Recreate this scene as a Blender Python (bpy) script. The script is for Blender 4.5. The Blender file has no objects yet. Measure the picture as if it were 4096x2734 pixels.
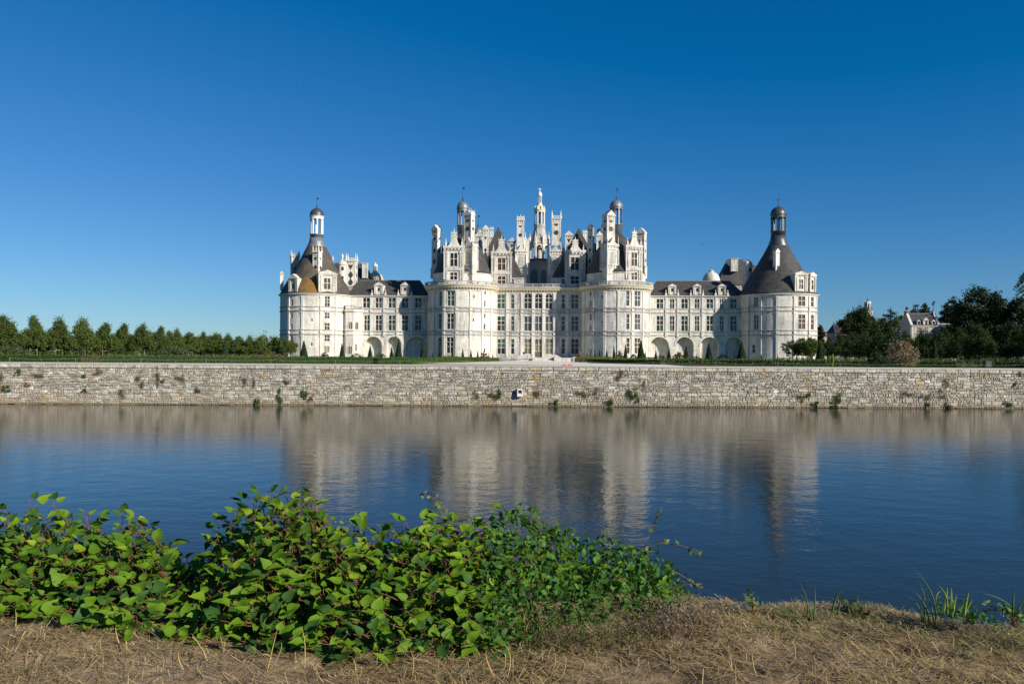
import bpy, math, random
import numpy as np
from mathutils import Vector, Matrix
sin, cos, pi, rad = math.sin, math.cos, math.pi, math.radians
random.seed(7); NR = np.random.RandomState(7)
sc = bpy.context.scene
COL = sc.collection
# ------------------------------------------------------------------ camera
FPX = 4096*28/36
EYE = Vector((5.35, 0.0, 5.95)); YAW = rad(3.2); ROLL = rad(.39); YH = 1416.0
_f = Vector((-sin(YAW), cos(YAW), 0)); _r0 = Vector((cos(YAW), sin(YAW), 0)); _u0 = Vector((0, 0, 1))
_r = cos(ROLL)*_r0+sin(ROLL)*_u0; _u = cos(ROLL)*_u0-sin(ROLL)*_r0
cd = bpy.data.cameras.new('camera'); cam = bpy.data.objects.new('camera', cd); COL.objects.link(cam)
cd.sensor_width = 36; cd.lens = 28; cd.shift_y = (YH-1367)/4096; cd.clip_start = .1; cd.clip_end = 20000
M = Matrix((_r, _u, -_f)).transposed().to_4x4(); M.translation = EYE; cam.matrix_world = M
sc.camera = cam
# ------------------------------------------------------------------ light
SUN_AZ, SUN_EL = rad(56), rad(24)
sdir = Vector((sin(SUN_AZ)*cos(SUN_EL), -cos(SUN_AZ)*cos(SUN_EL), sin(SUN_EL)))
ld = bpy.data.lights.new('sun', 'SUN'); sun = bpy.data.objects.new('sun', ld); COL.objects.link(sun)
ld.energy = 4.7; ld.angle = rad(.53); ld.color = (1.0, .945, .85)
sun.rotation_euler = sdir.to_track_quat('Z', 'Y').to_euler(); sun.location = (60, -30, 80)
w = bpy.data.worlds.new('World'); sc.world = w; w.use_nodes = True
nt = w.node_tree; bg = nt.nodes['Background']
sky = nt.nodes.new('ShaderNodeTexSky'); sky.sky_type = 'NISHITA'; sky.sun_disc = False
sky.sun_elevation = SUN_EL; sky.sun_rotation = math.atan2(sdir.x, sdir.y)
sky.altitude = 300; sky.air_density = 1.0; sky.dust_density = 0.0; sky.ozone_density = 4.0
EXPO = .52
sxyz = nt.nodes.new('ShaderNodeSeparateColor'); cxyz = nt.nodes.new('ShaderNodeCombineColor')   # one tone curve for the whole sky
nt.links.new(sky.outputs[0], sxyz.inputs[0])
for ch, (o_, g_, k_) in enumerate(((.052, 1., 1.06), (0., 1.03, 1.35), (0., .86, 1.58))):
    m1 = nt.nodes.new('ShaderNodeMath'); m1.operation = 'MULTIPLY_ADD'; m1.inputs[1].default_value = .05; m1.inputs[2].default_value = -o_; nt.links.new(sxyz.outputs[ch], m1.inputs[0])
    mx = nt.nodes.new('ShaderNodeMath'); mx.operation = 'MAXIMUM'; mx.inputs[1].default_value = .001; nt.links.new(m1.outputs[0], mx.inputs[0])
    m2 = nt.nodes.new('ShaderNodeMath'); m2.operation = 'POWER'; m2.inputs[1].default_value = g_; nt.links.new(mx.outputs[0], m2.inputs[0])
    m3 = nt.nodes.new('ShaderNodeMath'); m3.operation = 'MULTIPLY'; m3.inputs[1].default_value = k_/2**EXPO/.05; nt.links.new(m2.outputs[0], m3.inputs[0])
    nt.links.new(m3.outputs[0], cxyz.inputs[ch])
nt.links.new(cxyz.outputs[0], bg.inputs['Color'])
bg.inputs['Strength'].default_value = .05
vs = sc.view_settings; vs.view_transform = 'Standard'; vs.look = 'None'; vs.exposure = EXPO; vs.gamma = 1
sc.cycles.use_denoising = True
sc.cycles.max_bounces = 6; sc.cycles.transparent_max_bounces = 6
# ------------------------------------------------------------------ pixel helpers
def ray(px, py):
    return _f+_r*((px-2048)/FPX)+_u*((YH-py)/FPX)
def at(px, py, Y):
    d = ray(px, py); return EYE+d*((Y-EYE.y)/d.y)
TZ = 4.50
def gz(y):
    return TZ-.48*max(0., min(1., (y-102)/125.))
def ground(px, py, z=None):
    d = ray(px, py)
    if z is not None:
        return EYE+d*((z-EYE.z)/d.z)
    zz = TZ
    for _ in range(30):
        p = EYE+d*((zz-EYE.z)/d.z); zz = .5*zz+.5*gz(p.y)
    return p
def mpp(px, Y):            # metres per photo pixel across at world depth Y
    return (at(px+1, 1400, Y)-at(px, 1400, Y)).x
def ztr(x0, y0, s):
    return lambda x, y: (x0+x/s, y0+y/s)
Z1 = ztr(1100, 760, 2.2403); Z2 = ztr(1680, 740, 4.126); Z3 = ztr(2120, 740, 4.126)
Z4 = ztr(1680, 1080, 4.126); Z5 = ztr(2120, 1080, 4.126); Z6 = ztr(2580, 760, 2.2403)
Z8 = ztr(3200, 1080, 2.614); ZL = ztr(0, 1200, 3.267); ZM = ztr(600, 1300, 3.356); Z9 = ztr(1980, 1380, 6.909)
ORD = ['first', 'second', 'third', 'fourth', 'fifth', 'sixth', 'seventh', 'eighth', 'ninth', 'tenth', 'eleventh', 'twelfth',
       'thirteenth', 'fourteenth', 'fifteenth', 'sixteenth', 'seventeenth', 'eighteenth', 'nineteenth', 'twentieth']
def ordw(i):
    if i < 20: return ORD[i]
    t = ['', '', 'twenty', 'thirty', 'forty', 'fifty', 'sixty'][(i+1)//10]
    return (t[:-1]+'ieth') if (i+1) % 10 == 0 else t+'-'+ORD[(i+1) % 10-1]
# ------------------------------------------------------------------ object helpers
def link(o, parent=None):
    COL.objects.link(o)
    if parent is not None: o.parent = parent
    return o
def thing(name, label, cat, loc=(0, 0, 0), group=None, rz=0):
    o = link(bpy.data.objects.new(name, None)); o.location = loc; o.rotation_euler = (0, 0, rz)
    o.empty_display_size = .3
    return tag(o, label, cat, group)
def tag(o, label, cat, group=None):
    o['label'] = label; o['category'] = cat
    if group: o['group'] = group
    return o
def struct(o):
    o['kind'] = 'structure'; return o
def stuff(o, label=None, cat=None):
    o['kind'] = 'stuff'
    if label: o['label'] = label; o['category'] = cat
    return o
def wloc(p):
    v = Vector((0, 0, 0))
    while p is not None:
        v += p.location; p = p.parent
    return v
def mesh_np(name, V, F, mat=None, smooth=False):
    V = np.asarray(V, np.float32); F = np.asarray(F, np.int32); k = F.shape[1]
    me = bpy.data.meshes.new(name)
    me.vertices.add(len(V)); me.vertices.foreach_set('co', V.ravel())
    me.loops.add(F.size); me.loops.foreach_set('vertex_index', F.ravel())
    me.polygons.add(len(F)); me.polygons.foreach_set('loop_start', np.arange(0, F.size, k, dtype=np.int32))
    me.update(calc_edges=True)
    if smooth: me.polygons.foreach_set('use_smooth', np.ones(len(F), bool))
    if mat: me.materials.append(mat)
    return me
class MB:
    def __init__(s, T=None):
        s.v = []; s.f = []; s.T = T
    def p(s, x, y, z):
        if s.T is None: s.v.append((x, y, z))
        else:
            cx, cy, a = s.T[:3]; cz = s.T[3] if len(s.T) > 3 else 0
            s.v.append((cx+x*cos(a)-y*sin(a), cy+x*sin(a)+y*cos(a), z+cz))
        return len(s.v)-1
    def face(s, pts):
        s.f.append([s.p(*q) for q in pts])
    def box(s, x0, x1, y0, y1, z0, z1):
        i = [s.p(x, y, z) for z in (z0, z1) for x, y in ((x0, y0), (x1, y0), (x1, y1), (x0, y1))]
        for q in ((0, 1, 5, 4), (1, 2, 6, 5), (2, 3, 7, 6), (3, 0, 4, 7), (4, 5, 6, 7), (3, 2, 1, 0)):
            s.f.append([i[k] for k in q])
    def frus(s, x0, x1, y0, y1, z0, X0, X1, Y0, Y1, z1):
        i = [s.p(x, y, z0) for x, y in ((x0, y0), (x1, y0), (x1, y1), (x0, y1))]
        i += [s.p(x, y, z1) for x, y in ((X0, Y0), (X1, Y0), (X1, Y1), (X0, Y1))]
        for q in ((0, 1, 5, 4), (1, 2, 6, 5), (2, 3, 7, 6), (3, 0, 4, 7), (4, 5, 6, 7), (3, 2, 1, 0)):
            s.f.append([i[k] for k in q])
    def prism(s, poly, y0, y1):      # poly in x,z, counter-clockwise seen from the front
        n = len(poly)
        a = [s.p(x, y0, z) for x, z in poly]; b = [s.p(x, y1, z) for x, z in poly]
        s.f.append(a); s.f.append(b[::-1])
        for k in range(n):
            s.f.append([a[k], b[k], b[(k+1) % n], a[(k+1) % n]])
    def slab(s, poly, z0, z1):       # poly in x,y
        n = len(poly)
        a = [s.p(x, y, z0) for x, y in poly]; b = [s.p(x, y, z1) for x, y in poly]
        s.f.append(a[::-1]); s.f.append(b)
        for k in range(n):
            s.f.append([a[k], a[(k+1) % n], b[(k+1) % n], b[k]])
    def lathe(s, prof, cx=0, cy=0, n=32, rot=0):
        rows = []
        for r, z in prof:
            rows.append([s.p(cx+r*cos(rot+2*pi*k/n), cy+r*sin(rot+2*pi*k/n), z) for k in range(n)])
        for a, b in zip(rows, rows[1:]):
            for k in range(n):
                s.f.append([a[k], a[(k+1) % n], b[(k+1) % n], b[k]])
        if prof[0][0] > .001: s.f.append(rows[0][::-1])
        if prof[-1][0] > .001: s.f.append(rows[-1])
    def tube(s, p0, p1, r0, r1, n=6):
        p0 = Vector(p0); p1 = Vector(p1); d = (p1-p0)
        if d.length < 1e-6: return
        q = d.to_track_quat('Z', 'Y'); A = []; B = []
        for k in range(n):
            e = q @ Vector((cos(2*pi*k/n), sin(2*pi*k/n), 0))
            A.append(s.p(*(p0+e*r0))); B.append(s.p(*(p1+e*r1)))
        for k in range(n):
            s.f.append([A[k], A[(k+1) % n], B[(k+1) % n], B[k]])
        s.f.append(A[::-1]); s.f.append(B)
    def mesh(s, name, mat, smooth=False, off=None):
        me = bpy.data.meshes.new(name)
        v = s.v if off is None else [(x-off.x, y-off.y, z-off.z) for x, y, z in s.v]
        me.from_pydata(v, [], s.f); me.materials.append(mat)
        if smooth: me.polygons.foreach_set('use_smooth', [True]*len(me.polygons))
        me.update(); return me
    def build(s, name, mat, parent=None, smooth=False, kind=None, loc=None):
        off = wloc(parent) if parent is not None else Vector(loc or (0, 0, 0))
        o = link(bpy.data.objects.new(name, s.mesh(name, mat, smooth, off)), parent)
        if parent is None and loc is not None: o.location = loc
        if kind: o['kind'] = kind
        return o
# ------------------------------------------------------------------ materials
class N:
    def __init__(s, name):
        s.m = bpy.data.materials.new(name); s.m.use_nodes = True; s.t = s.m.node_tree
        s.b = s.t.nodes['Principled BSDF']; s.out = s.t.nodes['Material Output']
    def n(s, kind, **kw):
        x = s.t.nodes.new('ShaderNode'+kind)
        for k, v in kw.items():
            if k.startswith('i_'):
                key = k[2:]; key = int(key) if key.isdigit() else key.replace('_', ' ')
                x.inputs[key].default_value = v
            else: setattr(x, k, v)
        return x
    def l(s, a, b): s.t.links.new(a, b)
    def coord(s, kind='pos', scale=(1, 1, 1)):
        if kind == 'pos': o = s.n('NewGeometry').outputs['Position']
        else: o = s.n('TexCoord').outputs[kind]
        m = s.n('Mapping'); m.inputs['Scale'].default_value = scale; s.l(o, m.inputs['Vector']); return m.outputs[0]
    def noise(s, vec, scale, detail=4, rough=.55):
        x = s.n('TexNoise'); x.inputs['Scale'].default_value = scale; x.inputs['Detail'].default_value = detail
        x.inputs['Roughness'].default_value = rough; s.l(vec, x.inputs['Vector']); return x.outputs['Fac']
    def ramp(s, fac, stops):
        x = s.n('ValToRGB'); e = x.color_ramp.elements
        while len(e) < len(stops): e.new(.5)
        for k, (p, c) in enumerate(stops):
            e[k].position = p; e[k].color = (c, c, c, 1) if not isinstance(c, tuple) else (*c, 1)
        s.l(fac, x.inputs[0]); return x.outputs[0]
    def mix(s, fac, a, b, mode='MIX'):
        x = s.n('MixRGB', blend_type=mode)
        for v, k in ((fac, 0), (a, 1), (b, 2)):
            if isinstance(v, (int, float)): x.inputs[k].default_value = v
            elif isinstance(v, tuple): x.inputs[k].default_value = (*v, 1)
            else: s.l(v, x.inputs[k])
        return x.outputs[0]
    def bump(s, h, strength=.3, dist=.05):
        x = s.n('Bump'); x.inputs['Strength'].default_value = strength; x.inputs['Distance'].default_value = dist
        s.l(h, x.inputs['Height']); s.l(x.outputs[0], s.b.inputs['Normal']); return x
    def col(s, c, rough=.85, spec=.2):
        if isinstance(c, tuple): s.b.inputs['Base Color'].default_value = (*c, 1)
        else: s.l(c, s.b.inputs['Base Color'])
        s.b.inputs['Roughness'].default_value = rough; s.b.inputs['Specular IOR Level'].default_value = spec
        return s.m
def mk_stone(name, base, dirt, amount=.55, block=True, warm=(.58, .47, .30), uv=False):
    n = N(name); c = n.coord()
    big = n.noise(c, .10, 4, .6)
    cs = n.coord('pos', (1.5, 1.5, .24)); streak = n.noise(cs, 1.0, 5, .65)
    fine = n.noise(c, 3.0, 3, .6)
    st = n.mix(.55, big, streak)
    k = n.ramp(st, [(.44, 0.), (.62, amount)])
    col = n.mix(k, base, dirt)
    wm = n.ramp(n.noise(c, .33, 3), [(.56, 0.), (.74, .35)])
    col = n.mix(wm, col, warm)
    if uv:
        tc = n.n('TexCoord'); br = n.n('TexBrick'); n.l(tc.outputs['UV'], br.inputs['Vector'])
        for k_, v_ in (('Scale', 1.), ('Brick Width', .95), ('Row Height', .42), ('Mortar Size', .022), ('Mortar Smooth', .3), ('Bias', .1)): br.inputs[k_].default_value = v_
        br.inputs['Color1'].default_value = (1, 1, 1, 1); br.inputs['Color2'].default_value = (.76, .75, .74, 1); br.inputs['Mortar'].default_value = (.55, .53, .49, 1)
        col = n.mix(.68, col, br.outputs['Color'], 'MULTIPLY'); n.bump(br.outputs['Fac'], -.3, .03)
    else:
        if block:
            vb = n.n('TexVoronoi', feature='F1'); vb.inputs['Scale'].default_value = 1.
            n.l(n.coord('pos', (1.35, 1.35, 2.7)), vb.inputs['Vector'])
            bw = n.n('RGBToBW'); n.l(vb.outputs['Color'], bw.inputs[0])
            col = n.mix(.3, col, n.ramp(bw.outputs[0], [(.2, .5), (.8, 1.)]), 'MULTIPLY')
        n.bump(fine, .2, .03)
    col = n.mix(.22, col, n.ramp(fine, [(.3, .6), (.65, 1.)]), 'MULTIPLY')
    return n.col(col, .9, .15)
STONE = mk_stone('limestone', (.78, .73, .63), (.33, .315, .295), .85)
STONE_G = mk_stone('weathered_limestone', (.50, .475, .43), (.22, .215, .215), .85)
STONE_W = mk_stone('ashlar_limestone', (.80, .755, .66), (.36, .345, .33), .85, uv=True)
STONE_GW = mk_stone('grey_ashlar_limestone', (.70, .665, .60), (.28, .275, .275), .95, uv=True)
TRIM = mk_stone('carved_limestone', (.70, .66, .57), (.38, .36, .34), .5, False)
CORN = mk_stone('cornice_limestone', (.64, .57, .42), (.36, .33, .29), .5, False, (.5, .34, .12))
def mk_slate(name, lichen=.0, base=(.044, .043, .045)):
    n = N(name); c = n.coord()
    nz = n.noise(c, .6, 5, .6); st = n.noise(n.coord('pos', (1.6, 1.6, .22)), 1.2, 4)
    col = n.mix(n.ramp(nz, [(.35, 0.), (.7, 1.)]), base, (.088, .080, .070))
    col = n.mix(n.ramp(st, [(.5, 0.), (.75, .4)]), col, (.15, .135, .11))
    if lichen:
        lp = at(1252, 1150, 231); vd = n.n('VectorMath', operation='DISTANCE'); n.l(n.n('NewGeometry').outputs['Position'], vd.inputs[0]); vd.inputs[1].default_value = lp
        sb = n.n('Math', operation='MULTIPLY_ADD'); n.l(n.noise(c, .8, 4, .65), sb.inputs[0]); sb.inputs[1].default_value = -7.; n.l(vd.outputs['Value'], sb.inputs[2])
        mrr = n.n('MapRange'); n.l(sb.outputs[0], mrr.inputs[0]); mrr.inputs[1].default_value = -1.2; mrr.inputs[2].default_value = 1.2; mrr.inputs[3].default_value = .9; mrr.inputs[4].default_value = 0.
        col = n.mix(mrr.outputs[0], col, (.26, .135, .028))
        col = n.mix(n.ramp(n.noise(c, .23, 4, .65), [(.56, 0.), (.68, .5)]), col, (.20, .13, .05))
    vb = n.n('TexVoronoi'); vb.inputs['Scale'].default_value = 1; n.l(n.coord('pos', (4., 4., 5.5)), vb.inputs['Vector'])
    bw = n.n('RGBToBW'); n.l(vb.outputs['Color'], bw.inputs[0])
    col = n.mix(.5, col, n.ramp(bw.outputs[0], [(.15, .5), (.85, 1.)]), 'MULTIPLY')
    n.bump(bw.outputs[0], .3, .03)
    return n.col(col, .72, .3)
SLATE = mk_slate('slate'); SLATE_L = mk_slate('lichen_slate', .5, (.075, .066, .052))
def mk_plain(name, c, rough=.8, spec=.2, var=.3, sc_=1.5, metal=0., bump=0.):
    n = N(name); v = n.noise(n.coord(), sc_, 4, .6)
    col = n.mix(var, c, n.ramp(v, [(.3, .35), (.7, 1.)]), 'MULTIPLY')
    n.b.inputs['Metallic'].default_value = metal
    if bump: n.bump(v, bump, .05)
    return n.col(col, rough, spec)
LEAD = mk_plain('lead_sheet', (.22, .235, .25), .48, .5, .6, .9, .25)
LEADD = mk_plain('dark_lead_sheet', (.085, .09, .092), .42, .5, .5, .7, .3)
WPAINT = mk_plain('white_painted_timber', (.72, .73, .74), .6, .3, .15, 1)
IRON = mk_plain('wrought_iron', (.04, .04, .045), .5, .4)
INLAY = mk_plain('slate_inlay', (.045, .05, .058), .5, .3, .3, 3)
WOOD = mk_plain('weathered_stake_wood', (.30, .24, .17), .85, .1, .5, 6)
BARK = mk_plain('bark', (.085, .065, .045), .9, .1, .6, 8, bump=.6)
GRAVEL = mk_plain('pale_gravel', (.80, .72, .59), .95, .1, .28, 2.5, bump=.3)
STEEL = mk_plain('galvanised_rail', (.25, .27, .29), .45, .5, .2, 3, .6)
ORANGE = mk_plain('orange_plastic_mesh', (.62, .10, .02), .6, .3, .2, 5)
ROPE = mk_plain('pale_rope', (.38, .42, .36), .9, .1, .2, 5)
DOORW = mk_plain('old_oak_door', (.16, .14, .10), .7, .2, .5, 4)
WHITEP = mk_plain('white_pvc', (.62, .62, .58), .5, .3, .1, 3)
PLASTER = mk_plain('pale_render', (.47, .43, .37), .9, .1, .35, .5)
REDB = mk_plain('brick_stack', (.30, .15, .09), .9, .1, .4, 3)
def mk_glass(name, c, lead=(.02, .02, .02), grid=(3, 4), rough=.22, lw=.065):
    n = N(name); tc = n.n('TexCoord'); sp = n.n('SeparateXYZ'); n.l(tc.outputs['Generated'], sp.inputs[0])
    o = None
    for ax, k in (('X', grid[0]), ('Z', grid[1])):
        m = n.n('Math', operation='MULTIPLY'); n.l(sp.outputs[ax], m.inputs[0]); m.inputs[1].default_value = k
        fr = n.n('Math', operation='PINGPONG'); n.l(m.outputs[0], fr.inputs[0]); fr.inputs[1].default_value = .5
        lt = n.n('Math', operation='LESS_THAN'); n.l(fr.outputs[0], lt.inputs[0]); lt.inputs[1].default_value = lw
        if o is None: o = lt
        else:
            mx = n.n('Math', operation='MAXIMUM'); n.l(o.outputs[0], mx.inputs[0]); n.l(lt.outputs[0], mx.inputs[1]); o = mx
    v = n.n('ObjectInfo').outputs['Random']
    cc = n.mix(1., c, n.ramp(v, [(0., .45), (1., 1.)]), 'MULTIPLY')
    return n.col(n.mix(o.outputs[0], cc, lead), rough, .45)
G_DARK = mk_glass('leaded_glass', (.030, .036, .040))
G_GREEN = mk_glass('green_leaded_glass', (.075, .15, .115), (.02, .035, .03))
G_YEL = mk_glass('yellow_lit_glass', (.22, .215, .13), (.05, .05, .03), (3, 4), .3, .06)  # yellow-lit look put into the pane colour
G_BLUE = mk_glass('pale_leaded_glass', (.10, .125, .15), (.05, .04, .03))
G_SHUT = mk_glass('brown_shutter', (.085, .042, .026), (.04, .02, .015), (2, 3), .7, .06)
G_BLACK = mk_glass('unlit_opening', (.012, .013, .015), (.01, .01, .01), (1, 1), .6, .01)
def mk_leaf(name, c1, c2, c3=None, trans=.3, rough=.6, spec=.12):
    n = N(name); ri = n.n('NewGeometry').outputs['Random Per Island']
    st = [(0., c1), (.75, c2)] + ([(1., c3)] if c3 else [])
    col = n.ramp(ri, st)
    oi = n.n('ObjectInfo').outputs['Random']
    col = n.mix(.4, col, n.ramp(oi, [(0., .55), (1., 1.)]), 'MULTIPLY')
    n.col(col, rough, spec)
    tr = n.n('BsdfTranslucent'); n.l(n.mix(1., col, (1.0, 1.0, .5), 'MULTIPLY'), tr.inputs[0])
    mx = n.n('MixShader'); mx.inputs[0].default_value = trans
    n.l(n.b.outputs[0], mx.inputs[1]); n.l(tr.outputs[0], mx.inputs[2]); n.l(mx.outputs[0], n.out.inputs[0])
    return n.m
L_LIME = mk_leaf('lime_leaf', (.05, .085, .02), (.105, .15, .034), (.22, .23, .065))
L_LIMED = mk_leaf('shaded_lime_leaf', (.022, .045, .014), (.045, .078, .022), (.09, .11, .035))  # darker copy of the lime leaf, shade put into its colour
L_YEW = mk_leaf('yew_leaf', (.012, .028, .010), (.022, .044, .014), (.034, .06, .016), .1)
L_BOX = mk_leaf('box_hedge_leaf', (.065, .125, .018), (.11, .19, .026), (.18, .26, .04), .25)
L_DARK = mk_leaf('dark_tree_leaf', (.014, .028, .010), (.030, .048, .016), (.055, .072, .022), .18)
L_OAK = mk_leaf('broad_tree_leaf', (.020, .038, .012), (.042, .062, .018), (.08, .09, .03), .2)
L_CEDAR = mk_leaf('cedar_needle', (.016, .030, .022), (.032, .052, .042), (.05, .07, .06), .1)
L_PINK = mk_leaf('pinkish_shrub_leaf', (.20, .15, .085), (.32, .24, .16), (.42, .33, .24), .25)
L_WILL = mk_leaf('grey_green_shrub_leaf', (.05, .075, .03), (.09, .12, .05), (.15, .17, .08), .25)
L_SPIKE = mk_leaf('yellow_green_blade', (.14, .22, .03), (.24, .32, .05), (.36, .38, .08), .3)
L_FLOW = mk_leaf('mixed_border_leaf', (.05, .09, .02), (.14, .10, .05), (.30, .16, .07), .25)
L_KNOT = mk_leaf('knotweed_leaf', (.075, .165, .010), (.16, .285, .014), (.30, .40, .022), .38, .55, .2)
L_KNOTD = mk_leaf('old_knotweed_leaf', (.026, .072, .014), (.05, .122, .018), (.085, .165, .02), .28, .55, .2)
L_BIND = mk_leaf('bindweed_leaf', (.035, .10, .018), (.06, .15, .022), (.10, .20, .04), .3)
STEM = mk_plain('reddish_stem', (.20, .075, .045), .6, .3, .3, 20)
L_STRAW = mk_leaf('straw_blade', (.30, .205, .08), (.52, .385, .165), (.74, .59, .31), .2, .7, .15)
L_GRASS = mk_leaf('half_dry_grass_blade', (.07, .10, .025), (.18, .17, .06), (.30, .25, .10), .25, .6, .2)
L_REED = mk_leaf('reed_blade', (.07, .14, .03), (.12, .19, .04), (.22, .26, .07), .25, .5, .3)
L_WEED = mk_leaf('wall_weed_leaf', (.06, .11, .022), (.11, .16, .035), (.20, .19, .07), .3)
L_DRYW = mk_leaf('dry_wall_weed', (.15, .10, .055), (.24, .165, .09), (.32, .24, .14), .25)
L_PALEF = mk_leaf('faded_pink_flower', (.13, .095, .08), (.24, .18, .16), (.42, .34, .32), .25)
n = N('moat_stone'); c = n.coord(); ri = n.n('NewGeometry').outputs['Random Per Island']
cb = n.ramp(ri, [(0., (.33, .28, .21)), (.4, (.47, .415, .325)), (.78, (.60, .55, .46)), (1., (.76, .73, .66))])
k = n.ramp(n.noise(c, 1.1, 6, .7), [(.40, 0.), (.62, .8)])
cb = n.mix(k, cb, (.24, .225, .195))
cb = n.mix(n.ramp(n.noise(c, .5, 5, .7), [(.56, 0.), (.70, .75)]), cb, (.50, .33, .11))
cb = n.mix(n.ramp(n.noise(c, 5., 3, .6), [(.53, 0.), (.66, .85)]), cb, (.11, .095, .075))
sp = n.n('SeparateXYZ'); n.l(n.n('NewGeometry').outputs['Position'], sp.inputs[0])
wet = n.ramp(sp.outputs['Z'], [(.0, 1.), (.10, .95), (.20, 0.)])
cb = n.mix(wet, cb, (.05, .045, .03))
mr = n.n('MapRange'); n.l(sp.outputs['Z'], mr.inputs[0]); mr.inputs[1].default_value = .2; mr.inputs[2].default_value = 1.5
cb = n.mix(n.ramp(mr.outputs[0], [(0., .5), (1., 0.)]), cb, (.34, .27, .18))
n.bump(n.noise(c, 6, 5, .7), .7, .06); MOAT = n.col(cb, .93, .12)
COPE = mk_stone('lichened_coping', (.50, .46, .385), (.16, .145, .115), .95, False, (.50, .33, .12))
MORTAR = mk_plain('dark_mortar', (.36, .315, .245), .95, .1, .5, 2)
n = N('terrace_grass'); c = n.coord()
cb = n.mix(n.ramp(n.noise(c, .25, 4), [(.4, 0.), (.65, 1.)]), (.055, .085, .02), (.11, .12, .04))
n.bump(n.noise(c, 12, 2), .5, .05); LAWN = n.col(cb, .95, .1)
n = N('dry_bank_earth'); c = n.coord()
cb = n.ramp(n.noise(c, 3.4, 9, .78), [(.36, (.060, .040, .024)), (.50, (.19, .13, .075)), (.68, (.46, .335, .20))])
cb = n.mix(n.ramp(n.noise(c, .9, 3), [(.5, 0.), (.7, .6)]), cb, (.46, .345, .22))
n.bump(n.noise(c, 18, 6, .75), .9, .03); EARTH = n.col(cb, .95, .1)
n = N('canal_water'); n.b.inputs['Base Color'].default_value = (.022, .023, .013, 1)
n.b.inputs['Roughness'].default_value = .03; n.b.inputs['IOR'].default_value = 1.333; n.b.inputs['Specular IOR Level'].default_value = .5
c1 = n.coord('pos', (1.7, 2.2, 1)); mp = n.n('Mapping'); mp.inputs['Rotation'].default_value = (0, 0, rad(-14)); n.l(c1, mp.inputs['Vector'])
w1 = n.noise(mp.outputs[0], 1.9, 3, .5); w2 = n.noise(mp.outputs[0], .35, 2, .5); w3 = n.noise(n.coord('pos', (1, 2.6, 1)), 5.5, 2, .5)
a = n.n('Math', operation='MULTIPLY_ADD'); n.l(w2, a.inputs[0]); a.inputs[1].default_value = 2.6; n.l(w1, a.inputs[2])
b = n.n('Math', operation='MULTIPLY_ADD'); n.l(w3, b.inputs[0]); b.inputs[1].default_value = .22; n.l(a.outputs[0], b.inputs[2])
n.bump(b.outputs[0], 1., .0085); WATER = n.m
# ------------------------------------------------------------------ setting
wallA = ground(-700, 1453.5-4.7+.6, TZ); wallB = ground(4796, 1480+4.7-.6, TZ)
wdir = (wallB-wallA); WLEN = wdir.length; wdir.normalize(); wang = math.atan2(wdir.y, wdir.x)
WT = (wallA.x, wallA.y, wang)
def wy(x): return wallA.y+(x-wallA.x)*math.tan(wang)
mb = MB(); far = 6000
xs = [-far, -600, -200, -100, 0, 100, 200, 600, far]; rows = []
def wys(x): return wy(max(-200, min(200, x)))+.6
for x in xs: rows.append([mb.p(x, wys(x), TZ), mb.p(x, 102, TZ), mb.p(x, 227, gz(227)), mb.p(x, 700, gz(227)), mb.p(x, far, gz(227))])
for a_, b_ in zip(rows, rows[1:]):
    for k in range(4): mb.f.append([a_[k], b_[k], b_[k+1], a_[k+1]])
struct(mb.build('ground', LAWN))
mb = MB(); mb.face([(-1500, -60, 0), (1500, -60, 0), (1500, 96, 0), (-1500, 96, 0)])
struct(mb.build('canal_water', WATER))
mb = MB(WT); mb.face([(-60, 3.0, TZ+.006), (WLEN+60, 3.0, TZ+.006), (WLEN+60, 13.5, TZ+.006), (-60, 13.5, TZ+.006)])
struct(mb.build('gravel_path', GRAVEL))
mb = MB(); pl = [(1470, 1461), (2800, 1470), (2650, 1457), (2420, 1451), (2297, 1445), (2250, 1441.2), (2050, 1440.5), (1996, 1444.5), (1800, 1448)]
q = [ground(*p) for p in pl]
mb.face([(p.x, p.y, gz(p.y)+.02) for p in q]); struct(mb.build('gravel_forecourt', GRAVEL))
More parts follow.
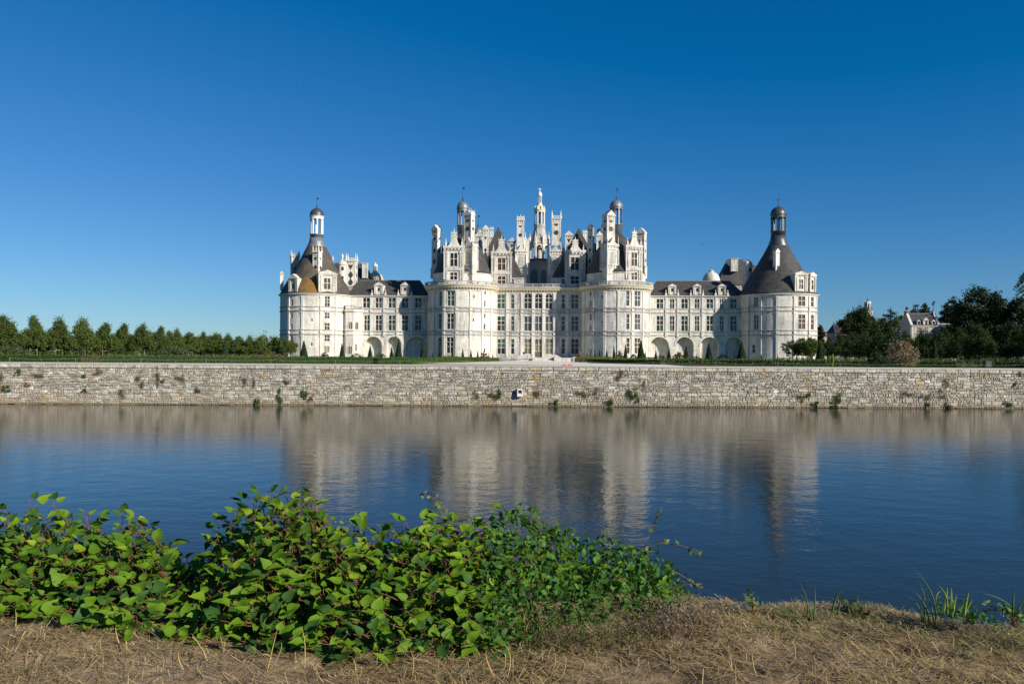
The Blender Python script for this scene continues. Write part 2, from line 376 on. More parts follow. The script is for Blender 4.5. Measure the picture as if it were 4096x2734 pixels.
# ------------------------------------------------------------------ canal wall of stones
wall = thing('canal_wall', 'long rubble stone retaining wall rising out of the water below the garden', 'wall', (wallA.x, wallA.y, 0), None)
mb = MB(WT); mb.box(0, WLEN, .10, 1.4, -.6, TZ-.02); mb.build('mortar_core', MORTAR, wall)
stones = []
rs = random.Random(3)
z = TZ; x = 0.
while x < WLEN:
    L = rs.uniform(.85, 1.7); stones.append((x+.012, min(WLEN, x+L)-.012, TZ-.42, TZ+rs.uniform(-.01, .015), -.07, 1.0)); x += L
zb = -.25; courses = []
z = TZ-.45
while z > zb:
    h = rs.choice([.17, .19, .21, .23, .26, .30]); h = h if z-h > zb else z-zb+.01; courses.append((z-h, z)); z -= h
k = 0; skip = [dict() for _ in courses]
for ci, (z0, z1) in enumerate(courses):
    x = 0.; blocked = sorted(skip[ci].items())
    while x < WLEN:
        nb = [b for b in blocked if b[0] <= x+.02 < b[1]]
        if nb: x = nb[0][1]; continue
        nxt = min([b[0] for b in blocked if b[0] > x] + [WLEN])
        reg = .5+.5*sin(x*.21+z0*1.7)+rs.uniform(-.2, .2)
        L = rs.uniform(.19, .42) if reg > .35 else rs.uniform(.3, .75)
        big = rs.random() < .055 and ci+1 < len(courses)
        if big: L = rs.uniform(.7, 1.35)
        e = min(x+L, nxt)
        if nxt-e < .14: e = nxt
        zz0 = z0
        if big and all(not (b0 < e and b1 > x) for b0, b1 in skip[ci+1].items()) and e-x > .5:
            skip[ci+1][x] = e; zz0 = courses[ci+1][0]
        g = rs.uniform(.006, .022)
        stones.append((x+g, e-g, zz0+g*.8, z1-g*.8, rs.uniform(-.02, .05), 1.)); x = e
def wav(q):
    x, _, z = q; k = max(0., min(1., (TZ-.5-z)/.5)); return z+k*(.045*sin(x*.35+z*.8)+.03*sin(x*.93+2*z))
def stone_geo(s, r):
    x0, x1, z0, z1, pr, _ = s; d = .13; c = min(.05, (x1-x0)*.16, (z1-z0)*.2)
    j = lambda a: r.uniform(-a, a)
    B = [(x0, d, z0), (x1, d, z0), (x1, d, z1), (x0, d, z1)]
    m_ = .35*c
    A = [(x0+abs(j(m_)), pr+.03, z0+abs(j(m_))), (x1-abs(j(m_)), pr+.03, z0+abs(j(m_))), (x1-abs(j(m_)), pr+.03, z1-abs(j(m_))), (x0+abs(j(m_)), pr+.03, z1-abs(j(m_)))]
    Fq = [(x0+c+j(c*.5), pr-.02+j(.018), z0+c+j(c*.5)), (x1-c+j(c*.5), pr-.02+j(.018), z0+c+j(c*.5)),
          (x1-c+j(c*.5), pr-.02+j(.018), z1-c+j(c*.5)), (x0+c+j(c*.5), pr-.02+j(.018), z1-c+j(c*.5))]
    V = B+A+Fq; F_ = [(8, 9, 10, 11)]
    for o in (0, 4):
        for k_ in range(4): F_.append((o+k_, o+(k_+1) % 4, o+4+(k_+1) % 4, o+4+k_))
    return V, F_
def wallpix(s): return (s[1]-s[0])*(s[3]-s[2])
vis = [i for i, s in enumerate(stones) if WLEN*.14 < s[0] < WLEN*.86 and s[3] > .05]
top = set(sorted(vis, key=lambda i: -wallpix(stones[i]))[:280])
V = []; Fc = []
for i, s in enumerate(stones):
    v, f = stone_geo(s, rs)
    if i in top:
        m_ = MB(WT)
        for fc in f: pass
        idx = [m_.p(q_[0], q_[1], wav(q_)) for q_ in v]; m_.f = [list(fc) for fc in f]
        m_.build('stone', MOAT, wall)
    else:
        b0 = len(V); V += v; Fc += [tuple(b0+k_ for k_ in fc) for fc in f]
m_ = MB(WT)
for q_ in V: m_.p(q_[0], q_[1], wav(q_))
m_.f = [list(fc) for fc in Fc]; m_.build('small_stones', MOAT, wall, kind='stuff')
# ------------------------------------------------------------------ castle helpers
CB = gz(240)-.05           # ground level at the castle
class Plane:
    def __init__(s, Y): s.Y = Y
    def hit(s, px, py): p = at(px, py, s.Y); return p.x, p.z
    def map(s, u, z, d=0.): return (u, s.Y+d, z)
    def arc(s, u0, u1): return [u0, u1]
class Cyl:
    def __init__(s, cx, cy, R): s.cx, s.cy, s.R = cx, cy, R
    def hit(s, px, py):
        d = ray(px, py); ox, oy = EYE.x-s.cx, EYE.y-s.cy
        a = d.x*d.x+d.y*d.y; b = ox*d.x+oy*d.y; c = ox*ox+oy*oy-s.R**2
        q = max(0., b*b-a*c); t = (-b-math.sqrt(q))/a
        p = EYE+d*t; return math.atan2(p.x-s.cx, -(p.y-s.cy)), p.z
    def map(s, u, z, d=0.): return (s.cx+(s.R-d)*sin(u), s.cy-(s.R-d)*cos(u), z)
    def arc(s, u0, u1):
        n = max(1, int(abs(u1-u0)/rad(5))); return [u0+(u1-u0)*k/n for k in range(n+1)]
def tower_at(pxc, pxedge, Y):
    c = at(pxc, 1300, Y); d = ray(pxedge, 1300); d = Vector((d.x, d.y)).normalized()
    v = Vector((c.x-EYE.x, c.y-EYE.y)); return Cyl(c.x, Y, abs(v.x*d.y-v.y*d.x))
def sweep(mb, surf, u0, u1, prof, cap=True):   # prof: (proud, z) outline swept along the surface
    us = surf.arc(u0, u1); rows = [[mb.p(*surf.map(u, z, -d)) for d, z in prof] for u in us]
    for a, b in zip(rows, rows[1:]):
        for k in range(len(prof)-1): mb.f.append([a[k], b[k], b[k+1], a[k+1]])
    if cap: mb.f.append(rows[0]); mb.f.append(rows[-1][::-1])
def course(mb, surf, u0, u1, z0, z1, pr):
    sweep(mb, surf, u0, u1, [(-.05, z0), (pr*.6, z0), (pr, z0+.35*(z1-z0)), (pr, z1-.1*(z1-z0)), (pr*.8, z1), (-.05, z1)])
def pilaster(mb, surf, u, z0, z1, wid, pr):
    a, b = surf.map(u, z0), None
    k = wid/2 if isinstance(surf, Plane) else wid/2/surf.R
    def bx(k_, pr_, za, zb_):
        i = []
        for z in (za, zb_):
            for uu, d in ((u-k_, -pr_), (u+k_, -pr_), (u+k_, .05), (u-k_, .05)): i.append(mb.p(*surf.map(uu, z, d)))
        for q in ((0, 1, 5, 4), (1, 2, 6, 5), (2, 3, 7, 6), (3, 0, 4, 7), (4, 5, 6, 7)): mb.f.append([i[j] for j in q])
    bx(k, pr, z0, z1)
    if z1-z0 > 2.5: bx(k*1.25, pr+.05, z1-.55, z1-.02); bx(k*1.2, pr+.05, z0+.01, z0+.4)
UNIT = {}
def unit_pane(mat):
    if mat.name not in UNIT:
        m = MB(); m.box(-.5, .5, -.5, .5, -.5, .5); UNIT[mat.name] = m.mesh('pane', mat)
    return UNIT[mat.name]
FR = {1: [1.], 2: [.56, .44], 3: [.42, .29, .29]}
def lights(parent, c, ang, w_, z0, z1, cols, rows, mats, mull=.13):
    """window of cols x rows lights: returns the stone cross as a mesh builder, hangs a pane in each light later"""
    m = MB((c[0], c[1], ang)); hw = w_/2; h = z1-z0
    m.box(-hw, -hw+.07, -.1, .08, z0, z1); m.box(hw-.07, hw, -.1, .08, z0, z1)
    m.box(-hw+.07, hw-.07, -.1, .08, z0, z0+.08); m.box(-hw+.07, hw-.07, -.1, .08, z1-.07, z1)
    zs = [z0+.08]; fr = FR[rows]
    for k in range(rows): zs.append(z0+.08+(h-.15)*sum(fr[:k+1]))
    xs_ = [-hw+.07+(w_-.14)*k/cols for k in range(cols+1)]
    for k in range(1, cols): m.box(xs_[k]-mull/2, xs_[k]+mull/2, -.14, .07, z0+.08, z1-.07)
    for k in range(1, rows): m.box(-hw+.07, hw-.07, -.12, .06, zs[k]-mull/2, zs[k]+mull/2)
    win = m.build('window', TRIM, parent); off = wloc(parent)
    for i in range(cols):
        for j in range(rows):
            mt = mats[(j*cols+i) % len(mats)] if isinstance(mats, (list, tuple)) else mats
            o = link(bpy.data.objects.new('pane', unit_pane(mt)), win)
            x = (xs_[i]+xs_[i+1])/2; zc = (zs[j]+zs[j+1])/2
            o.location = (c[0]+x*cos(ang)-.05*sin(ang)-off.x, c[1]+x*sin(ang)+.05*cos(ang)-off.y, zc-off.z)
            o.rotation_euler = (0, 0, ang)
            o.scale = (xs_[i+1]-xs_[i], .03, zs[j+1]-zs[j])
    return win
class Wall:
    def __init__(s, root, surf, u0, u1, z0, z1, mat, rec=.34):
        s.root, s.surf, s.u0, s.u1, s.z0, s.z1, s.mat, s.rec = root, surf, u0, u1, z0, z1, mat, rec
        s.holes = []
    def win(s, x0, x1, y0, y1, cols, rows, mats, arch=False, glaze=True, rec=None):
        xm, ym = (x0+x1)/2, (y0+y1)/2; rec = rec or s.rec
        ua, ub = s.surf.hit(x0, ym)[0], s.surf.hit(x1, ym)[0]; zb, zt = s.surf.hit(xm, y1)[1], s.surf.hit(xm, y0)[1]
        s.holes.append((ua, ub, zb, zt, arch, rec))
        if glaze:
            a, b = s.surf.map(ua, 0, rec-.12), s.surf.map(ub, 0, rec-.12)
            ang = math.atan2(b[1]-a[1], b[0]-a[0]); wd = math.hypot(b[0]-a[0], b[1]-a[1])
            lights(s.root, ((a[0]+b[0])/2, (a[1]+b[1])/2), ang, wd, zb, zt, cols, rows, mats)
        return ua, ub, zb, zt
    def build(s, name='wall'):
        m = MB(); sf = s.surf
        us = set(sf.arc(s.u0, s.u1)); zs = {s.z0, s.z1}
        for h in s.holes: us |= {h[0], h[1]}; zs |= {h[2], h[3]}
        us = sorted(u for u in us if s.u0-1e-6 <= u <= s.u1+1e-6); zs = sorted(z for z in zs if s.z0-1e-6 <= z <= s.z1+1e-6)
        for a, b in zip(us, us[1:]):
            for c, d in zip(zs, zs[1:]):
                if b-a < 1e-5 or d-c < 1e-5: continue
                um, zm = (a+b)/2, (c+d)/2
                if any(h[0] < um < h[1] and h[2] < zm < h[3] for h in s.holes): continue
                m.face([sf.map(a, c), sf.map(b, c), sf.map(b, d), sf.map(a, d)])
        for (a, b, c, d, arch, rec) in s.holes:
            for q in (((a, c), (a, d)), ((b, d), (b, c)), ((b, c), (a, c)), ((a, d), (b, d))):
                (p0, q0), (p1, q1) = q
                m.face([sf.map(p0, q0), sf.map(p1, q1), sf.map(p1, q1, rec), sf.map(p0, q0, rec)])
            if arch:
                r = (b-a)/2; zc = d-r; K = 12; P = [(a+r-r*cos(pi*k/K), zc+r*sin(pi*k/K)) for k in range(K+1)]
                for (x0, y0), (x1, y1) in zip(P, P[1:]):
                    m.face([sf.map(x0, y0), sf.map(x1, y1), sf.map(x1, d), sf.map(x0, d)])
                    m.face([sf.map(x0, y0), sf.map(x0, y0, rec*.98), sf.map(x1, y1, rec*.98), sf.map(x1, y1)])
        mt = {STONE.name: STONE_W, STONE_G.name: STONE_GW}.get(s.mat.name, s.mat); o = m.build(name, mt, s.root); me = o.data; off = wloc(s.root)
        co = np.empty(len(me.vertices)*3, np.float32); me.vertices.foreach_get('co', co); co = co.reshape(-1, 3)+np.array([off.x, off.y, off.z], np.float32)
        uu = co[:, 0] if isinstance(sf, Plane) else np.arctan2(co[:, 0]-sf.cx, -(co[:, 1]-sf.cy))*sf.R
        li = np.empty(len(me.loops), np.int32); me.loops.foreach_get('vertex_index', li); me.uv_layers.new(name='UVMap').data.foreach_set('uv', np.stack([uu[li], co[li, 2]], 1).ravel().astype(np.float32))
        return o
def balustrade(root, surf, u0, u1, z0, z1, pr, step=.34):
    m = MB(); h = z1-z0
    sweep(m, surf, u0, u1, [(pr-.36, z0), (pr, z0), (pr, z0+.2*h), (pr-.36, z0+.2*h)])
    sweep(m, surf, u0, u1, [(pr-.38, z1-.16*h), (pr+.03, z1-.16*h), (pr+.03, z1), (pr-.38, z1)])
    b = m.build('balustrade', STONE_G, root)
    m = MB(); L = (u1-u0)*(1 if isinstance(surf, Plane) else surf.R+pr); n_ = int(L/step)
    for k in range(n_):
        u = u0+(u1-u0)*(k+.5)/n_; x, y, _ = surf.map(u, 0, -(pr-.17))
        if k % 9 == 0: m.T = (x, y, u if isinstance(surf, Cyl) else 0); m.box(-.2, .2, -.18, .18, z0+.2*h, z1-.16*h); m.T = None
        else: m.lathe([(.07, z0+.2*h), (.11, z0+.38*h), (.06, z0+.6*h), (.09, z1-.16*h)], x, y, 5)
    m.build('balusters', STONE_G, b, kind='stuff')
def consoles(root, surf, u0, u1, z0, z1, pr, step=.85):
    m = MB(); L = (u1-u0)*(1 if isinstance(surf, Plane) else surf.R); n_ = int(L/step)
    for k in range(n_):
        u = u0+(u1-u0)*(k+.5)/n_; x, y, _ = surf.map(u, 0, 0); m.T = (x, y, u if isinstance(surf, Cyl) else 0)
        m.frus(-.2, .2, -pr*.45, .1, z0, -.2, .2, -pr, .1, z1)
    m.build('consoles', CORN, root, kind='stuff')
def finial(m, x, y, z, h, r=None):
    r = r or h*.16
    m.lathe([(r*.8, z), (r, z+.12*h), (r*.45, z+.25*h), (r*.75, z+.42*h), (r*.3, z+.6*h), (r*.35, z+.7*h), (.01, z+h)], x, y, 6)
def pxbox(x0, x1, y0, y1, Y):
    a, b = at(x0, y1, Y), at(x1, y1, Y); c = at((x0+x1)/2, y0, Y); d = at((x0+x1)/2, y1, Y)
    return (a.x+b.x)/2, b.x-a.x, d.z, c.z           # centre x, width, bottom z, top z
def chimney(root, x0, x1, yt, yb, Y, rot=0., dep=None, topk='gable', inlay='dv', zbase=None, mat=None, wood=None):
    cx, wd, zb, zt = pxbox(x0, x1, yt, yb, Y); mat = mat or STONE
    if rot: wd = wd/(cos(abs(rot))+.75*sin(abs(rot)))
    dep = dep or wd*.75; h = zt-zb; cap = min(.16*h, wd*.55) if topk != 'flat' else 0; zs = zt-cap
    m = MB((cx, Y, rot)); hw = wd/2*.88; hd = dep/2*.88
    m.box(-hw, hw, -hd, hd, zb if zbase is None else zbase, zs-.09*h)
    m.box(-hw-.03*wd, hw+.03*wd, -hd-.03*wd, hd+.03*wd, zs-.12*h, zs-.1*h)
    m.box(-hw*1.02, hw*1.02, -hd*1.02, hd*1.02, zs-.1*h, zs-.03*h)
    m.box(-wd/2, wd/2, -hd-.07*wd, hd+.07*wd, zs-.03*h, zs)
    fr = hw*.22
    for sx in (-1, 1): m.box(sx*(hw+.015)-fr/2*(1+sx), sx*(hw+.015)+fr/2*(1-sx), -hd-.06, hd+.06, zb+.02, zs-.125*h)   # raised frame
    m.box(-hw-.03, hw+.03, -hd-.075, hd+.075, zb+.01, zb+.05*h)
    ch = m.build('chimney', mat, root)
    m = MB((cx, Y, rot))
    if topk == 'gable':
        m.prism([(-wd*.5, zs), (wd*.5, zs), (0, zt)], -hd-.08*wd, hd+.08*wd); m.build('cap', mat, ch)
    elif topk == 'cross':
        m.prism([(-wd*.42, zs), (wd*.42, zs), (0, zs+cap*.8)], -hd-.05*wd, hd+.05*wd)
        m.T = (cx, Y, rot+pi/2); m.prism([(-hd*1., zs), (hd*1., zs), (0, zs+cap*.8)], -wd*.45, wd*.45); m.T = (cx, Y, rot)
        for sx in (-1, 1):
            for sy in (-1, 1): finial(m, sx*hw*.95, sy*hd*.95, zs, cap*1.15)
        finial(m, 0, 0, zs+cap*.6, cap*.9); m.build('cap', mat, ch)
    elif topk == 'crest':
        for sy in (-1, 1):
            m.box(-hw, hw, sy*hd-.08, sy*hd+.08, zs+cap*.35, zs+cap*.45)
            for k in range(6): m.box(-hw+2*hw*k/5-.05, -hw+2*hw*k/5+.05, sy*hd-.06, sy*hd+.06, zs, zs+cap*.36)
            for sx in (-1, 1): finial(m, sx*hw*.95, sy*hd*.95, zs, cap*1.5)
        m.build('cap', mat, ch)
    zh = zs-.12*h-zb
    def inl(shape, zc, r, side):
        a = rot+(0 if side == 0 else (-pi/2 if side < 0 else pi/2)); q = MB((cx, Y, a)); dd = (hd if side == 0 else hw)+.065
        if shape == 'o': q.prism([(r*cos(t*pi/6), zc+r*sin(t*pi/6)) for t in range(12)], -dd, -dd+.05)
        elif shape == 'd': q.prism([(0, zc-r*1.5), (r, zc), (0, zc+r*1.5), (-r, zc)], -dd, -dd+.05)
        elif shape == 'u': q.prism([(-r, zc+.3*r), (-r*.7, zc-.4*r), (0, zc-.7*r), (r*.7, zc-.4*r), (r, zc+.3*r)], -dd, -dd+.05)
        elif shape == 'v': q.prism([(0, zc-r), (r, zc+r*.9), (-r, zc+r*.9)], -dd, -dd+.05)
        q.build('slate_inlay', INLAY, ch)
    for side in ((0, -1, 1) if rot == 0 else (0, -1 if rot > 0 else 1)):
        r = (hw if side == 0 else hd)*.52
        sh = {'dv': [('v', .86), ('d', .52), ('d', .2)], 'ou': [('u', .9), ('o', .55)], 'd1': [('d', .5)], 'o2': [('o', .9), ('o', .5)], '': []}[inlay]
        for s_, f_ in sh: inl(s_, zb+zh*f_, r, side)
    m = MB((cx, Y, rot))
    for k in (-1, 0, 1): m.box(k*hw*.55-.12*hw, k*hw*.55+.12*hw, -hd*1.02-.02, -hd, zs-.085*h, zs-.045*h)
    m.build('slate_band', INLAY, ch)
    return ch
def pavilion(root, x0, x1, yt, yb, Y, rot=0., zbase=None):
    """niche storey under a chimney: corner columns, blind arch, entablature, small pediment and pinnacles"""
    cx, wd, zb, zt = pxbox(x0, x1, yt, yb, Y)
    if rot: wd = wd/(cos(abs(rot))+.75*sin(abs(rot)))
    m = MB((cx, Y, rot)); h = zt-zb; hw = wd/2*.84; hd = hw*.85; z0 = zb if zbase is None else zbase
    m.box(-hw, hw, -hd, hd, z0, zb+.8*h)
    for z_, t_ in ((.0, .03), (.14, .03), (.22, .03), (.62, .025), (.72, .04)):
        m.box(-hw*1.1, hw*1.1, -hd*1.12, hd*1.12, zb+z_*h, zb+(z_+t_)*h)
    for sx in (-1, 1):
        for sy in (-1, 1): m.lathe([(.16*hw, zb), (.14*hw, zb+.64*h)], sx*hw*.98, sy*hd*1., 8)
    for sy, a in ((-1, 0),):
        m.prism([(-hw*.62, zb+.76*h), (hw*.62, zb+.76*h), (0, zb+.95*h)], -hd*1.08, -hd*.6)
    m.box(-hw*.9, hw*.9, -hd*.95, hd*.95, zb+.76*h, zb+.8*h)
    for sx in (-1, 1):
        for sy in (-1, 1): finial(m, sx*hw*.98, sy*hd, zb+.76*h, .26*h, .13*hw)
    pv = m.build('niche_pavilion', STONE, root)
    m = MB((cx, Y, rot)); r = hw*.5; zc = zb+.5*h
    pts = [(-r, zb+.26*h), (r, zb+.26*h)]+[(r*cos(pi*t/8), zc+r*sin(pi*t/8)*.9) for t in range(9)]
    m.prism(pts, -hd-.03, -hd+.1); m.build('blind_arch', STONE_G, pv)
    m = MB((cx, Y, rot))
    for k in (-.75, -.25, .25, .75):
        m.prism([(k*hw+.1*hw*cos(t*pi/4), zb+.185*h+.1*hw*sin(t*pi/4)) for t in range(8)], -hd*1.06, -hd*1.0)
        m.prism([(k*hw+.09*hw*cos(t*pi/4), zb+.685*h+.09*hw*sin(t*pi/4)) for t in range(8)], -hd*1.06, -hd*1.0)
    m.build('slate_band', INLAY, pv)
def dormer(root, x0, x1, yt, ye, yb, Y, wins, rot=0., back=4., style='scroll', cxw=None, mats=None, zbase=None, cyo=None):
    """stone dormer: box x0..x1 between eave line ye (entablature top) and yb, gable up to yt; wins in px (x0,x1,y0,y1,cols,rows)"""
    cx, wd, zb, ze = pxbox(x0, x1, ye, yb, Y); zt = at((x0+x1)/2, yt, Y).z
    if rot: wd /= max(.5, cos(rot))
    hw = wd/2; m = MB((cx, Y, rot)); h = ze-zb; z0 = zb if zbase is None else zbase; g = zt-ze
    xs_ = {-hw*.9, hw*.9}; zs_ = {z0, ze}; H = []
    for (a, b, c, d, cols, rows) in wins:
        pa, pb = at(a, (c+d)/2, Y).x-cx, at(b, (c+d)/2, Y).x-cx
        if rot: pa /= cos(rot); pb /= cos(rot)
        za, zb_ = at((a+b)/2, d, Y).z, at((a+b)/2, c, Y).z
        za = max(za, z0+.02)
        H.append((pa, pb, za, zb_, cols, rows)); xs_ |= {pa, pb}; zs_ |= {za, zb_}
    xs_ = sorted(xs_); zs_ = sorted(zs_)
    for a, b in zip(xs_, xs_[1:]):
        for c, d in zip(zs_, zs_[1:]):
            if d-c < 1e-4 or any(q[0] < (a+b)/2 < q[1] and q[2] < (c+d)/2 < q[3] for q in H): continue
            m.face([(a, 0, c), (b, 0, c), (b, 0, d), (a, 0, d)])
    for q in H:
        for (p0, q0), (p1, q1) in (((q[0], q[2]), (q[0], q[3])), ((q[1], q[3]), (q[1], q[2])), ((q[1], q[2]), (q[0], q[2])), ((q[0], q[3]), (q[1], q[3]))):
            m.face([(p0, 0, q0), (p1, 0, q1), (p1, .3, q1), (p0, .3, q0)])
    m.face([(-hw*.9, 0, z0), (-hw*.9, 0, ze), (-hw*.9, back, ze), (-hw*.9, back, z0)])
    m.face([(hw*.9, 0, z0), (hw*.9, back, z0), (hw*.9, back, ze), (hw*.9, 0, ze)])
    m.face([(-hw*.9, 0, ze), (hw*.9, 0, ze), (hw*.9, back, ze), (-hw*.9, back, ze)])
    for sx in (-1, 1):                                       # side pilasters with brackets
        for pos, ww in ((.94, .09), (.68, .075)):
            if any(q[0] < sx*pos*hw+ww*hw and q[1] > sx*pos*hw-ww*hw for q in H): continue
            m.box(sx*pos*hw-ww*hw, sx*pos*hw+ww*hw, -.22, .1, zb+.06*h, ze-.02)
            m.box(sx*pos*hw-ww*hw*1.3, sx*pos*hw+ww*hw*1.3, -.3, .1, ze-.2*h, ze-.13*h)
    m.box(-hw*1.03, hw*1.03, -.3, .3, ze-.09*h, ze-.04*h); m.box(-hw*1.08, hw*1.08, -.42, .4, ze-.035*h, ze+.03*h)
    if len(H) > 1 and style != 'small': m.box(-hw, hw, -.26, .0, H[0][2]-.13*h, H[0][2]-.05*h)
    zq = ze+.03*h
    if style == 'scroll':
        k = hw*.62
        pts = [(-k, zq), (k, zq), (k*.72, zq+g*.12), (k*.5, zq+g*.3), (k*.42, zq+g*.48), (-k*.42, zq+g*.48), (-k*.5, zq+g*.3), (-k*.72, zq+g*.12)]
        m.prism(pts, -.2, .35); m.box(-k*.55, k*.55, -.32, .4, zq+g*.48, zq+g*.54); m.box(-k*.38, k*.38, -.2, .3, zq+g*.54, zq+g*.64)
        m.box(-k*.52, k*.52, -.3, .35, zq+g*.64, zq+g*.68); m.prism([(-k*.42, zq+g*.68), (k*.42, zq+g*.68), (0, zq+g*.82)], -.2, .25)
        finial(m, 0, 0, zq+g*.78, g*.24)
        for sx in (-1, 1):
            m.box(sx*hw*.82-.2, sx*hw*.82+.2, -.3, .2, zq, zq+g*.2); finial(m, sx*hw*.82, -.05, zq+g*.2, g*.25)
            finial(m, sx*k*.45, 0, zq+g*.68, g*.16)
    elif style == 'ped':
        m.prism([(-hw*.96, zq), (hw*.96, zq), (0, zq+g*.8)], -.3, 1.4)
        for sx in (-1, 1): finial(m, sx*hw*.8, -.05, zq, g*.7)
    else:
        m.prism([(-hw*.72, zq), (hw*.72, zq), (hw*.5, zq+g*.35), (hw*.2, zq+g*.7), (-hw*.2, zq+g*.7), (-hw*.5, zq+g*.35)], -.2, .4)
        for sx in (-1, 0, 1): finial(m, sx*hw*.75, 0, zq+g*(.2 if sx else .6), g*.5)
    dm = m.build('dormer', STONE, root)
    if style == 'scroll':
        m = MB((cx, Y, rot))
        for k in range(5): 
            xx = (-.7+.35*k)*hw; m.prism([(xx+.07*hw*cos(t*pi/4), ze-.065*h+.07*hw*sin(t*pi/4)) for t in range(8)], -.36, -.3)
        for sx in (-1, 1):
            for f_ in (.45, .7): m.prism([(sx*.81*hw+.05*hw*cos(t*pi/4), zb+f_*h+.05*hw*sin(t*pi/4)) for t in range(8)], -.03, .05)
        m.build('slate_band', INLAY, dm)
    for i, q in enumerate(H):
        xm = (q[0]+q[1])/2; w_ = q[1]-q[0]
        c = (cx+xm*cos(rot)-.2*sin(rot), Y+xm*sin(rot)+.2*cos(rot))
        lights_sub(dm, c, rot, w_, q[2], q[3], q[4], q[5], mats or G_DARK)
    return dm
def lights_sub(parent, c, ang, w_, z0, z1, cols, rows, mt):
    m = MB((c[0], c[1], ang)); hw = w_/2
    for k in range(1, cols): x = -hw+w_*k/cols; m.box(x-.09, x+.09, -.12, .06, z0, z1)
    for k in range(1, rows): z = z0+(z1-z0)*sum(FR[rows][:k]); m.box(-hw, hw, -.1, .05, z-.08, z+.08)
    if m.f: m.build('mullion', TRIM, parent)
    off = wloc(parent); zs = [z0]+[z0+(z1-z0)*sum(FR[rows][:k+1]) for k in range(rows)]
    for i in range(cols):
        for j in range(rows):
            o = link(bpy.data.objects.new('pane', unit_pane(mt)), parent); x = -hw+w_*(i+.5)/cols
            o.location = (c[0]+x*cos(ang)-.02*sin(ang)-off.x, c[1]+x*sin(ang)+.02*cos(ang)-off.y, (zs[j]+zs[j+1])/2-off.z)
            o.rotation_euler = (0, 0, ang); o.scale = (w_/cols, .03, zs[j+1]-zs[j])
def cupola(root, cx, cy, zs, r, dmat, cmat, fin, ncol=8, drum=None, cross=False):
    """open lantern: zs = (base, columns foot, columns top, dome spring, dome top)"""
    z0, z1, z2, z3, z4 = zs
    m = MB(); m.lathe([(r*1.0, z0), (r*.98, z1-.25), (r*1.08, z1-.2), (r*1.08, z1)], cx, cy, 28)
    b = m.build('lantern_drum', drum or dmat, root, True)
    for k in range(ncol):
        a = 2*pi*(k+.5)/ncol; m = MB((cx, cy, a)); m.box(r*.82, r*1.0, -.09*r, .09*r, z1, z2-.1); m.build('lantern_post', cmat, root)
    m = MB(); m.lathe([(r*.74, z2), (r*1.04, z2), (r*1.04, z3-.18), (r*1.14, z3-.14), (r*1.14, z3)], cx, cy, 28)
    for k in range(ncol):                                   # arched heads between the posts
        a = 2*pi*k/ncol; m.T = (cx, cy, a); ww = r*sin(pi/ncol)*.9
        for s_ in (-1, 1): m.prism([(0, 0), (0, 0), (0, 0)], 0, 0) if False else None
        for s_ in (-1, 1):
            q = [(r*.86, s_*ww*.45, z2), (r*.86, s_*ww, z2), (r*.86, s_*ww, z2-.55*ww)]
            q2 = [(r*.99, y, z) for _, y, z in q]
            m.face(q if s_ > 0 else q[::-1]); m.face(q2[::-1] if s_ > 0 else q2)
        m.T = None
    m.build('lantern_ring', cmat, root)
    h = z4-z3; pr = [(r*1.12, z3)]+[(r*1.08*cos(t*pi/2/8), z3+.08*h+h*.92*sin(t*pi/2/8)) for t in range(8)]+[(.1, z4)]
    m = MB(); m.lathe(pr, cx, cy, 28); m.build('dome', dmat, root, True)
    m = MB(); f = fin-z4; m.lathe([(.28, z4-.15), (.2, z4+.1*f), (.13, z4+.25*f), (.05, z4+.3*f), (.045, fin)], cx, cy, 6)
    if cross: m.box(cx-.75, cx+.75, cy-.06, cy+.06, fin-.32*f, fin-.24*f); m.box(cx-.07, cx+.07, cy-.07, cy+.07, fin-.7*f, fin)
    else: m.box(cx, cx+.55, cy-.03, cy+.03, fin-.2*f, fin-.03*f)
    m.build('finial', IRON, root)
YC = 240.
GLS = [G_DARK, G_GREEN, G_DARK, G_DARK]
# ------------------------------------------------------------------ keep: facade
keep = thing('castle_keep', 'central keep of the white castle with crowded chimneys, dormers and a tall stone lantern', 'castle', (0, YC, CB))
tL = tower_at(1848, 1710.5, YC); tR = tower_at(2462, 2600, YC); PF = Plane(YC)
zf = lambda y, px=2030: PF.hit(px, 1080+y/4.126)[1]
ZB = dict(corn=zf(292), bal=zf(226), con0=zf(362), con1=zf(332), pil=zf(378), s1t=zf(640), s1b=zf(662), s1c=zf(700), s1d=zf(716), s2t=zf(1008), s2b=zf(1030), s2c=zf(1072), s2d=zf(1092), base=CB)
xa, xb = tL.cx, tR.cx
W = Wall(keep, PF, xa, xb, CB-.5, ZB['corn'], STONE_G)
cols = [(Z4(1275, 0)[0], Z4(1400, 0)[0], 2), (Z4(1500, 0)[0], Z4(1553, 0)[0], 1), (Z4(1720, 0)[0], Z4(1838, 0)[0], 2), (Z4(1895, 0)[0], Z4(2012, 0)[0], 2),
        (Z5(253, 0)[0], Z5(370, 0)[0], 2), (Z5(520, 0)[0], Z5(577, 0)[0], 1), (Z5(677, 0)[0], Z5(803, 0)[0], 2)]
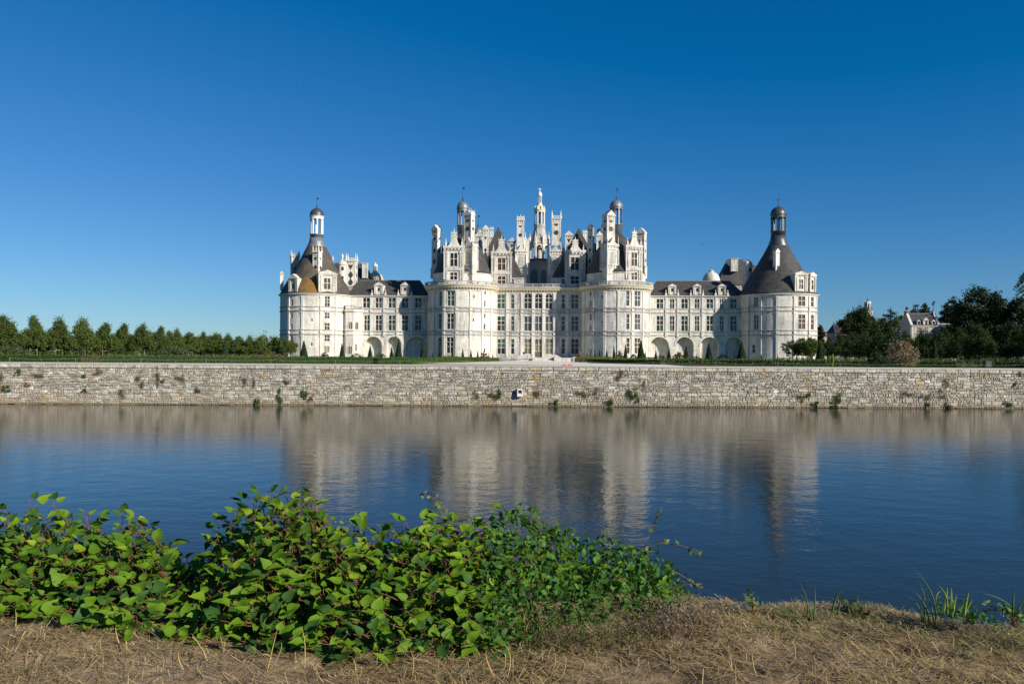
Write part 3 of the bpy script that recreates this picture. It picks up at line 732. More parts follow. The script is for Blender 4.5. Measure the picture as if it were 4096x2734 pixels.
for i, (a, b, n_) in enumerate(cols):
    arch = i in (2, 3, 4)
    W.win(a, b, Z4(0, 388 if arch else 402)[1], Z4(0, 635)[1], n_, 3, [G_DARK, G_DARK] if arch else [G_GREEN], arch)
    W.win(a, b, Z4(0, 762)[1], Z4(0, 1003)[1], n_, 2 if arch else 3, G_BLUE if i != 0 else GLS)
    if i == 3: W.win(a, b, Z4(0, 1137)[1], Z4(0, 1340)[1], 2, 2, G_YEL)
    else: W.win(a, b, Z4(0, 1134)[1], Z4(0, 1384)[1], n_, 3, G_YEL if i in (2, 4) else [G_DARK, G_DARK, G_GREEN, G_GREEN, G_GREEN, G_GREEN] if i < 2 else G_DARK)
da, db = PF.hit(cols[3][0], 1400)[0], PF.hit(cols[3][1], 1400)[0]; dz0, dz1 = zf(1432), zf(1341)
W.holes.append((da, db, dz0, dz1, False, .34)); W.build()
m = MB(); m.box(da, db, YC+.22, YC+.3, dz0, dz1)
for k in range(4):
    a_ = da+(db-da)*(k+.1)/4; b_ = da+(db-da)*(k+.9)/4; m.box(a_, b_, YC+.17, YC+.22, dz0+.1, dz0+.9*(dz1-dz0))
m.build('door', DOORW, keep)
def courses_for(root, surf, u0, u1, zb=ZB):
    m = MB(); course(m, surf, u0, u1, zb['s1b'], zb['s1t'], .22); course(m, surf, u0, u1, zb['s1d'], zb['s1c'], .24); m.build('string_course', STONE_G, root)
    m = MB(); course(m, surf, u0, u1, zb['s2b'], zb['s2t'], .22); course(m, surf, u0, u1, zb['s2d'], zb['s2c'], .24); m.build('string_course', STONE_G, root)
    for a, b in (('s1c', 's1b'), ('s2c', 's2b')):
        m = MB(); sweep(m, surf, u0, u1, [(-.02, zb[a]), (.03, zb[a]), (.03, zb[b]), (-.02, zb[b])]); m.build('frieze', STONE_G, root)
    m = MB(); sweep(m, surf, u0, u1, [(-.05, CB-.4), (.3, CB-.4), (.3, CB+.7), (.2, CB+.9), (-.05, CB+.9)]); m.build('plinth', STONE_G, root)
def cornice_for(root, surf, u0, u1, zb=ZB):
    m = MB(); h = zb['corn']-zb['con1']
    sweep(m, surf, u0, u1, [(-.05, zb['pil']), (.2, zb['pil']), (.22, zb['pil']+.25), (-.05, zb['pil']+.25)])
    sweep(m, surf, u0, u1, [(-.05, zb['con1']), (.75, zb['con1']), (.8, zb['con1']+.3*h), (1.0, zb['con1']+.7*h), (1.15, zb['con1']+.85*h), (1.15, zb['corn']), (-.4, zb['corn']+.02)])
    m.build('cornice', CORN, root); consoles(root, surf, u0, u1, zb['con0'], zb['con1'], .72)
    balustrade(root, surf, u0, u1, zb['corn']+.02, zb['bal'], .9)
def pils_for(root, surf, xs_, zb=ZB, wid=.70, pr=.22):
    for x in xs_:
        u = surf.hit(x, 1300)[0]
        for a, b in ((CB+.9, zb['s2d']), (zb['s2t'], zb['s1d']), (zb['s1t'], zb['pil'])):
            m = MB(); pilaster(m, surf, u, a, b, wid, pr); m.build('pilaster', TRIM, root)
        for a, b in ((zb['s2c'], zb['s2b']), (zb['s1c'], zb['s1b'])):
            m = MB(); pilaster(m, surf, u, a, b, wid*1.05, .34); m.build('pilaster_pedestal', TRIM, root)
courses_for(keep, PF, xa+tL.R*.9, xb-tR.R*.9); cornice_for(keep, PF, xa+tL.R*.85, xb-tR.R*.85)
pils_for(keep, PF, [Z4(x, 0)[0] for x in (1240, 1440, 1680, 1866, 2038)]+[Z5(x, 0)[0] for x in (405, 610)])
m = MB(); m.box(xa, xb, YC+.4, YC+44, ZB['corn']-1, ZB['corn']+.02)
m.box(xa, xa+.6, YC+.4, YC+44, CB-.5, ZB['corn']-1); m.box(xb-.6, xb, YC+.4, YC+44, CB-.5, ZB['corn']-1); m.box(xa, xb, YC+43.4, YC+44.1, CB-.5, ZB['corn']-1)
m.build('terrace_block', STONE_G, keep)
# attic storeys and steep slate roofs
Ya = YC+4
def attic(x0, x1, y0=1531, yb=1640, wins=()):
    pass
for T_, xl, xr in ((Z2, 900, 1705), (Z3, 370, 1230)):
    ax, aw, zb_, zt_ = pxbox(T_(xl, 0)[0], T_(xr, 0)[0], T_(0, 1530)[1], T_(0, 1640)[1], Ya)
    m = MB(); m.box(ax-aw/2, ax+aw/2, Ya, Ya+13, ZB['corn'], zt_); m.box(ax-aw/2-.15, ax+aw/2+.15, Ya-.2, Ya+13.2, zt_-.25, zt_+.05); m.build('attic_wall', STONE, keep)
    apx, apy = (1290, 700) if T_ is Z2 else (805, 715); ap = at(*T_(apx, apy), Ya+7)
    m = MB(); x0_, x1_ = ax-aw/2-.2, ax+aw/2+.2
    m.frus(x0_, x1_, Ya-.25, Ya+13.2, zt_+.05, ap.x-.15, ap.x+.15, Ya+6.9, Ya+7.1, ap.z); m.build('roof', SLATE, keep)
    m = MB(); finial(m, ap.x, Ya+7, ap.z-.3, 1.6, .14); m.build('finial', LEAD, keep)
xs4 = lambda T_, *v: tuple(T_(x, 0)[0] for x in v)
def small_attic_win(T_, x0, x1, y0, y1, Y, mat):
    cx_, w_, za, zb_ = pxbox(T_(x0, 0)[0], T_(x1, 0)[0], T_(0, y0)[1], T_(0, y1)[1], Y)
    lights(keep, (cx_, Y-.1), 0, w_, za, zb_, 1, 2, mat)
small_attic_win(Z4, 1493, 1558, 150, 240, Ya, G_SHUT); small_attic_win(Z5, 520, 588, 146, 235, Ya, G_DARK)
def D(T_, Y, x0, x1, yt, ye, yb, wins, **kw):
    ww = [(T_(a, 0)[0], T_(b, 0)[0], T_(0, c)[1], T_(0, d)[1], n_, r_) for a, b, c, d, n_, r_ in wins]
    return dormer(kw.pop('root', keep), T_(x0, 0)[0], T_(x1, 0)[0], T_(0, yt)[1], T_(0, ye)[1], T_(0, yb)[1], Y, ww, **kw)
D(Z2, Ya-1.2, 1178, 1508, 840, 1110, 1640, [(1285, 1408, 1205, 1402, 2, 2), (1285, 1408, 1505, 1640, 2, 2)], mats=G_SHUT, zbase=ZB['corn'], back=6)
D(Z3, Ya-1.2, 575, 908, 860, 1090, 1640, [(677, 803, 1192, 1400, 2, 2), (677, 803, 1505, 1640, 2, 2)], mats=G_BLACK, zbase=ZB['corn'], back=6)
def C(T_, Y, x0, x1, yt, yb, **kw):
    return chimney(kw.pop('root', keep), T_(x0, 0)[0], T_(x1, 0)[0], T_(0, yt)[1], T_(0, yb)[1], Y, **kw)
C(Z2, Ya+6, 1592, 1722, 505, 1060, topk='cross', inlay='ou'); C(Z3, Ya+6, 347, 518, 465, 1010, topk='crest', inlay='ou')
for T_, x0, x1 in ((Z2, 1558, 1772), (Z3, 308, 528)):
    pavilion(keep, T_(x0, 0)[0], T_(x1, 0)[0], T_(0, 965)[1], T_(0, 1480)[1], Ya+6, zbase=ZB['corn'])
C(Z2, Ya+1.2, 1032, 1136, 660, 1370, topk='gable', inlay='dv'); C(Z2, Ya+1.2, 1026, 1146, 1366, 1640, topk='flat', inlay='')
C(Z3, Ya+1.2, 938, 1068, 645, 1375, topk='gable', inlay='dv', rot=-.5); C(Z3, Ya+1.2, 930, 1054, 1370, 1640, topk='flat', inlay='')
C(Z2, YC+16, 908, 1030, 770, 1300, topk='gable', inlay='dv'); C(Z3, YC+16, 1086, 1200, 765, 1300, topk='gable', inlay='dv')
C(Z2, YC+18, 1455, 1588, 868, 1250, topk='gable', inlay='dv'); C(Z3, YC+18, 568, 712, 757, 1200, topk='gable', inlay='dv')
C(Z2, YC+26, 1145, 1212, 690, 1000, topk='cross', inlay='d1'); C(Z3, YC+26, 866, 950, 745, 1000, topk='cross', inlay='d1')
for T_, x0, x1, yr in ((Z2, 700, 1160, 1010), (Z3, 870, 1700, 960), (Z3, 430, 760, 1040), (Z2, 1330, 1560, 1060)):        # long roof ridges behind the front dormers
    cx_, w_, za, zb_ = pxbox(T_(x0, 0)[0], T_(x1, 0)[0], T_(0, yr)[1], T_(0, 1560)[1], YC+18)
    m = MB(); m.frus(cx_-w_*.55, cx_+w_*.55, YC+13, YC+23, ZB['corn'], cx_-w_*.42, cx_+w_*.42, YC+17.9, YC+18.1, zb_); m.build('roof', SLATE, keep)
# ------------------------------------------------------------------ keep: great lantern
YL = YC+22; lc = at(2157.6, 1000, YL); lx = lc.x
lz = lambda y: at(2157.6, 740+y/4.126, YL).z; lm = mpp(2157, YL); hp = lambda p: p/4.126*lm
r0 = hp(190)
m = MB((lx, YL, 0)); q_ = r0*.97; m.box(-q_, q_, -q_, q_, ZB['corn'], lz(1300)); m.box(-q_*1.07, q_*1.07, -q_*1.07, q_*1.07, lz(1300), lz(1280)); dr = m.build('lantern_base', STONE_G, keep)
for sx in (-1, 1):
    ax_ = lx+sx*hp(77); za, zb_ = lz(1640), lz(1415)
    m = MB(); r_ = hp(48); yq = YL-r0*.97
    pts = [(ax_-r_, za), (ax_+r_, za)]+[(ax_+r_*cos(pi*t/8), zb_-r_+r_*sin(pi*t/8)) for t in range(9)]
    m.prism([(x-0, z) for x, z in pts], yq-.05, yq+.05); o = m.build('arched_window', G_BLUE, dr)
m = MB(); m.lathe([(r0*1.0, lz(1279)), (r0*1.04, lz(1272)), (r0*1.04, lz(1262))], lx, YL, 8, pi/8); m.lathe([(r0*1.04, lz(1238)), (r0*1.04, lz(1230))], lx, YL, 8, pi/8)
for k in range(40):
    a = 2*pi*k/40; m.lathe([(.1, lz(1262)), (.12, lz(1250)), (.08, lz(1238))], lx+r0*.96*cos(a), YL+r0*.96*sin(a), 5)
m.build('balustrade', STONE_G, keep)
for k in range(8):       # piers, arches and volutes of the crown
    a = 2*pi*(k+.5)/8
    m = MB((lx, YL, a)); m.box(r0*.80, r0*.98, -.32, .32, lz(1230), lz(985)); m.box(r0*.76, r0*1.03, -.4, .4, lz(985), lz(965))
    m.box(r0*.82, r0*.96, -.25, .25, lz(965), lz(870)); finial(m, r0*.89, 0, lz(870), lz(770)-lz(870), .2); m.build('pier', TRIM, keep)
    m = MB((lx, YL, a)); P = []
    for t in range(9):
        f_ = t/8; rr = hp(178)*(1-f_)**1.7+hp(86)*(1-(1-f_)**1.7); P.append((rr, lz(965-f_*275)))
    pts = P+[(hp(60), lz(690)), (hp(60), lz(965))]
    m.T = (lx, YL, a); n0 = len(m.v)
    A_ = [m.p(x, -.22, z) for x, z in pts]; B_ = [m.p(x, .22, z) for x, z in pts]; m.f.append(A_); m.f.append(B_[::-1])
    for q in range(len(pts)): m.f.append([A_[q], B_[q], B_[(q+1) % len(pts)], A_[(q+1) % len(pts)]])
    m.build('volute', CORN, keep)
    a2 = 2*pi*k/8; m = MB((lx, YL, a2)); ww = r0*.88*sin(pi/8)
    for s_ in (-1, 1):
        K = 6; pp = [(s_*ww*.96, lz(985)), (s_*ww*.96, lz(1100))]+[(s_*ww*.78*cos(t*pi/2/K), lz(1100)+(lz(1010)-lz(1100))*sin(t*pi/2/K)) for t in range(K+1)]+[(0, lz(985))]
        A_ = [m.p(r0*.78, y, z) for y, z in pp]; B_ = [m.p(r0*.9, y, z) for y, z in pp]; m.f.append(A_); m.f.append(B_[::-1])
        for q in range(len(pp)): m.f.append([A_[q], B_[q], B_[(q+1) % len(pp)], A_[(q+1) % len(pp)]])
    m.build('arch', TRIM, keep)
m = MB(); m.lathe([(hp(40), lz(1230)), (hp(40), lz(985))], lx, YL, 12); m.build('stair_newel', STONE_G, keep)
m = MB(); m.lathe([(hp(168), lz(975)), (hp(150), lz(900)), (hp(118), lz(800)), (hp(95), lz(720)), (hp(100), lz(690)), (hp(104), lz(672)), (hp(104), lz(655))], lx, YL, 8, pi/8); m.build('crown_vault', STONE_G, keep)
def column_ring(r, z0, z1, n_, rc, name='column'):
    for k in range(n_):
        a = 2*pi*(k+.5)/n_; m = MB(); m.lathe([(rc*1.25, z0), (rc, z0+.06*(z1-z0)), (rc*.9, z0+.9*(z1-z0)), (rc*1.3, z1)], lx+r*cos(a), YL+r*sin(a), 7); m.build(name, TRIM, keep)
column_ring(hp(80), lz(655), lz(452), 8, hp(13))
m = MB(); m.lathe([(hp(34), lz(655)), (hp(34), lz(452))], lx, YL, 8); m.build('lantern_core', G_BLACK, keep)
m = MB(); m.lathe([(hp(90), lz(455)), (hp(92), lz(430)), (hp(98), lz(426)), (hp(98), lz(416)), (hp(80), lz(412)), (hp(74), lz(385)), (hp(50), lz(340)), (hp(38), lz(310)), (hp(38), lz(300))], lx, YL, 16)
for k in range(8):
    a = 2*pi*(k+.5)/8; m.lathe([(hp(13), lz(415)), (hp(15), lz(390)), (hp(8), lz(370)), (.02, lz(345))], lx+hp(82)*cos(a), YL+hp(82)*sin(a), 6)
    m.T = (lx, YL, a); m.box(hp(45), hp(72), -.1, .1, lz(385), lz(352)); m.T = None
m.build('crown', CORN, keep)
column_ring(hp(28), lz(300), lz(182), 6, hp(7)); m = MB(); m.lathe([(hp(12), lz(305)), (hp(12), lz(180))], lx, YL, 6)
m.lathe([(hp(37), lz(184)), (hp(39), lz(172)), (hp(36), lz(150)), (hp(26), lz(125)), (hp(10), lz(110)), (hp(8), lz(92)), (hp(16), lz(84)), (hp(5), lz(76)), (hp(5), lz(48)), (.02, lz(44))], lx, YL, 12)
m.box(lx-hp(24), lx+hp(24), YL-.12, YL+.12, lz(76), lz(64)); m.build('finial', TRIM, keep)
for T_, xq, yt, yb, Yq in ((Z2, 1735, 765, 1010, 10), (Z2, 1790, 775, 1010, 14), (Z2, 1760, 850, 1100, 12), (Z3, 300, 765, 1010, 14), (Z3, 545, 960, 1120, 12), (Z2, 1545, 960, 1120, 12), (Z2, 1200, 760, 1000, 24), (Z3, 905, 765, 1000, 24), (Z2, 690, 850, 1000, 2), (Z3, 1475, 860, 1000, 2), (Z3, 830, 950, 1090, 10), (Z2, 1440, 950, 1090, 10), (Z2, 880, 880, 1010, 5), (Z3, 1150, 890, 1010, 5)):   # free pinnacles among the roofs
    p = at(*T_(xq, yb), YC+Yq); zt = at(*T_(xq, yt), YC+Yq).z; m = MB(); h = zt-p.z; m.box(p.x-.34, p.x+.34, YC+Yq-.34, YC+Yq+.34, ZB['corn'], p.z+.45*h); m.box(p.x-.45, p.x+.45, YC+Yq-.45, YC+Yq+.45, p.z+.42*h, p.z+.48*h); finial(m, p.x, YC+Yq, p.z+.48*h, .52*h, .27); m.build('pinnacle', TRIM, keep)
# ------------------------------------------------------------------ keep: round corner towers
def keep_tower(T, Zt, axis_y, label, wins, pils, slits, front, dorm):
    r = thing('round_tower', label, 'castle tower', (T.cx, T.cy, CB), 'round towers of the keep')
    W_ = Wall(r, T, -pi, pi, CB-.5, ZB['corn'], STONE)
    for x0, x1, y0, y1, n_, mt in wins: W_.win(*Zt(x0, y0), *Zt(x1, y1), n_, 3, mt) if False else W_.win(Zt(x0, 0)[0], Zt(x1, 0)[0], Zt(0, y0)[1], Zt(0, y1)[1], n_, 3, mt)
    for x0, x1, y0, y1 in slits: W_.win(Zt(x0, 0)[0], Zt(x1, 0)[0], Zt(0, y0)[1], Zt(0, y1)[1], 1, 1, G_BLACK)
    W_.build(); courses_for(r, T, -pi, pi); cornice_for(r, T, -2.2, 2.2); pils_for(r, T, [Zt(x, 0)[0] for x in pils])
    m = MB(); m.lathe([(T.R+.8, ZB['corn']-.3), (T.R+.8, ZB['corn']+.015), (.5, ZB['corn']+.015)], T.cx, T.cy, 48); m.build('terrace', STONE_G, r)
    return r
towL = keep_tower(tL, Z4, 0, 'sunlit round keep tower with mullioned windows left of the central facade',
    [(445, 565, 345, 590, 2, G_GREEN), (440, 560, 715, 975, 2, GLS), (435, 557, 1108, 1370, 2, G_DARK), (318, 355, 348, 590, 1, G_GREEN), (305, 355, 720, 973, 1, G_GREEN), (303, 350, 1108, 1370, 1, G_DARK)],
    (225, 395, 608, 835, 1028, 1170), [(880, 903, 412, 465), (870, 893, 797, 850), (1062, 1090, 347, 405), (1060, 1084, 500, 607), (1058, 1082, 718, 795), (1043, 1080, 882, 988), (1052, 1078, 1285, 1365)], None, None)
towR = keep_tower(tR, Z5, 0, 'round keep tower casting its shadow on the facade, right of the central facade',
    [(1587, 1640, 342, 590, 1, G_BLUE), (1728, 1822, 350, 597, 2, G_BLUE), (1590, 1640, 722, 980, 1, G_BLUE), (1727, 1820, 727, 985, 2, G_BLUE), (1590, 1642, 1120, 1380, 1, G_SHUT), (1727, 1822, 1122, 1375, 2, G_SHUT)],
    (900, 1040, 1232, 1462, 1690, 1862, 1965), [(982, 1010, 342, 425), (986, 1012, 500, 605), (1177, 1200, 410, 458), (988, 1015, 718, 828), (1177, 1200, 840, 878), (988, 1012, 903, 990), (995, 1015, 1300, 1365)], None, None)
def keep_roof(root, T, Zt, ax, sgn, ydome):
    tz = lambda y: at(T_ax, 740+y/4.126, YC).z
    T_ax = Zt(ax, 0)[0]; rd = T.R*.86
    m = MB(); m.lathe([(rd, ZB['corn']), (rd, tz(1500)), (rd+.25, tz(1495)), (rd+.25, tz(1485))], T.cx, T.cy, 40); m.build('attic_wall', STONE, root)
    m = MB(); m.lathe([(rd+.2, tz(1486)), (rd*.92, tz(1400)), (rd*.80, tz(1240)), (rd*.68, tz(1080)), (rd*.52, tz(985)), (rd*.36, tz(900)), (1.8, tz(820))], T.cx, T.cy, 40); m.build('roof', SLATE, root, True)
    d0, d1 = ydome
    cupola(root, T.cx, T.cy, (tz(900), tz(668 if sgn < 0 else 652), tz(436 if sgn < 0 else 402), tz(d1), tz(d0)), 1.68 if sgn < 0 else 1.85, LEAD, LEAD, tz(22 if sgn < 0 else 48), 8)
def dormer_roof(root, T_, x0, x1, yr, yb, Y, Y2):
    a, b = at(*T_(x0, yb), Y), at(*T_(x1, yb), Y); c_ = at(*T_((x0+x1)/2, yr), (Y+Y2)/2); m = MB(); m.frus(a.x, b.x, Y, Y2, ZB['corn']+1, a.x+.2, b.x-.2, Y+2, Y2-2, c_.z); m.build('roof', SLATE, root)
dormer_roof(towL, Z2, 330, 560, 1020, 1500, YC-1, YC+8); dormer_roof(towR, Z3, 1500, 1790, 905, 1500, YC-1, YC+8)
keep_roof(towL, tL, Z2, 693, -1, (266, 392)); keep_roof(towR, tR, Z3, 1411, 1, (246, 372))
def on_cyl(T, px, rfac):
    q = Cyl(T.cx, T.cy, T.R*rfac); u, _ = q.hit(px, 1200); x, y, _ = q.map(u, 0); return u, y
u, y = on_cyl(tL, Z2(557, 0)[0], .9)
D(Z2, y, 393, 722, 720, 1020, 1590, [(500, 614, 1122, 1336, 2, 2), (498, 612, 1442, 1560, 2, 2)], root=towL, mats=G_BLACK, zbase=ZB['corn'], back=6, rot=u*.35)
u, y = on_cyl(tR, Z3(1715, 0)[0], .9)
D(Z3, y, 1578, 1852, 712, 1010, 1590, [(1675, 1768, 1115, 1333, 2, 2), (1675, 1766, 1440, 1560, 2, 2)], root=towR, mats=G_SHUT, zbase=ZB['corn'], back=6, rot=u*.5)
for T, r_, Zt, xa_, xb_, yt, yb, xc, xd, k in ((tL, towL, Z2, 716, 912, 405, 940, 705, 965, 'cross'), (tR, towR, Z3, 1188, 1412, 420, 935, 1143, 1474, 'gable')):
    u, y = on_cyl(T, Zt((xa_+xb_)/2, 0)[0], .72); ro = -.5 if Zt is Z2 else .55
    chimney(r_, Zt(xa_, 0)[0], Zt(xb_, 0)[0], Zt(0, yt)[1], Zt(0, yb)[1], y, rot=ro, topk=k, inlay='ou')
    pavilion(r_, Zt(xc, 0)[0], Zt(xd, 0)[0], Zt(0, 840)[1], Zt(0, 1470)[1], y-.3, rot=ro, zbase=ZB['corn'])
C(Z2, YC+3, 183, 350, 660, 1380, root=towL, topk='gable', inlay='dv', rot=-.55); C(Z2, YC+3, 166, 360, 1376, 1540, root=towL, topk='flat', inlay='', rot=-.55)
C(Z3, YC+3, 1755, 1930, 708, 1345, root=towR, topk='gable', inlay='dv', rot=-.45); C(Z3, YC+3, 1752, 1942, 1340, 1540, root=towR, topk='flat', inlay='', rot=-.45)
# two far towers of the keep, only their lead cupolas show
for Zt, ax, y0, y1, x_, lab in ((Z2, 957, 700, 790, xa+3, 'rear keep tower whose small lead dome peeps out between the left chimneys'), (Z3, 1190, 700, 790, xb-3, 'rear keep tower whose lead dome hides behind the right chimneys')):
    Y = YC+44; p = at(*Zt(ax, 900), Y); T = Cyl(p.x, Y, 9.8)
    r_ = thing('round_tower', lab, 'castle tower', (T.cx, T.cy, CB), 'round towers of the keep'); tz = lambda y: at(Zt(ax, 0)[0], 740+y/4.126, Y).z
    m = MB(); m.lathe([(9.8, CB-.5), (9.8, ZB['corn']), (8.4, ZB['corn']+.01), (8.4, ZB['corn']+2.5)], T.cx, Y, 40); m.build('wall', STONE, r_)
    m = MB(); m.lathe([(8.6, ZB['corn']+2.5), (6.3, tz(1330)), (3.4, tz(1150)), (1.9, tz(1050))], T.cx, Y, 32); m.build('roof', SLATE, r_, True)
    cupola(r_, T.cx, Y, (tz(1090), tz(980), tz(830), tz(y1), tz(y0)), 1.8, LEAD, LEAD, tz(490), 8)
# ------------------------------------------------------------------ wings and corner towers
YW = 239.3; PW = Plane(YW)
def band(zz, T_, px, y): return PW.hit(px, T_(0, y)[1])[1]
def wing(label, T_, x0, x1, xl_wall, xr_wall, upper, mid, arches, pils, roofpts, dorms, rows):
    xa_, xb_ = PW.hit(T_(x0, 0)[0], 1300)[0], PW.hit(T_(x1, 0)[0], 1300)[0]; pm = T_((x0+x1)/2, 0)[0]
    r = thing('castle_wing', label, 'castle wing', ((xa_+xb_)/2, YW, CB), 'wings of the castle')
    zz = lambda y: PW.hit(pm, T_(0, y)[1])[1]
    zt = zz(rows['eave'])
    W_ = Wall(r, PW, xa_, xb_, CB-.5, zt, STONE)
    for i, (a, b) in enumerate(upper): W_.win(T_(a, 0)[0], T_(b, 0)[0], T_(0, rows['u'][0])[1], T_(0, rows['u'][1])[1], 2, 2, [G_DARK, G_GREEN, G_DARK, G_DARK])
    for i, (a, b) in enumerate(mid): W_.win(T_(a, 0)[0], T_(b, 0)[0], T_(0, rows['m'][0])[1], T_(0, rows['m'][1])[1], 2, 3, [G_GREEN, G_DARK, G_DARK, G_DARK, G_DARK, G_DARK] if i % 2 else GLS)
    for a, b in arches:
        ua, ub, zb_, zt_ = W_.win(T_(a, 0)[0], T_(b, 0)[0], T_(0, rows['arch'])[1], T_(0, 1520)[1], 1, 1, None, True, False, 1.9)
        m = MB(); m.face([(ua, YW+1.88, zb_), (ub, YW+1.88, zb_), (ub, YW+1.88, zt_), (ua, YW+1.88, zt_)]); m.build('niche', STONE, r)
        m = MB(); rr = (ub-ua)/2; zc = zt_-rr; K = 14
        for k in range(K):
            t0, t1 = pi*k/K, pi*(k+1)/K
            q = [(ua+rr-f*cos(t), zc+f*sin(t)) for f, t in ((rr, t0), (rr, t1), (rr+.45, t1), (rr+.45, t0))]; m.prism([q[3], q[2], q[1], q[0]], YW-.14, YW+.1)
        m.build('archivolt', TRIM, r)
    W_.build()
    m = MB(); course(m, PW, xa_, xb_, zz(rows['s1'][1]), zz(rows['s1'][0]), .18); course(m, PW, xa_, xb_, zz(rows['s1'][3]), zz(rows['s1'][2]), .2); m.build('string_course', STONE_G, r)
    m = MB(); course(m, PW, xa_, xb_, zz(rows['s2'][1]), zz(rows['s2'][0]), .18); course(m, PW, xa_, xb_, zz(rows['s2'][3]), zz(rows['s2'][2]), .2); m.build('string_course', STONE_G, r)
    m = MB(); sweep(m, PW, xa_, xb_, [(-.05, zt-.55), (.15, zt-.5), (.2, zt-.3), (.5, zt-.15), (.5, zt+.02), (-.4, zt+.05)]); m.build('cornice', TRIM, r)
    for x in pils:
        u = PW.hit(T_(x, 0)[0], 1300)[0]
        for a, b in ((zz(rows['s1'][0]), zt-.55), (zz(rows['s2'][0]), zz(rows['s1'][3]))):
            m = MB(); pilaster(m, PW, u, a, b, .55, .2); m.build('pilaster', TRIM, r)
        for a, b in ((zz(rows['s1'][2]), zz(rows['s1'][1])), (zz(rows['s2'][3])-.3, zz(rows['s2'][1]))):
            m = MB(); pilaster(m, PW, u, a, b, .6, .32); m.build('pilaster_pedestal', TRIM, r)
    Yr = YW+6; e0, e1, k0, k1, yr = roofpts
    a, b = PW.hit(T_(e0, 0)[0], 1200)[0], PW.hit(T_(e1, 0)[0], 1200)[0]; c, d = at(*T_(k0, yr), Yr).x, at(*T_(k1, yr), Yr).x; zr = at(*T_((k0+k1)/2, yr), Yr).z
    m = MB(); m.frus(a, b, YW-.45, YW+12.4, zt+.03, c, d, Yr-.1, Yr+.1, zr); m.build('roof', SLATE, r)
    m = MB(); m.box(c, d, Yr-.22, Yr+.22, zr-.1, zr+.12); m.build('ridge_lead', LEAD, r)
    for (dx0, dx1, dy0, dye, dyb, wn) in dorms:
        dormer(r, T_(dx0, 0)[0], T_(dx1, 0)[0], T_(0, dy0)[1], T_(0, dye)[1], T_(0, dyb)[1], YW-.15, [(T_(a_, 0)[0], T_(b_, 0)[0], T_(0, c_)[1], T_(0, d_)[1], 1, 1) for a_, b_, c_, d_ in wn], style='small', back=4, mats=G_SHUT)
        for s_ in (dx0-22, dx1+20):
            p = at(*T_(s_, dyb), YW-.3); m = MB(); m.box(p.x-.28, p.x+.28, YW-.55, YW-.05, zt, zt+.7); finial(m, p.x, YW-.3, zt+.7, 1.3, .2); m.build('pinnacle', TRIM, r)
    m = MB(); m.box(xa_, xb_, YW+11.6, YW+12, CB-.5, zt); m.build('rear_wall', STONE_G, r)
    return r
wl = wing('lower castle wing with three recessed arches and five window bays on the left', Z1, 560, 1372, 0, 0,
    [(787, 848), (900, 957), (1017, 1077), (1135, 1195), (1253, 1312)], [(798, 848), (900, 957), (1017, 1077), (1133, 1193), (1253, 1312)],
    [(805, 957), (1000, 1132), (1172, 1362)], (860, 977, 1095, 1222), (640, 1368, 760, 1300, 810),
    [(890, 970, 820, 850, 938, [(918, 940, 876, 906)]), (1127, 1202, 820, 850, 938, [(1152, 1175, 874, 904)])],
    dict(eave=945, u=(965, 1056), m=(1122, 1259), arch=1312, s1=(1060, 1068, 1096, 1106), s2=(1262, 1270, 1290, 1300)))
wr = wing('lower castle wing with four recessed arches and three small dormers on the right', Z6, 20, 905, 0, 0,
    [(103, 163), (222, 263), (325, 383), (445, 487), (550, 610), (670, 705), (763, 823)], [(103, 163), (222, 263), (325, 383), (445, 487), (550, 610), (670, 705), (763, 823)],
    [(45, 216), (275, 436), (495, 662), (720, 868)], (190, 293, 410, 515, 637, 730), (45, 905, 105, 758, 814),
    [(210, 277, 838, 858, 944, [(233, 254, 880, 910)]), (433, 500, 838, 858, 944, [(457, 477, 880, 910)]), (655, 722, 838, 858, 944, [(678, 698, 880, 910)])],
    dict(eave=948, u=(975, 1061), m=(1127, 1264), arch=1316, s1=(1062, 1070, 1096, 1106), s2=(1268, 1276, 1298, 1308)))
# projecting stair turret on the left wing
zz = lambda y: PW.hit(1390, Z1(0, y)[1])[1]
P8 = [(PW.hit(Z1(545, 0)[0], 1300)[0], YW+.3), (at(*Z1(590, 1300), YW-2.6).x-.5, YW-2.6), (at(*Z1(634, 1300), YW-4.2).x, YW-4.4), (at(*Z1(706, 1300), YW-3.9).x, YW-4.2), (at(*Z1(778, 1300), YW-1.8).x, YW-1.8), (PW.hit(Z1(782, 0)[0], 1300)[0], YW+.3)]
P8 = [P8[0], P8[2], P8[3], P8[4], P8[5]]
m = MB(); m.slab(P8, CB-.5, zz(1085)); st = m.build('stair_turret', STONE, wl)
def ring(name, grow, za, zb_, mat=TRIM):
    cxm = sum(p[0] for p in P8)/5; m = MB(); m.slab([(cxm+(x-cxm)*(1+grow), YW+.3+(y-YW-.3)*(1+grow)) for x, y in P8], za, zb_); m.build(name, mat, st)
ring('string_course', .05, zz(1262), zz(1250)); ring('string_course', .055, zz(1300), zz(1290)); ring('cornice', .08, zz(1092), zz(1078)); ring('plinth', .05, CB-.4, CB+.6)
m = MB()
for (xa_, ya_), (xb_, yb_) in zip(P8, P8[1:4]+[P8[4]]):
    L = math.hypot(xb_-xa_, yb_-ya_); m.T = (xa_, ya_, math.atan2(yb_-ya_, xb_-xa_)); m.box(0, L, 0, .25, zz(1047), zz(1040)); m.box(0, L, 0, .25, zz(1080), zz(1073))
    for k in range(int(L/.4)): m.box(k*.4, k*.4+.14, .05, .2, zz(1073), zz(1047))
m.T = None; m.build('balustrade', STONE_G, st)
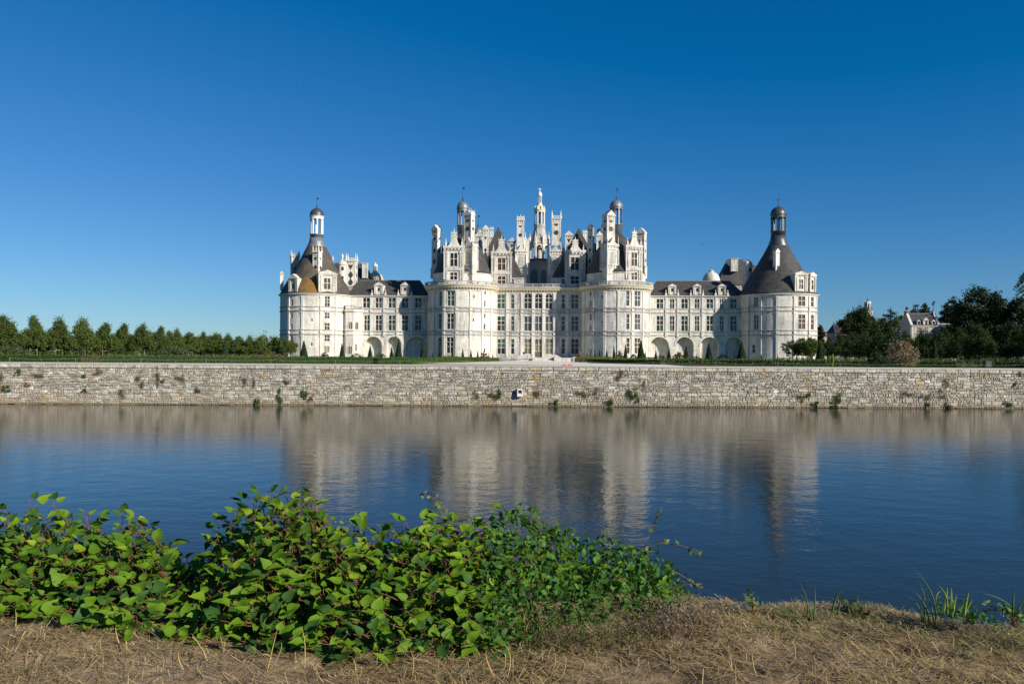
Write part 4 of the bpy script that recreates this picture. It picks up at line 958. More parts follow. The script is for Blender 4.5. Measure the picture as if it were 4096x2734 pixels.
def turret_win(e, f0, f1, y0, y1, arch):
    (xa_, ya_), (xb_, yb_) = P8[e], P8[e+1]; L = math.hypot(xb_-xa_, yb_-ya_); a = math.atan2(yb_-ya_, xb_-xa_)
    m = MB((xa_, ya_, a)); x0_, x1_ = L*f0, L*f1; za, zb_ = zz(y1), zz(y0); r_ = (x1_-x0_)/2
    pts = [(x0_, za), (x1_, za)]+([(x0_+r_+r_*cos(pi*t/8), zb_-r_+r_*sin(pi*t/8)) for t in range(9)] if arch else [(x1_, zb_), (x0_, zb_)])
    m.prism(pts, -.03, .1); o = m.build('window', G_DARK, st)
    m = MB((xa_, ya_, a)); m.box(x0_+r_-.08, x0_+r_+.08, -.1, .0, za, zb_-.05)
    m.box(x0_-.18, x0_, -.1, .05, za, zb_); m.box(x1_, x1_+.18, -.1, .05, za, zb_); m.box(x0_-.18, x1_+.18, -.1, .05, za-.2, za); m.box(x0_-.18, x1_+.18, -.09, .05, zb_, zb_+.2); m.build('window_frame', TRIM, st)
turret_win(0, .3, .7, 1182, 1252, True); turret_win(1, .45, .85, 1185, 1248, True); turret_win(2, .2, .55, 1185, 1250, True); turret_win(1, .38, .8, 1400, 1468, False); turret_win(2, .2, .42, 1380, 1440, False)
def corner_tower(label, T_, axis, edge, Y, wins, pils, rows, roofp, dorms, chims, cup, lich, cross):
    T = tower_at(T_(axis, 0)[0], T_(edge, 0)[0], Y); r = thing('round_tower', label, 'castle tower', (T.cx, T.cy, CB), 'corner towers of the castle')
    px = T_(axis, 0)[0]; zz = lambda y: T.hit(px, T_(0, y)[1])[1]; za = lambda y: at(px, T_(0, y)[1], Y).z; zt = zz(rows['eave'])
    W_ = Wall(r, T, -pi, pi, CB-.5, zt, STONE)
    for x0, x1, y0, y1, n_, rw, mt in wins: W_.win(T_(x0, 0)[0], T_(x1, 0)[0], T_(0, y0)[1], T_(0, y1)[1], n_, rw, mt)
    W_.build()
    for s_ in ('s1', 's2'):
        m = MB(); course(m, T, -pi, pi, zz(rows[s_][1]), zz(rows[s_][0]), .2); course(m, T, -pi, pi, zz(rows[s_][3]), zz(rows[s_][2]), .22); m.build('string_course', STONE_G, r)
    m = MB(); sweep(m, T, -pi, pi, [(-.05, zt-.7), (.15, zt-.6), (.2, zt-.35), (.55, zt-.2), (.55, zt+.02), (-.5, zt+.06)]); m.build('cornice', TRIM, r)
    m = MB(); sweep(m, T, -pi, pi, [(-.05, CB-.4), (.3, CB-.4), (.3, CB+.6), (.2, CB+.8), (-.05, CB+.8)]); m.build('plinth', STONE_G, r)
    for x in pils:
        u = T.hit(T_(x, 0)[0], 1300)[0]
        for a, b in ((CB+.8, zz(rows['s2'][3])), (zz(rows['s2'][0]), zz(rows['s1'][3])), (zz(rows['s1'][0]), zt-.7)):
            m = MB(); pilaster(m, T, u, a, b, .66, .22); m.build('pilaster', TRIM, r)
        for a, b in ((zz(rows['s1'][2]), zz(rows['s1'][1])), (zz(rows['s2'][2]), zz(rows['s2'][1]))):
            m = MB(); pilaster(m, T, u, a, b, .7, .34); m.build('pilaster_pedestal', TRIM, r)
    k = mpp(px, Y)
    prof = [(T.R+.45, zt+.05), (T.R+.05, zt+.5)]+[(p/2.24*k, za(y)) for p, y in roofp]
    m = MB(); m.lathe(prof[:-3]+[prof[-3]], T.cx, T.cy, 56); m.build('roof', lich, r, True)
    m = MB(); m.lathe([(prof[-3][0]+.05, prof[-3][1]-.3)]+[(a+.05, b) for a, b in prof[-3:]], T.cx, T.cy, 40); m.build('roof_lead', cup[5], r, True)
    cupola(r, T.cx, T.cy, tuple(za(y) for y in cup[0]), cup[1], cup[2], cup[3], za(cup[4]), 8, cup[5], cross)
    for d in dorms:
        x0, x1, yt, ye, yb, wn, st_ = d; u, _ = T.hit(T_((x0+x1)/2, 0)[0], 1200); x_, y_, _ = T.map(u, 0, .1)
        ww = [(T_(a, 0)[0], T_(b, 0)[0], T_(0, c)[1], T_(0, d_)[1], n_, rw) for a, b, c, d_, n_, rw in wn]
        dormer(r, T_(x0, 0)[0], T_(x1, 0)[0], T_(0, yt)[1], T_(0, ye)[1], T_(0, yb)[1], y_, ww, rot=max(-.95, min(.95, u)), style=st_, back=5, mats=G_SHUT, zbase=zt)
    for c in chims:
        x0, x1, yt, yb, dy, rot, tk, inl = c; chimney(r, T_(x0, 0)[0], T_(x1, 0)[0], T_(0, yt)[1], T_(0, yb)[1], Y+dy, rot=rot, topk=tk, inlay=inl)
    return r, T
ctl, TLc = corner_tower('round corner tower with lichen-stained cone roof and white open lantern at the left end', Z1, 368, 45, 240,
    [(445, 492, 952, 1045, 2, 3, G_DARK), (445, 490, 1097, 1150, 2, 2, G_DARK), (443, 490, 1190, 1253, 2, 2, G_DARK), (443, 490, 1300, 1355, 2, 2, G_DARK), (440, 488, 1397, 1455, 2, 1, G_YEL),
     (322, 338, 1150, 1177, 1, 1, G_BLACK), (320, 336, 1367, 1395, 1, 1, G_BLACK), (142, 160, 980, 1048, 1, 2, G_BLACK), (140, 158, 1100, 1150, 1, 1, G_BLACK), (140, 158, 1200, 1248, 1, 1, G_BLACK), (138, 158, 1308, 1360, 1, 1, G_BLACK)],
    (123, 245, 413, 545), dict(eave=925, s1=(1040, 1048, 1076, 1086), s2=(1248, 1256, 1286, 1296)),
    [(272, 860), (215, 770), (170, 690), (128, 600), (104, 552), (82, 508), (64, 468), (58, 430)],
    [(403, 537, 712, 748, 918, [(445, 492, 790, 888, 2, 2)], 'ped'), (118, 207, 745, 790, 918, [(146, 170, 838, 888, 1, 1)], 'ped')],
    [(335, 421, 512, 810, -5.6, -.35, 'crest', 'dv'), (130, 226, 556, 790, 2, .5, 'crest', 'd1'), (485, 522, 596, 720, 3, 0, 'crest', ''), (43, 78, 725, 900, -1, .3, 'gable', '')],
    ((440, 398, 262, 236, 162), 1.98, LEADD, WPAINT, 66, LEAD), SLATE_L, False)
ctr, TRc = corner_tower('round corner tower with dark cone roof and a cross on its lantern, right end', Z6, 1188, 1545, 240,
    [(975, 1012, 960, 1047, 2, 3, G_DARK), (977, 1014, 1120, 1250, 2, 3, G_DARK), (963, 985, 1385, 1460, 1, 2, G_BLACK), (1375, 1437, 952, 1040, 2, 2, G_SHUT), (1375, 1437, 1115, 1247, 2, 3, G_SHUT), (1373, 1432, 1327, 1450, 2, 3, G_SHUT),
     (1487, 1514, 960, 1045, 1, 2, G_SHUT), (1487, 1514, 1118, 1250, 1, 3, G_SHUT), (1487, 1514, 1330, 1450, 1, 3, G_SHUT)],
    (925, 1035, 1185, 1340, 1470), dict(eave=925, s1=(1042, 1050, 1076, 1086), s2=(1252, 1260, 1290, 1300)),
    [(296, 850), (232, 750), (196, 690), (150, 610), (118, 555), (90, 502), (70, 450), (62, 410)],
    [(1335, 1460, 724, 752, 915, [(1380, 1420, 800, 886, 2, 2)], 'ped'), (1462, 1537, 735, 760, 925, [(1490, 1512, 808, 892, 1, 2)], 'ped')],
    [(1144, 1207, 522, 800, -6.2, .5, 'gable', 'd1')],
    ((420, 370, 250, 222, 150), 2.1, LEADD, LEADD, 66, LEADD), SLATE, True)
# courtyard roofs, turrets and domes that rise behind the wings
def back_roof(root, T_, x0, x1, k0, k1, yr, yb, Y):
    a, b = at(*T_(x0, yb), Y), at(*T_(x1, yb), Y); c, d = at(*T_(k0, yr), Y+5), at(*T_(k1, yr), Y+5)
    m = MB(); m.box(a.x, b.x, Y, Y+10, CB, a.z); m.build('rear_wall', STONE_G, root)
    m = MB(); m.frus(a.x-.3, b.x+.3, Y-.3, Y+10.3, a.z, c.x, d.x, Y+4.8, Y+5.2, (c.z+d.z)/2); m.build('roof', SLATE, root)
def turret(root, T_, x0, x1, yb, yt, yd, yf, Y, dark=True):
    cx_, w_, z0_, z1_ = pxbox(T_(x0, 0)[0], T_(x1, 0)[0], T_(0, yt)[1], T_(0, yb)[1], Y); r_ = w_/2; zd = at(T_((x0+x1)/2, 0)[0], T_(0, yd)[1], Y).z; zf_ = at(T_((x0+x1)/2, 0)[0], T_(0, yf)[1], Y).z; h = z1_-z0_
    m = MB(); m.lathe([(r_*.9, CB), (r_*.9, z1_-.6), (r_*1.03, z1_-.4), (r_*1.03, z1_)], cx_, Y, 20)
    for f in (.3, .62): m.lathe([(r_*.9, z0_+f*h), (r_*.97, z0_+f*h+.05), (r_*.97, z0_+f*h+.25), (r_*.9, z0_+f*h+.3)], cx_, Y, 20)
    t = m.build('turret', STONE, root)
    m = MB(); m.lathe([(r_, z1_), (r_*.95, z1_+.35*(zd-z1_)), (r_*.7, z1_+.75*(zd-z1_)), (.2, zd)], cx_, Y, 20); m.build('turret_dome', CORN, t, True)
    m = MB(); m.lathe([(.3, zd-.2), (.25, zd+.4*(zf_-zd)), (.4, zd+.5*(zf_-zd)), (.35, zd+.7*(zf_-zd)), (.02, zf_)], cx_, Y, 8); m.build('finial', TRIM, t)
    for f in (.15, .5, .82):
        m = MB((cx_, Y, .35)); m.box(-.35, .35, -r_*.93, -r_*.8, z0_+f*h-.55, z0_+f*h+.55); m.build('window', G_DARK, t)
turret(wl, Z1, 560, 642, 920, 660, 632, 566, YW+4); turret(wr, Z6, 876, 962, 920, 672, 630, 602, YW+3)
back_roof(wl, Z1, 520, 850, 540, 745, 655, 830, YW+16); back_roof(wl, Z1, 690, 860, 735, 800, 660, 820, YW+20)
chimney(wl, Z1(636, 0)[0], Z1(736, 0)[0], Z1(0, 586)[1], Z1(0, 870)[1], YW+7, topk='crest', inlay='dv'); chimney(wl, Z1(782, 0)[0], Z1(832, 0)[0], Z1(0, 652)[1], Z1(0, 790)[1], YW+17, topk='flat', inlay='')
back_roof(wr, Z6, 660, 960, 735, 875, 622, 850, YW+38); back_roof(wr, Z6, 940, 1100, 960, 1060, 676, 850, YW+12); chimney(wr, Z6(762, 0)[0], Z6(832, 0)[0], Z6(0, 612)[1], Z6(0, 730)[1], YW+39, topk='flat', inlay='')
def stone_dome(root, T_, x0, x1, ytop, ybase, Y, mat, lant=None):
    cx_, w_, z0_, z1_ = pxbox(T_(x0, 0)[0], T_(x1, 0)[0], T_(0, ytop)[1], T_(0, ybase)[1], Y); r_ = w_/2; pr = [(r_, CB), (r_, z0_)]
    K = 7
    for t in range(K):
        a0, a1 = t*pi/2/K, (t+1)*pi/2/K; pr += [(r_*cos(a0)*.97, z0_+(z1_-z0_)*sin(a0)), (r_*(cos(a1)*.97+.03*(t < K-1)), z0_+(z1_-z0_)*sin(a1)-.04)]
    pr.append((.05, z1_)); m = MB(); m.lathe(pr, cx_, Y, 28); d = m.build('dome', mat, root)
    if lant:
        zl = at(T_((x0+x1)/2, 0)[0], T_(0, lant)[1], Y).z; h = zl-z1_; m = MB(); m.lathe([(.9, z1_-.5), (.9, z1_+.1*h), (.6, z1_+.12*h)], cx_, Y, 10)
        for k in range(6): a = 2*pi*k/6; m.lathe([(.13, z1_+.1*h), (.13, z1_+.55*h)], cx_+.62*cos(a), Y+.62*sin(a), 6)
        m.lathe([(.85, z1_+.55*h), (.85, z1_+.62*h), (.7, z1_+.72*h), (.2, z1_+.8*h), (.2, z1_+.86*h), (.02, zl)], cx_, Y, 10); m.build('dome_lantern', TRIM, d)
stone_dome(wl, Z1, 824, 972, 735, 812, YW+24, CORN, 642)
stone_dome(wr, Z6, 513, 672, 730, 815, YW+30, STONE, 712)
# ------------------------------------------------------------------ vegetation helpers
def unit(n_, r):
    v = r.normal(size=(n_, 3)); return v/np.linalg.norm(v, axis=1)[:, None]
def leaf_quads(P, size, r, elong=.55, updir=None, flat=0.):
    n_ = len(P); a = unit(n_, r)
    if updir is not None: a = a+updir; a /= np.linalg.norm(a, axis=1)[:, None]
    a[:, 2] *= (1-flat); b = np.cross(a, unit(n_, r)); b /= np.linalg.norm(b, axis=1)[:, None]+1e-9
    s = (size*r.uniform(.6, 1.3, n_))[:, None] if np.isscalar(size) else size[:, None]
    V = np.stack([P-a*s, P+b*s*elong, P+a*s, P-b*s*elong], 1).reshape(-1, 3)
    return V, np.arange(n_*4).reshape(-1, 4)
def crown_pts(n_, prof, H, Rr, r, clumps=60, cl=.18, shell=.55, up=0.):
    """points of a crown whose radius at height fraction t follows prof; gathered in clumps"""
    ts, rs_ = zip(*prof); t = r.uniform(0, 1, clumps*6); w_ = np.interp(t, ts, rs_)
    keep_ = r.uniform(0, 1, len(t)) < w_/max(rs_); t = t[keep_][:clumps]; w_ = w_[keep_][:clumps]
    k = len(t); a = r.uniform(0, 2*pi, k); q = shell+(1-shell)*np.sqrt(r.uniform(0, 1, k)); q = np.where(r.uniform(0, 1, k) < .2, q*.5, q)
    C_ = np.stack([np.cos(a)*w_*q*Rr, np.sin(a)*w_*q*Rr, t*H], 1); sz = cl*Rr*r.uniform(.7, 1.35, k)
    i = r.randint(0, k, n_); d = r.normal(size=(n_, 3))*np.array([.6, .6, .42]); 
    P = C_[i]+d*sz[i][:, None]
    if up: P[:, 2] += up*np.abs(r.normal(size=n_))*sz[i]
    return P
def limbs(mb_, H, trunkh, R_, r, rad0, nl=7, topf=.75):
    p = Vector((0, 0, -.3)); z = [0, trunkh, trunkh+(H-trunkh)*.35, trunkh+(H-trunkh)*topf]; pts = [Vector((0, 0, -.3))]+[Vector((r.uniform(-.05, .05)*H*.3, r.uniform(-.05, .05)*H*.3, q)) for q in z[1:]]
    rr = [rad0*1.25, rad0, rad0*.65, rad0*.2]
    for a, b, ra, rb in zip(pts, pts[1:], rr, rr[1:]): mb_.tube(a, b, ra, rb, 7)
    for k in range(nl):
        f = r.uniform(0, 1); b0 = pts[1].lerp(pts[3], f*.8); a = 2*pi*k/nl+r.uniform(-.4, .4); L = R_*r.uniform(.5, .85)*(1-.4*f)
        e = b0+Vector((cos(a)*L, sin(a)*L, L*r.uniform(.3, .9))); mb_.tube(b0, e, rad0*.4*(1-.5*f), rad0*.08, 5)
TREEM = {}
def tree_meshes(key, H, R_, trunkh, prof, nleaf, lsize, mat, seed, clumps=60, cl=.18, rad0=.12, up=0., shell=.55, flat=0., nl=7, topf=.75):
    r = np.random.RandomState(seed); P = crown_pts(nleaf, prof, H-trunkh, R_, r, clumps, cl, shell, up); P[:, 2] += trunkh
    P = P[P[:, 2] > trunkh*.75]
    V, F_ = leaf_quads(P, lsize, r, flat=flat); m = MB(); limbs(m, H, trunkh, R_, random.Random(seed), rad0, nl, topf)
    TREEM[key] = (m.mesh('trunk', BARK), mesh_np('crown', V, F_, mat)); return TREEM[key]
def plant_tree(key, name, label, cat, loc, s=1., sz=None, rz=0., group=None):
    t = thing(name, label, cat, loc, group, rz); a, b = TREEM[key]
    for nm, me in (('trunk', a), ('crown', b)):
        o = link(bpy.data.objects.new(nm, me), t); o.scale = (s, s, sz or s)
    return t
# ------------------------------------------------------------------ garden: lime alleys with stakes
LP = [(0, .7), (.06, .97), (.18, 1), (.36, .8), (.55, .55), (.75, .3), (.9, .13), (1, .02)]
for k in range(5): tree_meshes('lime%d' % k, 8.2, 3.15, 2.1, LP, 8000, .16, L_LIME, 20+k, 120, .15, .09, .9)
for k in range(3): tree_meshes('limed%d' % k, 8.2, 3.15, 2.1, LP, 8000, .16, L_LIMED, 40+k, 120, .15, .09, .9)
tree_meshes('round0', 6.0, 2.2, 2.0, [(0, .6), (.3, 1), (.7, .9), (1, .2)], 3500, .14, L_LIME, 60, 60, .2, .08)
rt = random.Random(11)
stake_parts = None
def stakes(loc, label, rz, group):
    global stake_parts
    if stake_parts is None:
        m = MB(); m.tube((0, 0, -.2), (0, 0, 2.15), .055, .05, 6); b = MB(); b.box(-.62, .62, -.02, .02, 1.78, 1.9); stake_parts = (m.mesh('post', WOOD), b.mesh('crossbar', WOOD))
    t = thing('tree_stakes', label, 'tree stakes', loc, group, rz); P_ = [(-.6, -.45), (.6, -.45), (0, .6)]
    for x, y in P_:
        o = link(bpy.data.objects.new('post', stake_parts[0]), t); o.location = (x, y, 0)
    for i in range(3):
        (x0, y0), (x1, y1) = P_[i], P_[(i+1) % 3]; o = link(bpy.data.objects.new('crossbar', stake_parts[1]), t); o.location = ((x0+x1)/2, (y0+y1)/2, 0); o.rotation_euler = (0, 0, math.atan2(y1-y0, x1-x0))
def alley(side, front, tag_):
    """front row given by photo column and top; the rows behind are set 7 m further out"""
    for ri in range(3):
        for i, (px, yt) in enumerate(front):
            yh = YH+(px-2048)*math.tan(ROLL); Y = min(300. if side > 0 else 226.+4*ri, (8.0-1.7)*FPX/(yh-yt)); hh = (yh-yt)*Y/FPX+1.75; p = at(px, 1420, Y)
            x = p.x+side*ri*7.2+rt.uniform(-.4, .4)*(ri > 0); yy = Y+ri*3.2+rt.uniform(-.5, .5)*(ri > 0)
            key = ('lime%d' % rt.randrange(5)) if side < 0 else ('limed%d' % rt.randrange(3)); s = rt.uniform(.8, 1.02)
            rowname = ['front', 'second', 'third'][ri]
            lab = 'young lime tree, %s from the canal in the %s row of the %s alley' % (ordw(i), rowname, tag_)
            sz = (hh/8.2)*(rt.uniform(.92, 1.0) if ri == 0 else rt.uniform(.8, .98)); s *= min(1., .35+.65*hh/8.)
            plant_tree(key, 'lime_tree', lab, 'tree', (x, yy, gz(yy)), s, sz, rt.uniform(0, 6.28), '%s alley of lime trees' % tag_)
            if ri < 2: stakes((x, yy, gz(yy)), 'wooden stakes round the %s lime trunk of the %s row, %s alley' % (ordw(i), rowname, tag_), rt.uniform(0, 1), '%s alley stakes' % tag_)
alley(-1, [(-230, 1238), (-100, 1246), (18, 1255), (132, 1268), (236, 1272), (329, 1276), (424, 1286), (498, 1297), (571, 1297), (645, 1305), (704, 1309), (758, 1315), (815, 1323), (860, 1324), (910, 1329), (955, 1333), (998, 1336), (1035, 1340)], 'left')
alley(1, [(4290, 1270), (4140, 1290), (4022, 1299), (3915, 1295), (3835, 1313), (3755, 1318), (3686, 1318), (3620, 1326), (3567, 1324), (3515, 1327), (3460, 1330), (3408, 1336), (3364, 1341), (3318, 1347)], 'right')
for i, (zx, ytop, Yt) in enumerate(((ZM(1880, 0)[0], ZM(0, 190)[1], 222), (ZM(1790, 0)[0], ZM(0, 160)[1], 228), (ZM(1700, 0)[0], ZM(0, 175)[1], 236))):
    p = at(zx, 1420, Yt); zt = at(zx, ytop, Yt).z; h = zt-gz(Yt)
    plant_tree('round0', 'lime_tree', 'small round-headed lime, %s left of the left corner tower' % ordw(i), 'tree', (p.x, Yt, gz(Yt)), h/6.0, None, i*1.3)
    stakes((p.x, Yt, gz(Yt)), 'wooden stakes under the %s round-headed lime beside the left tower' % ordw(i), .3*i, 'left alley stakes')
for i, (zx, ytop, Yt) in enumerate(((Z6(1300, 0)[0], Z6(0, 1345)[1], 214), (Z6(1405, 0)[0], Z6(0, 1335)[1], 212), (Z6(1500, 0)[0], Z6(0, 1335)[1], 210), (Z8(130, 0)[0], Z8(0, 705)[1], 208), (Z8(30, 0)[0], Z8(0, 712)[1], 216))):
    p = at(zx, 1420, Yt); zt = at(zx, ytop, Yt).z; h = zt-gz(Yt)
    plant_tree('round0', 'lime_tree', 'small round-headed lime, %s of those before the right corner tower' % ordw(i), 'tree', (p.x, Yt, gz(Yt)), h/6.0, None, i*1.1)
# ------------------------------------------------------------------ far trees and village on the right
SH = {'round': ([(0, .55), (.2, .95), (.5, 1), (.8, .75), (1, .15)], 1., 0.), 'cone': ([(0, .9), (.15, 1), (.5, .6), (.8, .3), (1, .02)], 1., 0.),
      'pine': ([(0, .35), (.2, .5), (.35, .25), (.5, .9), (.7, .7), (.85, .55), (1, .1)], 1., .5), 'oak': ([(0, .6), (.12, .9), (.3, .8), (.45, 1), (.7, .85), (.9, .5), (1, .12)], 1., 0.),
      'cedar': ([(0, .8), (.15, 1), (.3, .7), (.45, .95), (.6, .6), (.75, .6), (.9, .3), (1, .03)], 1., .6)}
def far_tree(kind, px, ytop, wpx, Y, mat, label, name, seed, nleaf=6000, lsize=.3, trunk=.12, ybase=None):
    zt = at(px, ytop, Y).z; g = gz(Y); H = zt-g; R_ = wpx*mpp(px, Y)/2; pr, _, fl = SH[kind]
    cl = .24 if kind in ('round', 'oak') else .17
    tree_meshes('far%d' % seed, H, R_, H*trunk, pr, int(nleaf*1.5), lsize, mat, seed, 150 if kind in ('round', 'oak') else 85, cl, max(.2, H*.018), 0, .45, fl, 9, .95)
    p = at(px, 1420, Y); plant_tree('far%d' % seed, name, label, 'tree', (p.x, Y, g))
z8 = lambda x, y: Z8(x, y)
def ft(kind, x, y, wz, Y, mat, label, name, seed, **kw): far_tree(kind, Z8(x, 0)[0], Z8(0, y)[1], wz/2.614, Y, mat, label, name, seed, **kw)
ft('round', 615, 412, 400, 268, L_OAK, 'large dense rounded tree in front of the church tower', 'chestnut_tree', 101, nleaf=24000, lsize=.3)
ft('oak', 868, 508, 210, 285, L_OAK, 'brownish green tree to the right of the large rounded tree', 'broadleaf_tree', 102, nleaf=6000)
ft('round', 1030, 462, 190, 345, L_LIME, 'yellowish green rounded tree behind the low roof left of the manor', 'broadleaf_tree', 103, nleaf=6000)
ft('cedar', 945, 352, 260, 380, L_CEDAR, 'blue cedar with upswept bare-tipped branches left of the manor', 'cedar_tree', 104, nleaf=4500)
ft('cone', 1112, 346, 110, 372, L_CEDAR, 'narrow pointed spruce rising beside the manor left chimney', 'spruce_tree', 105, nleaf=3500)
ft('oak', 1200, 372, 200, 385, L_CEDAR, 'dark flat-topped cedar behind the manor ridge', 'cedar_tree', 106)
ft('oak', 1298, 354, 110, 380, L_DARK, 'dark tuft-headed pine above the middle of the manor ridge', 'pine_tree', 107, nleaf=3500, trunk=.5)
ft('cone', 1350, 362, 110, 390, L_DARK, 'shorter dark fir above the right half of the manor ridge', 'fir_tree', 108, nleaf=3500)
ft('cone', 1394, 328, 120, 384, L_DARK, 'taller dark fir beside the manor right chimney', 'fir_tree', 109, nleaf=3500)
ft('pine', 1578, 254, 190, 345, L_OAK, 'tall layered pine standing alone against the sky right of the manor', 'pine_tree', 110, nleaf=4500)
ft('oak', 1520, 350, 180, 350, L_DARK, 'lower dark tree at the foot of the lone layered pine', 'broadleaf_tree', 111)
ft('oak', 1850, 190, 470, 300, L_OAK, 'huge spreading tree, tallest of the wood on the right', 'oak_tree', 112, nleaf=15000, lsize=.36)
ft('oak', 2050, 220, 260, 296, L_DARK, 'dark tall tree just right of the huge spreading tree', 'broadleaf_tree', 113, nleaf=9000, lsize=.34)
ft('round', 2270, 290, 320, 285, L_DARK, 'dark rounded tree at the right edge of the wood', 'broadleaf_tree', 114, nleaf=11000, lsize=.34)
ft('round', 1640, 420, 300, 330, L_DARK, 'black-green tree between the manor and the huge spreading tree', 'broadleaf_tree', 115, nleaf=8000, lsize=.34)
ft('round', 1960, 420, 360, 290, L_DARK, 'dark undergrowth tree below the huge spreading tree', 'broadleaf_tree', 116, nleaf=9000, lsize=.34)
ft('round', 1560, 590, 240, 296, L_DARK, 'low dark tree hiding the right end of the manor', 'broadleaf_tree', 119, nleaf=7000, lsize=.32)
ft('round', 1760, 560, 300, 262, L_DARK, 'low dark tree under the left side of the huge spreading tree', 'broadleaf_tree', 120, nleaf=7000, lsize=.32)
ft('round', 2170, 540, 330, 258, L_DARK, 'low dark tree under the rounded tree at the right edge', 'broadleaf_tree', 121, nleaf=7000, lsize=.32)
ft('oak', 205, 570, 90, 292, L_DARK, 'small dark tree peeping out right of the right corner tower', 'broadleaf_tree', 117, nleaf=3000)
ft('round', 342, 592, 70, 330, L_LIME, 'tiny pale tree beyond the church apse', 'broadleaf_tree', 118, nleaf=2000)
# conifer whose branch reaches into the picture at the right edge
r_ = np.random.RandomState(5); Yb = 150; pb = at(4330, 1420, Yb); t = thing('cedar_tree', 'cedar at the right edge of the picture with one drooping branch in view', 'tree', (pb.x, Yb, gz(Yb)))
H = at(4330, 940, Yb).z-gz(Yb); P = crown_pts(9000, SH['cedar'][0], H*.8, 6.2, r_, 90, .15, .4); P[:, 2] += H*.2
ext = []
for k in range(9):
    a0 = at(4130, 1050+14*k, Yb-1); e = at(4052+8*abs(k-4)+r_.uniform(-6, 10), 1098+13*k, Yb-1)
    for q in range(130):
        f = r_.uniform(0, 1); v = a0.lerp(e, f)-Vector((pb.x, Yb, gz(Yb))); ext.append((v.x+r_.normal()*.12, v.y+r_.normal()*.2, v.z+r_.normal()*.12-f*.2))
P = np.concatenate([P, np.array(ext)]); V, F_ = leaf_quads(P, .17, r_); o = link(bpy.data.objects.new('crown', mesh_np('crown', V, F_, L_DARK)), t)
m = MB(); limbs(m, H, H*.2, 5, random.Random(4), .4, 10, .95)
for k in range(5): v = at(4075, 1100+24*k, Yb-1)-Vector((pb.x, Yb, gz(Yb))); m.tube((0, 0, v.z-.5), v, .14, .03, 5)
link(bpy.data.objects.new('trunk', m.mesh('trunk', BARK)), t)
# far wood behind the left alley
r_ = np.random.RandomState(9); PP = []
for px, ytop in [(x_, 1352-8*sin(x_*.011)+r_.uniform(-5, 5)) for x_ in range(-200, 1120, 26)]+[(1035, 1338), (1062, 1334), (1085, 1340), (1100, 1349), (1118, 1352)]:
    Y = 330+r_.uniform(-15, 25); zt = at(px, ytop, Y).z; g = gz(Y); Rw = 5.; c_ = at(px, 1420, Y); q = crown_pts(420, SH['round'][0], zt-g, Rw, r_, 30, .3, .5); PP.append(q+np.array([c_.x, Y, g]))
V, F_ = leaf_quads(np.concatenate(PP), .42, r_); o = link(bpy.data.objects.new('distant_wood', mesh_np('distant_wood', V, F_, L_LIME))); stuff(o, 'distant green wood showing between the trees of the left alley', 'wood')
# manor house
def quadpts(m, pts): m.face(pts)
Ym = 300; mz = lambda y: at(Z8(1310, 0)[0], Z8(0, y)[1], Ym).z; mx = lambda x: at(Z8(x, 0)[0], 1300, Ym).x; g = gz(Ym)
x0, x1 = mx(1168), mx(1455); ze, zr = mz(575), mz(446); dep = 9.
man = thing('manor_house', 'pale manor house with steep slate roof, gable walls and three stone dormers', 'house', ((x0+x1)/2, Ym, g))
PM = Plane(Ym); W_ = Wall(man, PM, x0, x1, g-.5, ze, PLASTER, .25)
for a, b in ((1225, 1258), (1303, 1336), (1381, 1414)):
    W_.win(Z8(a, 0)[0], Z8(b, 0)[0], Z8(0, 597)[1], Z8(0, 652)[1], 2, 2, G_DARK); W_.win(Z8(a, 0)[0], Z8(b, 0)[0], Z8(0, 700)[1], Z8(0, 752)[1], 2, 2, G_DARK)
W_.build()
for xx, s_ in ((x0, -1), (x1, 1)):       # gable walls with raised copings and a stack
    m = MB((xx, Ym, pi/2)); m.prism([(0, g-.5), (dep, g-.5), (dep, ze), (dep/2, zr+.4), (0, ze)], -.35, .35); m.build('gable_wall', PLASTER, man)
    m = MB((xx, Ym, pi/2)); m.prism([(-.3, ze), (0, ze-.1), (dep/2, zr+.25), (dep, ze-.1), (dep+.3, ze), (dep/2, zr+.75)], -.42, .42); m.build('coping', TRIM, man)
    m = MB(); m.box(xx-.45, xx+.45, Ym+dep/2-.8, Ym+dep/2+.8, zr-.5, mz(420)); m.box(xx-.55, xx+.55, Ym+dep/2-.9, Ym+dep/2+.9, mz(420)-.35, mz(420)-.1); m.build('chimney', REDB if s_ < 0 else STONE, man)
    m = MB(); m.box(xx-.3 if s_ > 0 else xx-.02, xx+.3 if s_ < 0 else xx+.02, Ym-.12, Ym+.1, g, ze); m.build('quoin_strip', TRIM, man)
m = MB(); m.prism([(0, 0), (0, 0), (0, 0)], 0, 0); m = MB((x0+.35, Ym, pi/2)); m.prism([(-.4, ze-.05), (dep+.4, ze-.05), (dep/2, zr)], -(x1-x0-.7), 0); m.build('roof', SLATE, man)
m = MB(); m.box(x0, x1, Ym-.3, Ym+.05, ze-.35, ze-.05); m.build('cornice', TRIM, man)
m = MB(); m.box(x0+.3, x1-.3, Ym+dep/2-.2, Ym+dep/2+.2, zr-.1, zr+.12); m.build('ridge_lead', LEAD, man)
for a, b, yt, ye, wn in ((1222, 1256, 515, 533, (1232, 1250, 543, 566)), (1287, 1340, 488, 522, (1310, 1326, 535, 570)), (1376, 1412, 515, 533, (1386, 1406, 543, 566))):
    dormer(man, Z8(a, 0)[0], Z8(b, 0)[0], Z8(0, yt)[1], Z8(0, ye)[1], Z8(0, 572)[1], Ym-.1, [(Z8(wn[0], 0)[0], Z8(wn[1], 0)[0], Z8(0, wn[2])[1], Z8(0, wn[3])[1], 1, 1)], style='ped', back=4, mats=G_BLACK)
